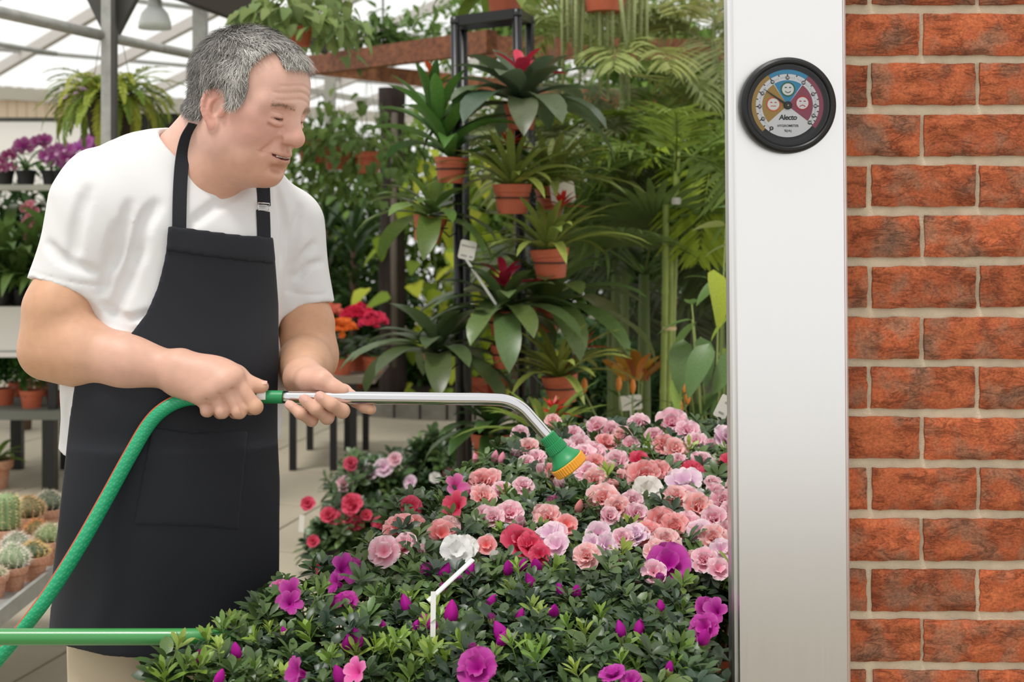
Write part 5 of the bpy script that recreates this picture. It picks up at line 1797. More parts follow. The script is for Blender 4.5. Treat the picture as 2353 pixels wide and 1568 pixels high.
        if yg:
            o = link('leaf_sprig', SPRIG_Y[r.integers(5)], LEAF, roots[k][0], mat4=M4); o.color = colvar(['#7ba540', '#93b450', '#6a9040'][r.integers(3)], r, 0.1)
        else:
            o = link('leaf_sprig', SPRIG_D[r.integers(7)], LEAF, roots[k][0], mat4=M4); o.color = colvar(greens[r.integers(5)], r, 0.12)
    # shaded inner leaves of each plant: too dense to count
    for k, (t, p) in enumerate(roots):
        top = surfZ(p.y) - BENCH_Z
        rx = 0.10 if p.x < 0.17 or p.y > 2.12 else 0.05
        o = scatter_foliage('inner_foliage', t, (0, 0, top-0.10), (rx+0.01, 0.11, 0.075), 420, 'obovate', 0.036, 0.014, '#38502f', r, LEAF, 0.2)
    # hand-placed shoots that stand out at the near left corner
    k = 0
    for px, py, n_, L_ in ((383, 1525, 8, 0.052), (600, 1410, 9, 0.05)):
        p = on_bed(px, py); kk = owner(p.x, p.y); t = roots[kk][0]
        MB().tube([p + Vector((0.01, 0.0, -0.08)) - Vector((*cen[kk], BENCH_Z)), p - Vector((*cen[kk], BENCH_Z))], [0.0022, 0.0016], 6).build('stem', mat('green_stem', '#8fa05c', 0.6), t)
        for i in range(n_):
            a = i*2.4; el = 0.1+0.9*i/n_
            leaf_obj(leaf_mesh('obovate', 1.0, 0.42, 0.4, 0.2, 6), invs[kk] @ orient(p + Vector((0, 0, -0.03+0.04*i/n_)), a, el, 0, L_*(1.1-0.3*i/n_)), colvar('#56793f', r, 0.1), t)
    return roots
azaleas = build_azaleas()

# bent white label stake among the azaleas
def stake(name, label, base, top, w, th, extra=None):
    root = thing(name, label, 'plant label', base)
    m = MB().beam(Vector((0, 0, 0)), Vector(top)-Vector(base), w, th, up=(0, -1, 0))
    return root, m
WHITE_TAG = mat('white_tag', '#e9e8e4', 0.5)
def build_stakes():
    base = PX(992, 1525, 1.84); knee = PX(996, 1360, 1.87); tip = PX(1087, 1286, 1.90)
    root = thing('plant_label', 'bent white plastic label stake stuck among the purple azaleas', 'plant label', base - Vector((0, 0, 0.10)))
    m = MB().beam(Vector((0, 0, 0)), knee-root.location, 0.0075, 0.002, up=(0, -1, 0)); m.build('stem', WHITE_TAG, root)
    m = MB().beam(PX(984, 1382, 1.872)-root.location, tip-root.location, 0.012, 0.0018, up=(-0.5, -0.2, 0.85)); m.build('label_plate', WHITE_TAG, root)
build_stakes()

# ------------------------------------------------------------------ watering wand, hose, green rail
def build_wand():
    green = mat('green_plastic', '#1f8a50', 0.4, spec=0.5)
    root = thing('watering_wand', 'chrome watering wand with green grip and orange sprinkler rose', 'watering wand', PX(600, 912, 2.0))
    o = root.location
    L = lambda px, py, Y=2.0: PX(px, py, Y) - o
    def tube(pts, r, name, m_, n=24, parent=root):
        return smooth_by_angle(MB().tube(pts, r, n).build(name, m_, parent, True).data, 0.8)
    tube([L(455, 914), L(505, 913), L(560, 912), L(650, 913)], [0.0112, 0.0118, 0.0104, 0.0100], 'grip', green)
    st = MB(); vs = []; fs = []
    for i in range(2):
        for k in range(9):
            a = math.radians(200 + k*16); rr = 0.0108
            c = L(592 + i*21, 912); vs.append((c.x + (0.001 if k < 4 else -0.001)*0, c.y + rr*math.cos(math.radians(90+k*18)), c.z + rr*math.sin(math.radians(40+k*18)) * 0 + rr*math.cos(math.radians(k*20-60))))
    # paper sticker wrapped on the front of the grip
    vs = []
    for i in range(2):
        for k in range(9):
            a = math.radians(-18 + k*13.0); c = L(592 + i*21, 912)
            vs.append((c.x, c.y - 0.0108*math.cos(a), c.z + 0.0108*math.sin(a)))
    fs = [(k, k+1, 9+k+1, 9+k) for k in range(8)]
    MB().add(vs, fs).build('sticker', WHITE_TAG, root, True)
    chrome = mat('polished_steel', '#d9d9dc', 0.12, metal=1.0)
    path = [L(648, 913), L(800, 914), L(1000, 916), L(1120, 917)] + [L(1120 + 62*math.sin(a), 917 + 62*(1-math.cos(a)), 2.0) for a in np.linspace(0.15, 0.95, 9)] + [L(1232, 985), L(1268, 1013)]
    # smooth bend
    pts = spline([(p.x, p.y, p.z) for p in [L(648, 913), L(760, 914), L(900, 915.5), L(1040, 917), L(1120, 918), L(1165, 922), L(1198, 938), L(1225, 966), L(1248, 992), L(1268, 1014)]], 60)
    MB().tube(pts, [0.0095]*60, 24).build('steel_tube', chrome, root, True)
    # sprinkler head
    a = L(1256, 1000); ax = (L(1330, 1098) - L(1256, 1000)).normalized()
    R4 = Matrix.Translation(a) @ ax.to_track_quat('Z', 'Y').to_matrix().to_4x4()
    u = 2.0/FPX
    def ribbed(prof, ribs, amp, n):
        V = []; F = []
        for r_, z_, w_ in prof:
            for k in range(n):
                t = 2*math.pi*k/n
                rr = r_ + (amp*w_ if (k % 4) < 2 else 0)
                V.append((rr*math.cos(t), rr*math.sin(t), z_))
        for i in range(len(prof)-1):
            for k in range(n):
                k2 = (k+1) % n
                F.append((i*n+k, i*n+k2, (i+1)*n+k2, (i+1)*n+k))
        F.append(tuple(range(n-1, -1, -1))); F.append(tuple((len(prof)-1)*n+k for k in range(n)))
        return MB().add(V, F)
    ribbed([(17*u, 0, 0), (18*u, 2*u, 1), (19*u, 22*u, 1), (19*u, 24*u, 0)], 16, 1.3*u, 96).build('connector', green, root, mat4=R4)
    hd = ribbed([(20*u, 23*u, 0), (22*u, 24*u, 1), (24*u, 44*u, 1), (23*u, 46*u, 0)], 16, 1.2*u, 128).build('ribbed_collar', green, root, mat4=R4)
    MB().lathe([(23*u, 45*u), (25*u, 52*u), (33*u, 66*u), (39*u, 72*u), (40*u, 78*u), (0.1*u, 78*u)], 48).build('bell', green, root, True, mat4=R4)
    yel = mat('orange_plastic', '#e8a02c', 0.4, spec=0.5)
    ribbed([(40*u, 75*u, 0), (41*u, 77*u, 1), (41*u, 95*u, 1), (39*u, 98*u, 0), (36*u, 98*u, 0), (35*u, 95*u, 0), (0.5*u, 95*u, 0)], 16, 1.4*u, 160).build('rose_ring', yel, root, mat4=R4)
    return root
build_wand()

def build_hose():
    hm = bpy.data.materials.new('braided_hose'); hm.use_nodes = True
    N = hm.node_tree.nodes; Lk = hm.node_tree.links; b = N['Principled BSDF']
    at = N.new('ShaderNodeAttribute'); at.attribute_name = 'Col'; Lk.new(at.outputs['Color'], b.inputs['Base Color'])
    b.inputs['Roughness'].default_value = 0.35
    root = thing('garden_hose', 'green braided garden hose with a red stripe curving down to the left', 'hose', PX(430, 916, 2.0))
    o = root.location
    path = [(470, 915, 2.0), (425, 918, 1.998), (380, 938, 1.99), (342, 975, 1.985), (300, 1045, 1.975), (245, 1145, 1.965), (180, 1260, 1.95), (110, 1370, 1.94), (40, 1462, 1.93), (-40, 1560, 1.92), (-130, 1690, 1.91), (-220, 1860, 1.90), (-300, 2150, 1.90), (-330, 2680, 1.90)]
    pts = spline([tuple(PX(*p)-o) for p in path], 420)
    n = 28
    m = MB().tube(pts, 0.0110, n, True)
    me = m.mesh('hose', True)
    base = np.array(lin('#119a68')); light = np.array(lin('#6ccf9c')); red = np.array(lin('#b5502e'))
    col = np.ones((len(me.vertices), 4), np.float32)
    i = np.repeat(np.arange(len(pts)), n); k = np.tile(np.arange(n), len(pts))
    s = ((i*1.0 + k*3) % 6 < 2) & ((i + k) % 3 > 0)
    c = np.where(s[:, None], base*0.62+light*0.38, base)
    col[:, :3] = c
    ca = me.color_attributes.new('Col', 'FLOAT_COLOR', 'POINT'); ca.data.foreach_set('color', col.ravel())
    link('tube', me, hm, root)
    # the red stripe
    st = []
    for q in range(0, 420, 4):
        t = (pts[min(q+1, 419)]-pts[max(q-1, 0)]).normalized()
        up = Vector((-0.60, -0.45, 0.66)); up = (up - t*up.dot(t)).normalized()
        st.append(pts[q] + up*0.0092)
    MB().tube(st, 0.0026, 8).build('red_stripe', mat('hose_red', '#c2512e', 0.4), root, True)
build_hose()

def build_rail():
    g = mat('green_enamel', '#3f8f4c', 0.32, spec=0.55, coat=0.2)
    base = PX(200, 1464, 1.86); base.z = 0
    root = thing('hoop_rail', 'thick green enamelled tubular hoop rail in front of the apron', 'rail', base)
    Y = 1.86
    z = PX(0, 1464, Y).z
    x0 = -1.30; x1 = PX(470, 0, Y).x
    pts = [(x0-0.06, Y, 0.011), (x0-0.06, Y, z-0.08), (x0-0.04, Y, z-0.02), (x0, Y, z), (x0+0.2, Y, z), (x1-0.15, Y, z), (x1-0.03, Y, z), (x1+0.012, Y+0.012, z-0.004), (x1+0.036, Y+0.040, z-0.022), (x1+0.042, Y+0.058, z-0.06), (x1+0.042, Y+0.06, z-0.1), (x1+0.042, Y+0.06, BENCH_Z+0.011)]
    P2 = spline(pts, 150)
    P2 = [p - Vector((base.x, base.y, 0)) for p in P2]
    MB().tube(P2, 0.0116, 24).build('tube', g, root, True)
    for x, y_, z_ in ((x0-0.06, 0, 0), (x1+0.042, 0.06, BENCH_Z)):
        MB().lathe([(0.03, 0), (0.03, 0.006), (0.014, 0.010), (0.012, 0.03)], 20, Matrix.Translation((x-base.x, y_, z_))).build('foot_plate', g, root, True)
build_rail()
# ------------------------------------------------------------------ black stand with bromeliads in rings
BL = mat('black_steel', '#141517', 0.35, spec=0.5)
def bromeliad(label, px, py, w, style, Y=4.3, tilt=0.0, seed=0, h=1.0, col=None, n=None, ln=None, flower=None, lean=(0, 0), rack=True, name='potted_bromeliad', material=None, cat='bromeliad', group='bromeliads on the black stand'):
    r = np.random.default_rng(900+seed)
    c = PX(px, py, Y)
    R = w/2*Y/FPX
    t = thing(name, label, cat, c, 0, group)
    t.rotation_euler = (0, tilt, 0)
    add_pot(t, R, 'plastic', material, 0, h)
    u = Y/FPX
    if style == 'broad':
        n = int((n or 18)*1.2); L0 = (ln or 165)*u*1.12
        for i in range(n):
            f = i/n
            a = i*2.39996 + r.normal(0, 0.12)
            el = 0.12 + 0.85*f**1.4 + r.normal(0, 0.10)
            L_ = L0*(1.05-0.45*f)*(1+r.normal(0, 0.08))
            me = leaf_mesh('strap', 1.0, 0.25, round(1.5-0.8*f, 1), 0.22, 9, wave=0.02)
            leaf_obj(me, orient((0.012*math.cos(a), 0.012*math.sin(a), -0.01+0.05*f), a + lean[0]*0, el, 0, L_), colvar(col or '#5a7540', r, 0.14), t)
        if flower:
            for i in range(7):
                a = i*2.4; el = 0.35+0.12*i
                leaf_obj(leaf_mesh('strap', 1.0, 0.34, 0.5, 0.3, 7), orient((0, -0.01, 0.075+0.006*i), a, el, 0, L0*0.42*(1-0.06*i)), colvar(flower, r, 0.1), t, 'bract')
    elif style == 'narrow':
        n = int((n or 26)*1.6); L0 = (ln or 130)*u*1.4
        for i in range(n):
            f = i/n
            a = i*2.39996 + r.normal(0, 0.15)
            el = 0.35 + 0.85*f + r.normal(0, 0.08)
            me = leaf_mesh('strap', 1.0, 0.10, round(1.2-0.6*f, 1), 0.3, 8)
            leaf_obj(me, orient((0.008*math.cos(a), 0.008*math.sin(a), -0.012+0.02*f), a, el, 0, L0*(1.1-0.35*f)*(1+r.normal(0, 0.12))), colvar(col or '#8ba650', r, 0.14), t)
        if flower:
            st = MB().tube([(0, 0, 0), (lean[0]*u*0.5, -0.01, lean[1]*u*0.5), (lean[0]*u, -0.012, lean[1]*u)], [0.006, 0.005, 0.004], 6)
            o = st.build('flower_stem', LEAF, t, True); o.color = (*lin('#a8703c'), 1)
            for i in range(13):
                a = i*2.4; el = 0.0 + 0.10*i
                leaf_obj(leaf_mesh('lance', 1.0, 0.30, 0.3, 0.3, 5), orient((lean[0]*u, -0.012, lean[1]*u - 0.01 + 0.0012*i), a, el, 0, 62*u*(1.05-0.04*i)), colvar(flower, r, 0.12), t, 'bract')
    elif style == 'vase':
        n = n or 24; L0 = (ln or 230)*u*1.08
        for i in range(n):
            f = i/n
            a = i*2.39996 + r.normal(0, 0.1)
            el = 0.45 + 0.9*f**0.8 + r.normal(0, 0.06)
            me = leaf_mesh('strap', 1.0, 0.17, round(1.3-0.9*f, 1), 0.5, 9)
            leaf_obj(me, orient((lean[0]*u*f, 0.006*math.sin(a), -0.01+0.10*f*L0/0.3), a, el, 0, L0*(0.95-0.35*f)), colvar(col or '#4f8038', r, 0.14), t)
        for i in range(9):
            a = i*2.4
            leaf_obj(leaf_mesh('strap', 1.0, 0.26, 0.5, 0.5, 7), orient((lean[0]*u*(0.5+0.06*i), -0.012, L0*(0.30+0.055*i)), a, 0.95, 0, L0*0.24), colvar(['#c9442a', '#d4562e', '#6f8f35'][i % 3], r, 0.1), t, 'bract')
    return t

def build_stand():
    Y1, Y2 = 4.42, 4.80
    root = thing('plant_stand', 'tall black tubular plant stand with wire pot rings', 'plant stand', (PX(1120, 0, 4.6).x, 4.6, 0))
    o = Vector(root.location)
    def pole(pa, pb, ya, yb):
        a = PX(pa[0], pa[1], ya); 
        zt = a.z
        b = PX(pb[0], pb[1], yb)
        d = (b-a); e = a + d*((0.0-a.z)/d.z)
        MB().tube([e-o, a-o], 0.0165, 14).build('pole', BL, root, True)
        MB().lathe([(0.0001, 0.004), (0.017, 0.0), (0.018, -0.02)], 14, Matrix.Translation(a-o)).build('pole_cap', BL, root, True)
        return a
    a = pole((1046, 40), (1060, 1080), Y1, Y1)
    b = pole((1188, 22), (1197, 700), Y1, Y1)
    c = pole((1064, 52), (1076, 1080), Y2, Y2)
    d = pole((1217, 38), (1226, 900), Y2, Y2)
    for p, q in ((a, b), (c, d), (a, c), (b, d)):
        MB().beam(p-o-Vector((0, 0, 0.012)), q-o-Vector((0, 0, 0.012)), 0.02, 0.032).build('top_bar', BL, root)
    for p, q in ((a, b), (c, d), (a, c), (b, d)):
        pp = Vector((p.x, p.y, 0.10))-o; qq = Vector((q.x, q.y, 0.10))-o
        MB().beam(pp, qq, 0.02, 0.03).build('base_bar', BL, root)
    return root
stand = build_stand()

def ring_for(px, py, w, Y, pole_px, pole_Y=4.42, h=1.0):
    R = w/2*Y/FPX*0.90
    z = PX(px, py, Y).z - R*0.75
    cx = PX(px, 0, Y).x; o = Vector(stand.location)
    pts = [Vector((cx + (R+0.003)*math.cos(t), Y + (R+0.003)*math.sin(t), z)) for t in np.linspace(0, 2*math.pi, 33)]
    MB().tube([p-o for p in pts], 0.0026, 6).build('pot_ring', BL, stand, True)
    pole = Vector((PX(pole_px, py, pole_Y).x, pole_Y, z))
    d = (pole - Vector((cx, Y, z))).normalized()
    s = Vector((cx, Y, z)) + d*R
    MB().tube([p-o for p in (s, (s+pole)/2 - Vector((0, 0, 0.03)), pole - Vector((0, 0, 0.012)))], 0.0026, 6).build('ring_hook', BL, stand, True)

BR = [  # label, px, py, w, style, kw, pole
    ('bromeliad with broad dark leaves and red heart high on the black stand', 1197, 240, 80, 'broad', dict(flower='#c8324a', ln=235, n=24, seed=1, col='#587050'), 1188),
    ('tall bromeliad with lime sheath and orange-red bracts left of the stand', 1038, 362, 80, 'vase', dict(seed=2, tilt=0.05, lean=(-55, 0), ln=235), 1050),
    ('narrow-leaved bromeliad with one red star flower above the central pot', 1177, 424, 92, 'narrow', dict(flower='#cf4a30', lean=(-6, 92), seed=3, n=30), 1190),
    ('strap-leaved bromeliad in a tilted pot with white price sticker', 990, 498, 80, 'broad', dict(seed=4, tilt=0.16, ln=165, n=18, col='#668a42'), 1052),
    ('pale narrow-leaved bromeliad behind the blank cream card', 1264, 428, 74, 'narrow', dict(seed=5, ln=150, Y=4.55, col='#9ab05c', n=28), 1217),
    ('bromeliad with red star flower in the pot under the cream card', 1262, 572, 92, 'narrow', dict(flower='#d23c34', lean=(38, 100), seed=6, tilt=-0.08, ln=140, n=28), 1192),
    ('bromeliad with long drooping leaves and crimson bracts below the name label', 1158, 714, 78, 'broad', dict(flower='#bb2748', seed=7, ln=200, n=20, col='#5a7844'), 1192),
    ('bromeliad with glossy arching leaves at the right of the stand', 1252, 705, 76, 'broad', dict(seed=8, ln=255, n=18, Y=4.5, col='#5f7c40'), 1217),
    ('small terracotta pot with sparse leaves below the drooping bromeliad', 1158, 792, 64, 'broad', dict(seed=9, ln=60, n=8, h=1.15), 1193),
    ('dark strap-leaved bromeliad with white and red spike left of the stand', 1005, 812, 66, 'broad', dict(seed=10, ln=205, n=20, col='#526b42'), 1055),
    ('narrow-leaved bromeliad in a tilted pot low on the right of the stand', 1285, 862, 86, 'narrow', dict(seed=11, ln=130, tilt=-0.12, n=26, flower='#dd4a34', lean=(62, 62), col='#94ab52'), 1219),
    ('bromeliad in the largest low pot behind the pink azaleas', 1132, 994, 104, 'broad', dict(seed=12, ln=165, n=20, col='#476f36', flower='#c4483a'), 1196),
]
def build_bromeliads():
    for lab, px, py, w, st, kw, pole in BR:
        Y = kw.get('Y', 4.3)
        t = bromeliad(lab, px, py, w, st, **kw)
        ring_for(px, py, w, Y, pole, 4.80 if pole in (1217, 1219) else 4.42)
    t = bromeliad('bromeliad spilling over the top bar of the stand', 1160, -30, 92, 'broad', Y=4.6, seed=13, ln=150, n=16, col='#6f8f3a')
    t = bromeliad('red-flowered bromeliad low behind the steel tube bend', 1255, 1010, 80, 'narrow', Y=4.0, seed=14, ln=130, n=22, flower='#cf3b36', lean=(18, 66), col='#7a9a46', group='bromeliads on the black stand')
    # white spike on the dark bromeliad
    r = np.random.default_rng(4)
build_bromeliads()

def card(label, px, py, wpx, hpx, Y, ang, stem_to=None, lines=None, color='#e8e6df'):
    c = PX(px, py, Y); u = Y/FPX
    t = thing('name_card', label, 'plant label', c)
    R = Matrix.Rotation(ang, 4, 'Y')
    w, h = wpx*u/2, hpx*u/2
    k = min(w, h)*0.18
    prof = [(-w+k, -h), (w-k, -h), (w, -h+k), (w, h-k), (w-k, h), (-w+k, h), (-w, h-k), (-w, -h+k)]
    V = [(x, y, z) for y in (0, 0.0015) for x, z in prof]
    n = 8
    F = [tuple(range(n)), tuple(range(2*n-1, n-1, -1))] + [(i, n+i, n+(i+1) % n, (i+1) % n) for i in range(n)]
    MB().add(V, F).build('card', mat('card_'+color, color, 0.5), t, mat4=R)
    if stem_to is not None:
        e = PX(*stem_to) - c
        s0 = R @ Vector((0, 0.001, -h*0.9))
        MB().beam(s0, e, 6*u, 0.002, up=(0, -1, 0)).build('stake', WHITE_TAG, t)
    for txt, sz, dx, dz in (lines or []):
        if txt is None:        # print too small to read: grey strokes
            MB().box(((dx-sz)*u, -0.0008, (dz-2)*u), ((dx+sz)*u, 0, (dz+2)*u)).build('print_line', mat('faint_ink', '#a3a4a2', 0.6), t, mat4=R)
            continue
        o = link('lettering', text_mesh(txt, sz*u, 0.0, 1.0), mat('card_ink', '#3a3f48', 0.6), t)
        o.matrix_local = R @ Matrix.Translation((dx*u, -0.0012, dz*u)) @ Matrix.Rotation(math.pi/2, 4, 'X')
    return t
card('white printed name label on a long stake in front of the black pole', 1074, 575, 38, 44, 4.22, 0.20, (1140, 700, 4.25), [('Nidularium', 7.2, 1, 9), (None, 7, -6, -14), (None, 4, 11, -14)])
card('blank cream card leaning behind the red star flower', 1293, 443, 56, 48, 4.36, -0.12, (1276, 560, 4.40), color='#dfdccb')
card('white sign on a post among the dark plants beyond the azaleas', 1449, 926, 52, 34, 4.7, -0.10, (1454, 1010, 4.7), [(None, 6, 8, 6), (None, 3, 17, -8)])
card('tilted white label by the metal post above the pale azalea', 1663, 936, 30, 54, 2.86, 0.46, (1628, 1270, 2.86), [(None, 4, 2, 12), (None, 6, 0, -14)])

# ------------------------------------------------------------------ palms and leafy plants at the right
def palm(label, px, py, Y, fronds, seed, col, base_z=0.0, L=(0.7, 1.0), el=(0.1, 1.2), pot=True, azr=(0, 6.28), canes=None, group='palms behind the stand', meshes=None, name='palm_plant', crown_r=0.02):
    r = np.random.default_rng(1200+seed)
    c = PX(px, py, Y)
    t = thing(name, label, 'palm', (c.x, c.y, base_z), 0, group)
    hz = c.z - base_z
    if pot:
        add_pot(t, 0.15, 'plastic', None, 0.218)
    if canes is None:
        o = MB().tube([(0, 0, 0.16), (0.01, 0, hz*0.5), (0, 0, hz)], [0.022, 0.018, 0.014], 8).build('trunk', mat('palm_trunk', '#5b6a38', 0.7), t, True)
    ms = meshes or PALM
    for i in range(fronds):
        a = azr[0] + (azr[1]-azr[0])*((i*0.618) % 1.0) + r.normal(0, 0.1)
        e_ = el[0] + (el[1]-el[0])*((i*0.382+r.random()*0.25) % 1.0)
        s = r.uniform(*L)
        leaf_obj(ms[r.integers(len(ms))], orient((crown_r*math.cos(a), crown_r*math.sin(a), hz - 0.05*r.random()), a, e_, r.normal(0, 0.25), s), colvar(col, r, 0.13), t, 'frond', LEAF_SOFT)
    return t

def build_palms():
    palm('feather palm with dark arching fronds right of the stand', 1410, 330, 5.6, 16, 1, '#76895a', el=(-0.3, 1.1), L=(0.55, 0.85))
    palm('feather palm with bright fronds reaching the top of the picture', 1430, 150, 5.4, 14, 2, '#93a860', el=(-0.2, 1.3), L=(0.55, 0.8))
    palm('feather palm with hanging yellow-green fronds beside the metal post', 1650, 290, 5.2, 13, 3, '#92b536', el=(-0.6, 0.8), L=(0.5, 0.8))
    palm('feather palm in shade behind the cane stems', 1590, 560, 6.0, 13, 4, '#5a7048', el=(-0.3, 1.0), L=(0.6, 0.9))
    palm('feather palm with grey-green fronds low behind the croton', 1400, 640, 6.2, 13, 5, '#62745a', el=(-0.2, 1.1), L=(0.5, 0.9))
    palm('feather palm at the top right corner beside the post', 1640, 90, 5.8, 12, 6, '#86985c', el=(-0.5, 0.9), L=(0.5, 0.8))
    # fan palm
    r = np.random.default_rng(5)
    c = PX(1480, 330, 5.0)
    t = thing('fan_palm', 'fan palm with split pleated leaves in front of the feather palms', 'palm', (c.x, c.y, 0), 0, 'palms behind the stand')
    add_pot(t, 0.14, 'plastic', None, 0.205)
    MB().tube([(0, 0, 0.15), (0, 0, c.z*0.7)], [0.03, 0.02], 8).build('trunk', mat('palm_trunk', '#5b6a38', 0.7), t, True)
    for i in range(9):
        a = i*2.4; leaf_obj(FAN, orient((0, 0, c.z*0.7), a, 0.9-0.07*i, r.normal(0, 0.2), 0.62), colvar('#6c8c4c', r, 0.12), t, 'fan_leaf', LEAF_SOFT)
    # cane palm with ringed stems
    base = PX(1530, 960, 4.7); t = thing('cane_palm', 'clump of three tall ringed green canes tied with string', 'palm', (base.x, base.y, 0), 0, 'palms behind the stand')
    o = Vector((base.x, base.y, 0))
    cm = mat('green_cane', '#8a9a4a', 0.5, vary=0.15, vscale=14)
    add_pot(t, 0.13, 'plastic', None, 0.19)
    for k, (a, b, c2) in enumerate((((1523, 960), (1528, 700), (1530, 470)), ((1534, 960), (1540, 700), (1540, 520)), ((1545, 800), (1550, 600), (1556, 350)))):
        pts = [PX(a[0], a[1], 4.7+0.03*k), PX(b[0], b[1], 4.7+0.03*k), PX(c2[0], c2[1], 4.7+0.03*k)]
        low = Vector((pts[0].x, pts[0].y, 0.16))
        P2 = spline([tuple(low-o)] + [tuple(p-o) for p in pts], 90)
        MB().tube(P2, [0.0118 + (0.0016 if (i % 9) == 0 else 0) for i in range(90)], 10).build('cane', cm, t, True)
    for py, h in ((755, 8), (462, 16)):
        c = PX(1538 if py > 700 else 1554, py, 4.69)-o
        MB().lathe([(0.024 if py > 700 else 0.016, -h/2*4.7/FPX), (0.026 if py > 700 else 0.019, 0), (0.024 if py > 700 else 0.016, h/2*4.7/FPX)], 12, Matrix.Translation(c)).build('tie', WHITE_TAG if py < 700 else mat('raffia', '#cbb78c', 0.7), t, True)
    hz = PX(1552, 350, 4.76).z
    for i in range(12):
        a = i*2.4 + 0.4; q = PX(1552, 350, 4.76)-o
        leaf_obj(PALM[i % 4], orient((q.x, q.y, q.z-0.02*i*0.5), a, -0.1+0.1*i, r.normal(0, 0.2), r.uniform(0.45, 0.7)), colvar('#6f9140', r, 0.14), t, 'frond', LEAF_SOFT)
build_palms()

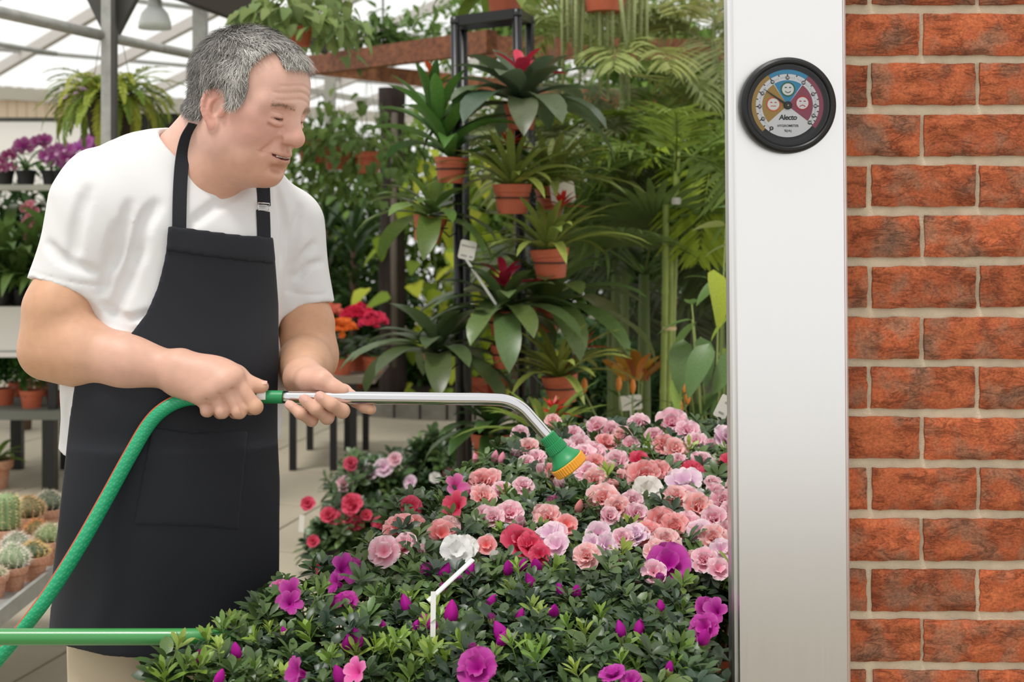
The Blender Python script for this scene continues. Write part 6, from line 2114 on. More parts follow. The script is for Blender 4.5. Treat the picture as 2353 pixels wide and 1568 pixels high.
def build_broadleaf():
    r = np.random.default_rng(8)
    def plant(label, base, leaves, col, seed, name='broadleaf_plant', pot=0.11, width=0.42, kind='ovate', group=None, droop=0.6):
        t = thing(name, label, 'plant', (base.x, base.y, 0), 0, group)
        o = Vector((base.x, base.y, 0))
        add_pot(t, pot, 'plastic', None, pot*1.45)
        st = mat('green_stem', '#8fa05c', 0.6)
        top = 0
        for (px, py, Lp, az, el, c2) in leaves:
            Y = base.y + r.normal(0, 0.06)
            p = PX(px, py, Y) - o
            M4 = orient(p, az, el, r.normal(0, 0.3), Lp*Y/FPX)
            leaf_obj(leaf_mesh(kind, 1.0, width, droop, 0.18, 8), M4, colvar(c2 or col, r, 0.1), t)
            if r.random() < 0.6:
                MB().tube([(r.normal(0, 0.02), r.normal(0, 0.02), pot*1.3), (p.x*0.5, p.y*0.5, p.z*0.6+0.1), tuple(p)], [0.006, 0.004, 0.0022], 5).build('stem', st, t)
        return t
    D = math.radians
    lv = [(1640, 620, 150, D(-80), -0.9, '#a4c022'), (1665, 640, 95, D(200), -0.5, None), (1668, 518, 85, D(185), 0.05, '#8fa85c'), (1690, 560, 80, D(170), -0.2, '#7f9a5a'),
          (1600, 740, 110, D(200), -0.7, None), (1590, 735, 90, D(170), -0.2, None), (1630, 790, 140, D(220), -0.9, None), (1570, 780, 130, D(250), -1.0, None), (1610, 775, 120, D(280), -1.0, None),
          (1660, 800, 110, D(300), -0.8, '#7fa23a'), (1650, 730, 95, D(10), -0.2, None), (1690, 720, 90, D(190), -0.6, '#83a53c'), (1690, 810, 120, D(230), -0.7, None), (1700, 870, 130, D(200), -0.7, None),
          (1650, 900, 140, D(210), -0.6, None), (1600, 890, 110, D(190), -0.5, None), (1560, 860, 100, D(250), -0.9, '#7fa23a'), (1640, 950, 100, D(170), -0.3, None), (1590, 700, 70, D(90), 0.3, None),
          (1625, 640, 60, D(150), 0.2, None), (1690, 480, 60, D(150), 0.2, None), (1700, 640, 90, D(220), -0.4, None)]
    plant('tall broad-leaved plant with one large lime leaf beside the metal post', PX(1640, 900, 3.9), lv, '#557a3e', 1)
    lv = [(1480+22*math.cos(i*1.3), 830+14*math.sin(i*2.1), 86, D(90)+(i-7)*0.42, 0.95-0.11*abs(i-7), ['#c07a30', '#d6a640', '#a8582e', '#b98a3a'][i % 4]) for i in range(14)]
    lv = [(1460 + (i-7)*4, 876, 92-3*abs(i-7), -math.pi/2 + (i-7)*0.45, 1.25-0.10*abs(i-7), ['#c07a30', '#d6a640', '#a8582e', '#c9923c'][i % 4]) for i in range(15)]
    plant('croton with veined orange and yellow leaves behind the azaleas', PX(1460, 880, 4.8), lv, '#b97a35', 2, 'croton_plant', 0.10, 0.34, 'obovate')
    # lilies with orange buds
    t = thing('lily_plant', 'lily stems with closed orange buds in front of the croton', 'lily', (PX(1450, 0, 4.5).x, 4.5, 0))
    o = Vector(t.location)
    add_pot(t, 0.10, 'plastic', None, 0.145)
    om = mat('lily_bud', '#e08a34', 0.5)
    for px, py, l in ((1343, 886, 34), (1422, 882, 32), (1454, 888, 34), (1572, 890, 36), (1562, 934, 30), (1580, 912, 26)):
        p = PX(px, py, 4.5) - o
        MB().lathe([(0.0005, -0.028), (0.008, -0.018), (0.0115, 0.0), (0.008, 0.018), (0.0005, 0.027)], 10, Matrix.Translation(p)).build('bud', om, t, True)
        q = PX(1450 + (px-1450)*0.5, 1010, 4.5) - o
        MB().tube([(0, 0, 0.14), tuple(q), tuple(p - Vector((0, 0, 0.026)))], [0.005, 0.004, 0.0025], 6).build('stem', mat('green_stem', '#8fa05c', 0.6), t)
        for k in range(4):
            w = q.lerp(p, 0.2+0.18*k); leaf_obj(leaf_mesh('lance', 1.0, 0.14, 0.7, 0.3, 6), orient(w, k*2.2+px, 0.5, 0, 0.11), colvar('#4f7436', r), t)
    # dark dracaena left of the log post
    for lab, px, py, Y, n, L_, c in (('dark spiky dracaena behind the sleeve of the white shirt', 812, 600, 9.7, 46, 0.66, '#3a5930'), ('spiky dracaena half hidden behind the upper arm', 752, 560, 9.9, 40, 0.62, '#38552f'), ('spiky green plant behind the log post', 880, 560, 10.2, 34, 0.6, '#45662f')):
        b = PX(px, py, Y); t = thing('dracaena_plant', lab, 'plant', (b.x, b.y, 0), 0, 'dracaenas in the shade')
        add_pot(t, 0.14, 'plastic', None, 0.205)
        MB().tube([(0, 0, 0.15), (0, 0, b.z+0.1)], [0.03, 0.02], 8).build('trunk', mat('woody_stem', '#6a5340', 0.8), t, True)
        for i in range(n):
            f = i/n
            leaf_obj(leaf_mesh('lance', 1.0, 0.11, 0.9, 0.35, 7), orient((0, 0, b.z-0.6+0.82*f), i*2.4, 0.15+0.9*f, 0, L_*(1-0.3*f)), colvar(c, r, 0.15), t)
build_broadleaf()

def ivy(label, px, py, Y, pot_w, seed, n, col, spread, drop, lsize=0.045, cat='ivy', name='hanging_ivy', hang=True, group='hanging ivy pots', potmat=None):
    r = np.random.default_rng(1500+seed)
    c = PX(px, py, Y); R = pot_w/2*Y/FPX
    t = thing(name, label, cat, c, 0, group)
    add_pot(t, R, 'plastic', potmat, 0)
    if hang:
        for k in range(3):
            a = k*2.1+0.4
            MB().tube([(R*math.cos(a), R*math.sin(a), 0), (0, 0, 0.5)], 0.0016, 5).build('hanger_wire', mat('cord_grey', '#77756e', 0.6), t)
    vm = mat('vine_stem', '#6f7f45', 0.7)
    for k in range(n):
        a = k*2.4 + r.normal(0, 0.2)
        f = r.random()
        rad = R*0.4 + spread*math.sqrt(r.random())
        zz = 0.02 + (spread*0.75)*(1-rad/(spread+R))*r.random()*1.8 - drop*(f**2)*(rad > R*0.9)
        p = Vector((rad*math.cos(a), rad*math.sin(a), zz))
        leaf_obj(leaf_mesh('heart', 1.0, 0.85, 0.5, 0.15, 6), orient(p, a + r.normal(0, 0.5), -0.85 + r.normal(0, 0.35), r.normal(0, 0.2), lsize*r.uniform(0.7, 1.25)), colvar(col, r, 0.16), t, 'leaf', LEAF_SOFT)
        if k % 6 == 0:
            MB().tube([(0, 0, -0.02), (rad*0.6*math.cos(a), rad*0.6*math.sin(a), max(zz, 0.0)+0.04), tuple(p)], 0.0016, 5).build('vine', vm, t)
    return t
def build_ivies():
    ivy('large hanging ivy with pale heart leaves above the grey head', 690, 62, 4.6, 60, 1, 260, '#7b9a58', 0.21, 0.12, 0.062)
    ivy('hanging ivy pot just right of the face', 716, 322, 8.2, 70, 2, 230, '#55752f', 0.34, 0.35, 0.07)
    ivy('middle hanging ivy pot in the row behind the face', 775, 338, 8.0, 70, 3, 230, '#5c7d34', 0.34, 0.40, 0.07)
    ivy('hanging ivy pot nearest the log post', 846, 350, 7.8, 66, 4, 220, '#557834', 0.32, 0.35, 0.07)
    ivy('small hanging plant in a brown pot behind the red-hearted bromeliad', 1272, 272, 6.4, 42, 5, 60, '#5b7a3a', 0.14, 0.10, 0.05)
    ivy('dark hanging basket behind the pale narrow bromeliad', 1440, 405, 5.9, 100, 6, 50, '#4a6a35', 0.16, 0.10, 0.06, potmat=mat('dark_basket', '#3b2e26', 0.9, bump=0.5, bscale=60))
    # golden pothos climbing behind the stand
    r = np.random.default_rng(17)
    b = PX(1120, 0, 9.3); t = thing('climbing_pothos', 'lime green climbing pothos glowing behind the black poles', 'pothos', (b.x, b.y, 0))
    o = Vector(t.location)
    add_pot(t, 0.16, 'plastic', None, 0.235)
    for k in range(7):
        x = PX(930+k*48, 0, 9.3).x - o.x
        MB().tube([(x*0.2, 0, 0.2), (x*0.8, 0.02, 0.8), (x, 0.0, 1.75)], 0.005, 6).build('vine', mat('vine_stem', '#6f7f45', 0.7), t)
    for k in range(280):
        p = PX(1110 + r.normal(0, 100), r.uniform(330, 920), 9.3 + r.normal(0, 0.15)) - o
        leaf_obj(leaf_mesh('heart', 1.0, 0.8, 0.5, 0.15, 6), orient(p, -math.pi/2 + r.normal(0, 0.9), -0.7 + r.normal(0, 0.4), r.normal(0, 0.3), r.uniform(0.12, 0.21)), colvar(['#9bbb2e', '#86aa34', '#b3c83c'][k % 3], r, 0.12), t, 'leaf', LEAF_SOFT)
    # trailing strings
    b = PX(1390, -60, 5.0); t = thing('trailing_succulent', 'hanging basket of pale green trailing strings at the top', 'succulent', b)
    add_pot(t, 0.10, 'plastic', None, 0)
    for k in range(20):
        x = (-0.16+0.32*k/19); L_ = r.uniform(0.2, 0.48); y = r.normal(0, 0.05)
        MB().tube([(x*0.4, y*0.5, 0), (x, y, -0.03), (x+r.normal(0, 0.01), y, -0.03-L_)], [0.006, 0.010, 0.006], 7).build('string', mat('string_green', '#a9b27a', 0.7, bump=1.0, bscale=120, bdist=0.01), t, True)
build_ivies()

def build_shrubs():
    r = np.random.default_rng(29)
    S = [('distant bright green shrub behind the ivy pots', 770, 560, 11.0, (0.85, 0.5, 1.0), '#7f9f46', 4200, 0.12),
         ('distant dark shrub behind the dracaenas', 860, 800, 10.6, (0.9, 0.4, 0.7), '#4a6a36', 3200, 0.11),
         ('distant leafy tree behind the black stand', 1140, 520, 11.2, (1.2, 0.5, 1.45), '#88a63e', 6000, 0.14),
         ('distant leafy tree right of the black stand', 1390, 540, 10.6, (1.1, 0.5, 1.5), '#6f8f40', 6500, 0.13),
         ('distant leafy tree near the metal post', 1620, 500, 9.8, (1.0, 0.5, 1.6), '#62823f', 6500, 0.13),
         ('low dark undergrowth behind the lilies', 1440, 900, 7.4, (0.8, 0.4, 0.5), '#3b5830', 2600, 0.09),
         ('low green undergrowth below the dark bromeliad', 960, 850, 9.9, (0.75, 0.3, 0.34), '#4a6f30', 900, 0.08),
         ('low dark undergrowth beside the metal post', 1640, 880, 6.8, (0.75, 0.4, 0.62), '#456636', 2600, 0.09),
         ('distant tree crown above the timber beams', 1180, 75, 9.0, (0.85, 0.5, 0.36), '#7d9c50', 1500, 0.10),
         ('distant tree crown behind the top right palms', 1540, 130, 8.6, (0.95, 0.5, 0.62), '#7a9a48', 2400, 0.10),
         ('distant low hedge behind the black apron', 420, 700, 11.5, (1.9, 0.4, 0.85), '#5a7a3e', 4200, 0.12),
         ('distant dark foliage behind the orchid bench', 60, 590, 8.4, (0.75, 0.35, 0.62), '#40602f', 3200, 0.11),
         ('hanging foliage over the timber beam beside the ivy', 880, 85, 7.0, (0.42, 0.25, 0.16), '#6d8a4c', 420, 0.08)]
    for i, (lab, px, py, Y, rad, col, n, ls) in enumerate(S):
        c = PX(px, py, Y)
        t = thing('shrub', lab, 'shrub', (c.x, c.y, 0), 0, 'greenery at the back')
        z = c.z
        scatter_foliage('foliage', t, (0, 0, z), rad, n, ['ovate', 'lance'][i % 2], ls, ls*0.42, col, r, None, 0.15, 0.5, 0.25)
        if 'hanging' not in lab:
            MB().tube([(0, 0, 0), (0.03, 0, z*0.5), (0, 0, z)], [0.035, 0.028, 0.015], 8).build('trunk', mat('woody_stem', '#6a5340', 0.8), t, True)
        else:
            MB().tube([(0, 0, z-0.15), (0, 0, 2.75)], 0.006, 6).build('hanger_wire', mat('cord_grey', '#77756e', 0.6), t)
build_shrubs()

# ------------------------------------------------------------------ stone kerb, back bench with kalanchoes, azaleas on the floor
def build_mid():
    r = np.random.default_rng(41)
    st = mat('kerb_stone', '#7d7a70', 0.9, vary=0.2, vscale=12, bump=0.5, bscale=40, bdist=0.004)
    root = thing('stone_kerb', 'curved kerb of grey stone blocks round the planting bed', 'kerb', (PX(980, 0, 9.0).x, 9.6, 0))
    c = Vector((PX(980, 0, 9.0).x + 0.4, 10.4, 0)); o = Vector(root.location)
    for k in range(26):
        a = math.radians(188 + k*6.4); R = 1.62
        p = c + Vector((R*math.cos(a), R*math.sin(a), 0)) - o
        M4 = Matrix.Translation(p) @ Matrix.Rotation(a + math.pi/2, 4, 'Z')
        MB().box((-0.085, -0.06, 0), (0.085, 0.06, 0.12+r.normal(0, 0.006)), M4).build('kerb_block', st, root)
    soil = struct(MB().lathe([(1.55, 0.09), (0.001, 0.10)], 48, Matrix.Translation(c)).build('floor_bed', SOIL))
    # low wooden bench
    wd = mat('bench_wood', '#8b8272', 0.85, col2='#6f6557', vscale=4)
    x0, x1 = PX(655, 0, 7.3).x, PX(872, 0, 7.3).x
    b = thing('low_bench', 'low slatted bench with black legs carrying kalanchoe pots', 'bench', (x0, 7.05, 0))
    for k in range(5): MB().box((0, k*0.16, 0.475), (x1-x0, k*0.16+0.14, 0.515)).build('board', wd, b)
    for x in (0.08, 0.30, x1-x0-0.12):
        for y in (0.02, 0.62):
            MB().box((x-0.018, y, 0), (x+0.018, y+0.036, 0.475)).build('leg', BL, b)
    def kalan(lab, px, Y, col, seed, hz=0.19, n=60, rad=0.075):
        rr = np.random.default_rng(seed)
        t = thing('kalanchoe_plant', lab, 'kalanchoe', (PX(px, 0, Y).x, Y, 0.515), 0, 'kalanchoes on the low bench')
        add_pot(t, 0.062, 'plastic', None, 0.092)
        for i in range(22):
            a = i*2.4; leaf_obj(leaf_mesh('obovate', 1.0, 0.6, 0.5, 0.15, 6), orient((0, 0, 0.09+0.07*i/22), a, 0.1+0.6*i/22, 0, 0.085), colvar('#47683a', rr), t)
        for i in range(n):
            a = i*2.4; q = rad*math.sqrt((i+0.5)/n)
            p = Vector((q*math.cos(a), q*math.sin(a), hz + 0.05*(1-(q/rad)**2) + rr.normal(0, 0.008)))
            o_ = link('floret', BLOOM['open'][i % 3], PETAL, t, mat4=Matrix.Translation(p) @ Matrix.Rotation(rr.normal(0.5, 0.3), 4, 'X') @ Matrix.Scale(0.036, 4))
            cc = colvar(col, rr, 0.08); o_.color = (*cc[:3], 0.0)
        return t
    kalan('kalanchoe with orange flowers beside the raised forearm', 786, 7.12, '#ee7a2e', 1, 0.24)
    kalan('kalanchoe with crimson flowers on the low bench', 822, 7.30, '#cf1f45', 2, 0.30, 80, 0.09)
    kalan('kalanchoe with pink-red flowers at the bench end', 858, 7.20, '#d8375a', 3, 0.27, 50)
    kalan('kalanchoe with salmon flowers partly behind the sleeve', 758, 7.45, '#d9705a', 4, 0.30)
    kalan('kalanchoe with green buds behind the elbow', 668, 7.3, '#8a9c4c', 5, 0.20)
    # azaleas on the floor in black pots
    FA = [('floor azalea in a black pot with crimson blooms nearest the aisle', 780, 1320, 0.115, [(708, 1160, 30, 'R'), (756, 1186, 34, 'R'), (810, 1162, 44, 'R'), (798, 1196, 40, 'R'), (772, 1192, 30, 'R'), (872, 1206, 30, 'R'), (735, 1308, 36, 'R'), (720, 1246, 26, 'R'), (842, 1186, 24, 'R'), (820, 1205, 30, 'R'), (1, 1, 1, '')], (690, 905, 1150, 1320)),
          ('floor azalea in a black pot with white-pink blooms', 850, 1215, 0.11, [(792, 1116, 36, 'P'), (820, 1096, 38, 'L'), (850, 1088, 34, 'L'), (882, 1078, 38, 'L'), (806, 1068, 30, 'R'), (908, 1058, 30, 'P'), (945, 1110, 28, 'L'), (1000, 1100, 24, 'W')], (750, 960, 1035, 1200)),
          ('tall dark floor azalea with few crimson blooms beside the stand', 990, 1190, 0.11, [(1075, 1010, 26, 'R'), (1048, 1018, 22, 'R'), (960, 1120, 26, 'R'), (1030, 1090, 22, 'C'), (905, 1180, 24, 'R')], (925, 1070, 985, 1190))]
    for lab, px, pyb, pr, fl, (xa, xb, ya, yb) in FA:
        Y = FLOORY(pyb + 20)
        base = Vector((PX(px, 0, Y).x, Y, 0))
        t = thing('floor_azalea', lab, 'azalea', base, 0, 'azaleas on the floor')
        add_pot(t, pr, 'plastic', BLACKPOT, pr*1.45)
        for k in range(5):
            a = k*1.3
            MB().tube([(0, 0, pr*1.3), (0.08*math.cos(a), 0.08*math.sin(a), 0.3)], [0.008, 0.004], 6).build('stem', mat('woody_stem', '#6a5340', 0.8), t)
        u = Y/FPX
        for i in range(190):
            qx, qy = r.normal(0, 0.42), r.normal(0, 0.42)
            if qx*qx+qy*qy > 1: qx, qy = qx*0.5, qy*0.5
            p = PX((xa+xb)/2 + qx*(xb-xa)/2, (ya+yb)/2 + qy*(yb-ya)/2, Y + r.normal(0, 0.09)) - base
            q = Vector((qx*0.8, -0.3+r.normal(0, 0.3), 0.8)).normalized().to_track_quat('Z', 'Y') @ Quaternion((0, 0, 1), r.random()*6.28)
            o_ = link('leaf_sprig', SPRIG_D[r.integers(7)], LEAF, t, mat4=Matrix.Translation(p) @ q.to_matrix().to_4x4() @ Matrix.Scale(r.uniform(1.0, 1.7), 4)); o_.color = colvar(['#3d5a32', '#48683a', '#2f4a2a', '#587a40'][i % 4], r, 0.15)
        for fx, fy, w, ck in fl:
            if not ck: continue
            p = PX(fx, fy, Y-0.14)
            bloom_obj(t, p, w*u*1.15, 'double' if ck != 'L' else 'open', ck, r, (r.normal(0, 0.2), -0.8, 0.5), Matrix.Translation(-base))
    card('white paper tag hanging on the crimson floor azalea', 693, 1204, 12, 38, 4.75, 0.05, None)
build_mid()

# ------------------------------------------------------------------ left side: fern, orchids, potted plants, cacti
def build_left():
    r = np.random.default_rng(61)
    # hanging fern
    c = PX(252, 225, 6.0)
    t = thing('hanging_fern', 'large hanging fern basket behind the support post', 'fern', c)
    add_pot(t, 0.12, 'plastic', mat('dark_basket', '#3b2e26', 0.9), 0)
    for k in range(3):
        a = k*2.1
        MB().tube([(0.11*math.cos(a), 0.11*math.sin(a), 0), (0, 0, 0.55)], 0.002, 5).build('hanger_wire', mat('cord_grey', '#77756e', 0.6), t)
    for i in range(90):
        a = i*2.4; f = i/90
        leaf_obj(FERN[i % 3], orient((0.05*math.cos(a), 0.05*math.sin(a), 0.0), a, -0.1+1.3*f, 0, r.uniform(0.22, 0.36)), colvar(['#8fa83e', '#6f8f34', '#a5b84a'][i % 3], r, 0.12), t, 'frond', LEAF_SOFT)
    # orchid bench
    x0, x1 = PX(-160, 0, 6.6).x, PX(150, 0, 6.6).x
    b = thing('orchid_bench', 'white-fronted bench with a raised shelf of orchids at the left edge', 'bench', (x0, 6.5, 0))
    zt = PX(0, 705, 6.5).z
    wp = mat('white_paint', '#e8e6e0', 0.6)
    MB().box((0, 0, zt-0.22), (x1-x0-0.10, 0.03, zt)).build('front_panel', wp, b)
    MB().box((0, -0.02, zt-0.25), (x1-x0-0.10, 0.05, zt-0.225)).build('ledge', wp, b)
    for k in range(4): MB().box((0, 0.03+k*0.17, zt-0.03), (x1-x0, 0.18+k*0.17, zt)).build('board', mat('bench_wood', '#8b8272', 0.85), b)
    zs = PX(0, 425, 7.0).z
    MB().box((0, 0.42, zs-0.03), (x1-x0+0.05, 0.70, zs)).build('raised_shelf', mat('rail_grey', '#b9b6a8', 0.6), b)
    for x in (0.05, x1-x0-0.05):
        MB().box((x-0.02, 0.66, 0), (x+0.02, 0.70, zs-0.03)).build('upright', BL, b)
        MB().box((x-0.02, 0.05, 0), (x+0.02, 0.09, zt-0.03)).build('leg', BL, b)
    o6 = lambda px, py, Y: PX(px, py, Y)
    def orchid(lab, base, flowers, col, lip, seed, pot=True, leafc='#4f7438', n=6, Lf=0.26, strap=True, potmat=None, edge=0.25):
        rr = np.random.default_rng(seed)
        t = thing('orchid_plant', lab, 'orchid', base, 0, 'orchids on the left bench')
        if pot: add_pot(t, 0.055, 'plastic', potmat or BLACKPOT, 0.08)
        for i in range(n):
            a = i*2.4; leaf_obj(leaf_mesh('strap', 1.0, 0.08 if strap else 0.26, 1.3, 0.35, 8), orient((0, 0, 0.08), a, 1.2-0.35*(i % 3) if strap else 0.5, 0, Lf*rr.uniform(0.8, 1.2)), colvar(leafc, rr), t)
        if not flowers: return t
        pl = [PX(*f[:3]) - base for f in flowers]
        pts = [(0, 0, 0.08), (pl[-1].x*0.3, pl[-1].y*0.3, max(0.15, pl[-1].z*0.75)), tuple(pl[-1])] + [tuple(p) for p in reversed(pl[:-1])]
        MB().tube(spline([tuple(p) for p in pts], 24), 0.0026, 6).build('flower_stem', mat('green_stem', '#8fa05c', 0.6), t, True)
        for (px, py, Y, w), p in zip(flowers, pl):
            s = w*Y/FPX/2
            nrm = Vector((rr.normal(0, 0.3), -1, rr.normal(0.1, 0.2))).normalized()
            Q = Matrix.Translation(p + Vector((0, -0.01, 0))) @ quat_to(Vector((0, 0, 1)) - nrm*nrm.z, nrm).to_4x4()
            P_ = []
            for k, (ang, L_, W_) in enumerate(((90, 1.0, 0.75), (210, 1.0, 0.70), (330, 1.0, 0.70), (165, 1.12, 1.15), (15, 1.12, 1.15))):
                P_.append((petal_geo(L_, W_, 0.25, 0.03, rr, cup=0.1), Q @ Matrix.Scale(s, 4) @ orient((0, 0, 0.05 if k > 2 else 0), math.radians(ang), 0.12)))
            o_ = link('blossom', compose(P_, 'blossom'), PETAL, t); o_.color = (*lin(col), edge)
            l_ = link('lip', compose([(petal_geo(0.5, 0.45, 0.6, 0.05, rr, nx=4, ny=4, cup=0.6), Q @ Matrix.Scale(s, 4) @ orient((0, 0, 0.1), math.radians(270), 0.9))], 'lip'), PETAL, o_); l_.color = (*lin(lip), 0.0)
        return t
    sh = lambda px, Y=7.05: Vector((PX(px, 0, Y).x, Y, zs))
    bz = lambda px, Y=6.75: Vector((PX(px, 0, Y).x, Y, zt))
    orchid('orchid with three pale lilac flowers in front of the hanging fern', Vector((PX(118, 0, 7.05).x, 7.05, zs)), [(166, 236, 6.9, 46), (197, 216, 6.9, 46), (212, 190, 6.9, 36)], '#d3a0d0', '#a83c7a', 1)
    orchid('orchid with deep magenta flowers at the far left of the shelf', sh(10), [(2, 372, 6.9, 30), (22, 358, 6.9, 34), (28, 384, 6.9, 28), (8, 388, 6.9, 26)], '#8e1d62', '#e0b0c0', 2)
    orchid('orchid with dark purple flowers on the raised shelf', sh(60), [(58, 336, 6.9, 46), (92, 328, 6.9, 40), (104, 322, 6.9, 34), (44, 344, 6.9, 30)], '#8f1a72', '#5a0f4a', 3)
    orchid('orchid with a dense magenta flower cluster on the shelf', sh(140), [(112, 360, 6.9, 44), (134, 350, 6.9, 46), (152, 345, 6.9, 42), (128, 372, 6.9, 40), (156, 364, 6.9, 40), (160, 388, 6.9, 40)], '#94217c', '#d6a6c8', 4)
    orchid('orchid with mauve flowers touching the support post', sh(178, 7.1), [(186, 340, 6.9, 38), (200, 328, 6.9, 42), (216, 322, 6.9, 42), (228, 304, 6.9, 38), (212, 338, 6.9, 30)], '#b04aa8', '#7a1c70', 5)
    ped = orchid('orchid with a hanging raceme of dusty red flowers', bz(75), [(70, 470, 6.6, 26), (62, 480, 6.6, 28), (80, 486, 6.6, 26), (70, 500, 6.6, 28), (64, 512, 6.6, 26), (78, 518, 6.6, 24), (70, 532, 6.6, 26), (66, 546, 6.6, 22), (72, 556, 6.6, 18)], '#a8485a', '#d89a8a', 6, n=14, Lf=0.42)
    for i, px in enumerate((-30, 10, 45, 110, 150)):
        orchid(['leafy orchid without flowers at the left picture edge', 'leafy orchid left of the dusty red raceme', 'leafy orchid under the purple flowers', 'leafy orchid right of the dusty red raceme', 'leafy orchid beside the white sleeve'][i], bz(px, 6.62+0.1*(i % 2)), [], '#ffffff', '#ffffff', 20+i, n=26, Lf=0.62, leafc='#55783a')
    orchid('leafy orchid overhanging the white bench panel', bz(0, 6.55), [], '#ffffff', '#ffffff', 30, n=10, Lf=0.40, leafc='#55783a')
    # table with pots, further down
    tx0, tx1 = PX(-120, 0, 6.6).x, PX(160, 0, 6.6).x
    b = thing('low_table', 'low grey-topped table with black legs carrying small pots', 'table', (tx0, 6.50, 0))
    zt2 = PX(0, 945, 6.5).z
    MB().box((0, 0, zt2-0.045), (tx1-tx0, 0.75, zt2)).build('table_top', mat('table_grey', '#6d6f66', 0.7), b)
    for px, y in ((110, 0.02), (36, 0.60), (-100, 0.02), (150, 0.60)):
        x = PX(px, 0, 6.5+y).x - tx0
        MB().box((x-0.03, y, 0), (x+0.03, y+0.05, zt2-0.045)).build('leg', BL, b)
    for k, (lab, px, Y, w, col) in enumerate((('leafy green herb in a terracotta pot on the low table', 73, 6.62, 56, '#4f7a3a'), ('grey-green herb in a dark red pot on the low table', 126, 6.70, 44, '#7f9a76'), ('bushy green herb at the left edge of the low table', 10, 6.72, 52, '#3f6a34'), ('small herb behind the others on the low table', 40, 7.02, 44, '#436b36'), ('second small herb behind the others near the white shirt', 100, 7.05, 44, '#547a40'))):
        R = w/2*Y/FPX
        t = thing('potted_herb', lab, 'herb', (PX(px, 0, Y).x, Y, zt2), 0, 'herbs on the low table')
        add_pot(t, R, 'plastic', TERRA if k != 1 else mat('dark_red_pot', '#8a3528', 0.5), R*1.45)
        scatter_foliage('foliage', t, (0, 0, R*1.45+0.12), (0.11, 0.10, 0.12), 420, 'lance', 0.055, 0.02, col, r, LEAF_SOFT, 0.1)
    # big terracotta pot on the floor, left edge
    Yp = FLOORY(1122); t = thing('terracotta_pot_plant', 'big terracotta pot with glossy leaves on the floor at the left edge', 'plant', (PX(-12, 0, Yp).x, Yp, 0))
    add_pot(t, 0.095, 'clay', None, 0.147)
    for i in range(12):
        a = i*2.4; leaf_obj(leaf_mesh('strap', 1.0, 0.22, 0.9, 0.3, 8), orient((0, 0, 0.13), a, 0.35+0.7*i/12, 0, 0.17), colvar('#6f9a36', r), t)
    # cactus tray
    zt3 = 0.43
    galv = mat('galvanised_tray', '#a4a6a2', 0.5, metal=0.4, vary=0.1, vscale=30)
    tr = thing('cactus_tray', 'galvanised metal bench tray holding small cactus pots', 'tray', (-1.25, 3.0, 0))
    MB().box((-0.75, 0, zt3-0.025), (0, 1.4, zt3-0.01)).build('tray_floor', galv, tr)
    MB().box((-0.006, 0, zt3-0.028), (0.006, 1.4, zt3+0.014)).build('edge_strip', galv, tr)
    MB().box((-0.75, 1.39, zt3-0.028), (0, 1.4, zt3+0.014)).build('edge_strip', galv, tr)
    for x, y in ((-0.05, 0.05), (-0.70, 0.05), (-0.05, 1.33), (-0.70, 1.33)):
        MB().box((x-0.02, y-0.02, 0), (x+0.02, y+0.02, zt3-0.025)).build('leg', BL, tr)
    stone = mat('white_grit', '#d8d2c6', 0.8, bump=1.0, bscale=200, bdist=0.004)
    def cactus(lab, px, Y, Rp, kind, Rc, H, col, spine, seed, x=None):
        rr = np.random.default_rng(300+seed)
        t = thing('potted_cactus', lab, 'cactus', (PX(px, 0, Y).x if x is None else x, Y, zt3-0.01), 0, 'cacti on the tray')
        zr = Rp*1.55
        add_pot(t, Rp, 'clay', None, zr)
        for k in range(22):
            a = rr.random()*6.28; q = Rp*0.8*math.sqrt(rr.random())
            MB().lathe([(0.0005, 0.004), (0.0045, 0.001), (0.0045, -0.003), (0.0005, -0.005)], 6, Matrix.Translation((q*math.cos(a), q*math.sin(a), zr-0.006))).build('grit', stone, t, True)
        ribs = 13; n = ribs*4; prof = 12
        V = []; F = []; SP = []
        for j in range(prof+1):
            tt = j/prof
            if kind == 'tall': rad = Rc*(min(1, tt*6)**0.5)*math.sqrt(max(0, 1-max(0, (tt-0.72)/0.28)**2)); z = H*tt
            else: rad = Rc*math.sin(math.pi*(0.08+0.92*tt)**0.9) if tt < 1 else 0; z = H*tt
            for k in range(n):
                a = 2*math.pi*k/n
                q = rad*(1+0.10*math.cos(ribs*a))
                V.append((q*math.cos(a), q*math.sin(a), zr-0.012+z))
                if k % 4 == 0 and 0 < j < prof+1 and rad > 0.004: SP.append((a, q, zr-0.012+z, (tt-0.5)*2))
        for j in range(prof):
            for k in range(n):
                k2 = (k+1) % n
                F.append((j*n+k, j*n+k2, (j+1)*n+k2, (j+1)*n+k))
        o_ = link('cactus_body', new_mesh('cactus_body', V, F), mat('cactus_skin', '#6d8a55', 0.7, objcol=True), t); o_.color = (*lin(col), 1)
        # spines
        SV = []; SF = []
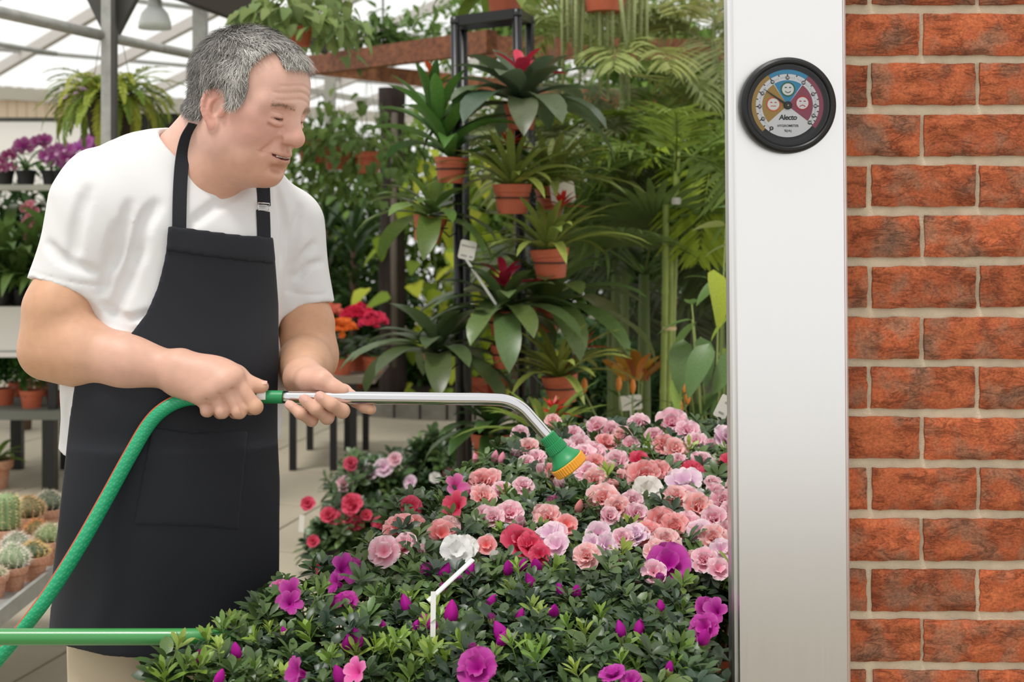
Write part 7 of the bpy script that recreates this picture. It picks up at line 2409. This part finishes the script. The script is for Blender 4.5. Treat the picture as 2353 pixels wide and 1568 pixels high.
        for a, q, z, up in SP:
            for i in range(7):
                d = Vector((math.cos(a), math.sin(a), 0.6*up)) + Vector(rr.normal(0, 0.55, 3)); d.normalize()
                p = Vector((q*math.cos(a), q*math.sin(a), z)); e = p + d*rr.uniform(0.008, 0.018)
                s_ = d.orthogonal().normalized()*0.0006
                b_ = len(SV); SV += [tuple(p-s_), tuple(p+s_), tuple(e)]; SF.append((b_, b_+1, b_+2))
        o_ = link('spines', new_mesh('spines', SV, SF, False), mat('spine_'+spine, spine, 0.6), t); o_['kind'] = 'stuff'
    cactus('round white-woolly cactus in a whitened clay pot at the front', 30, 3.43, 0.040, 'ball', 0.036, 0.075, '#8fa07c', '#e6e0d2', 1)
    cactus('squat dark cactus with golden spines in a wide clay pot', 78, 3.52, 0.043, 'ball', 0.034, 0.050, '#4d6044', '#d8b878', 2)
    cactus('round green cactus in the clay pot nearest the apron', 116, 3.68, 0.043, 'ball', 0.038, 0.060, '#7b8c5c', '#c8bda0', 3)
    cactus('clay pot with low cactus cut by the left picture edge', -14, 3.36, 0.038, 'ball', 0.026, 0.035, '#7d8f66', '#d8cbb0', 4)
    cactus('tall columnar cactus with yellow spines at the left edge', 14, 3.80, 0.045, 'tall', 0.034, 0.115, '#7f9668', '#d9c88e', 5)
    cactus('round reddish-brown cactus behind the squat one', 66, 3.95, 0.046, 'ball', 0.042, 0.075, '#6f6a44', '#c9a070', 6)
    cactus('dark spiny cactus far back next to the apron edge', 112, 4.05, 0.046, 'ball', 0.042, 0.070, '#4e5a44', '#b9b09c', 7)
    cactus('grey fuzzy cactus between the tall one and the apron', 38, 3.62, 0.040, 'ball', 0.034, 0.055, '#7f8a70', '#d8d0c2', 8)
    cactus('small cactus with orange spines in the second row', 84, 3.78, 0.040, 'ball', 0.030, 0.050, '#6a6a40', '#c9884c', 9)
    # cable on the floor
    pts = [PX(px, py, FLOORY(py)) for px, py in ((-40, 1484), (60, 1478), (140, 1481), (200, 1476))]
    for p in pts: p.z = 0.006
    tag(MB().tube(spline([tuple(p) for p in pts], 20), 0.005, 8).build('floor_cable', mat('cable_grey', '#5f5a4e', 0.7), smooth=True), 'thin dark cable lying on the floor slabs at lower left', 'cable')
build_left()
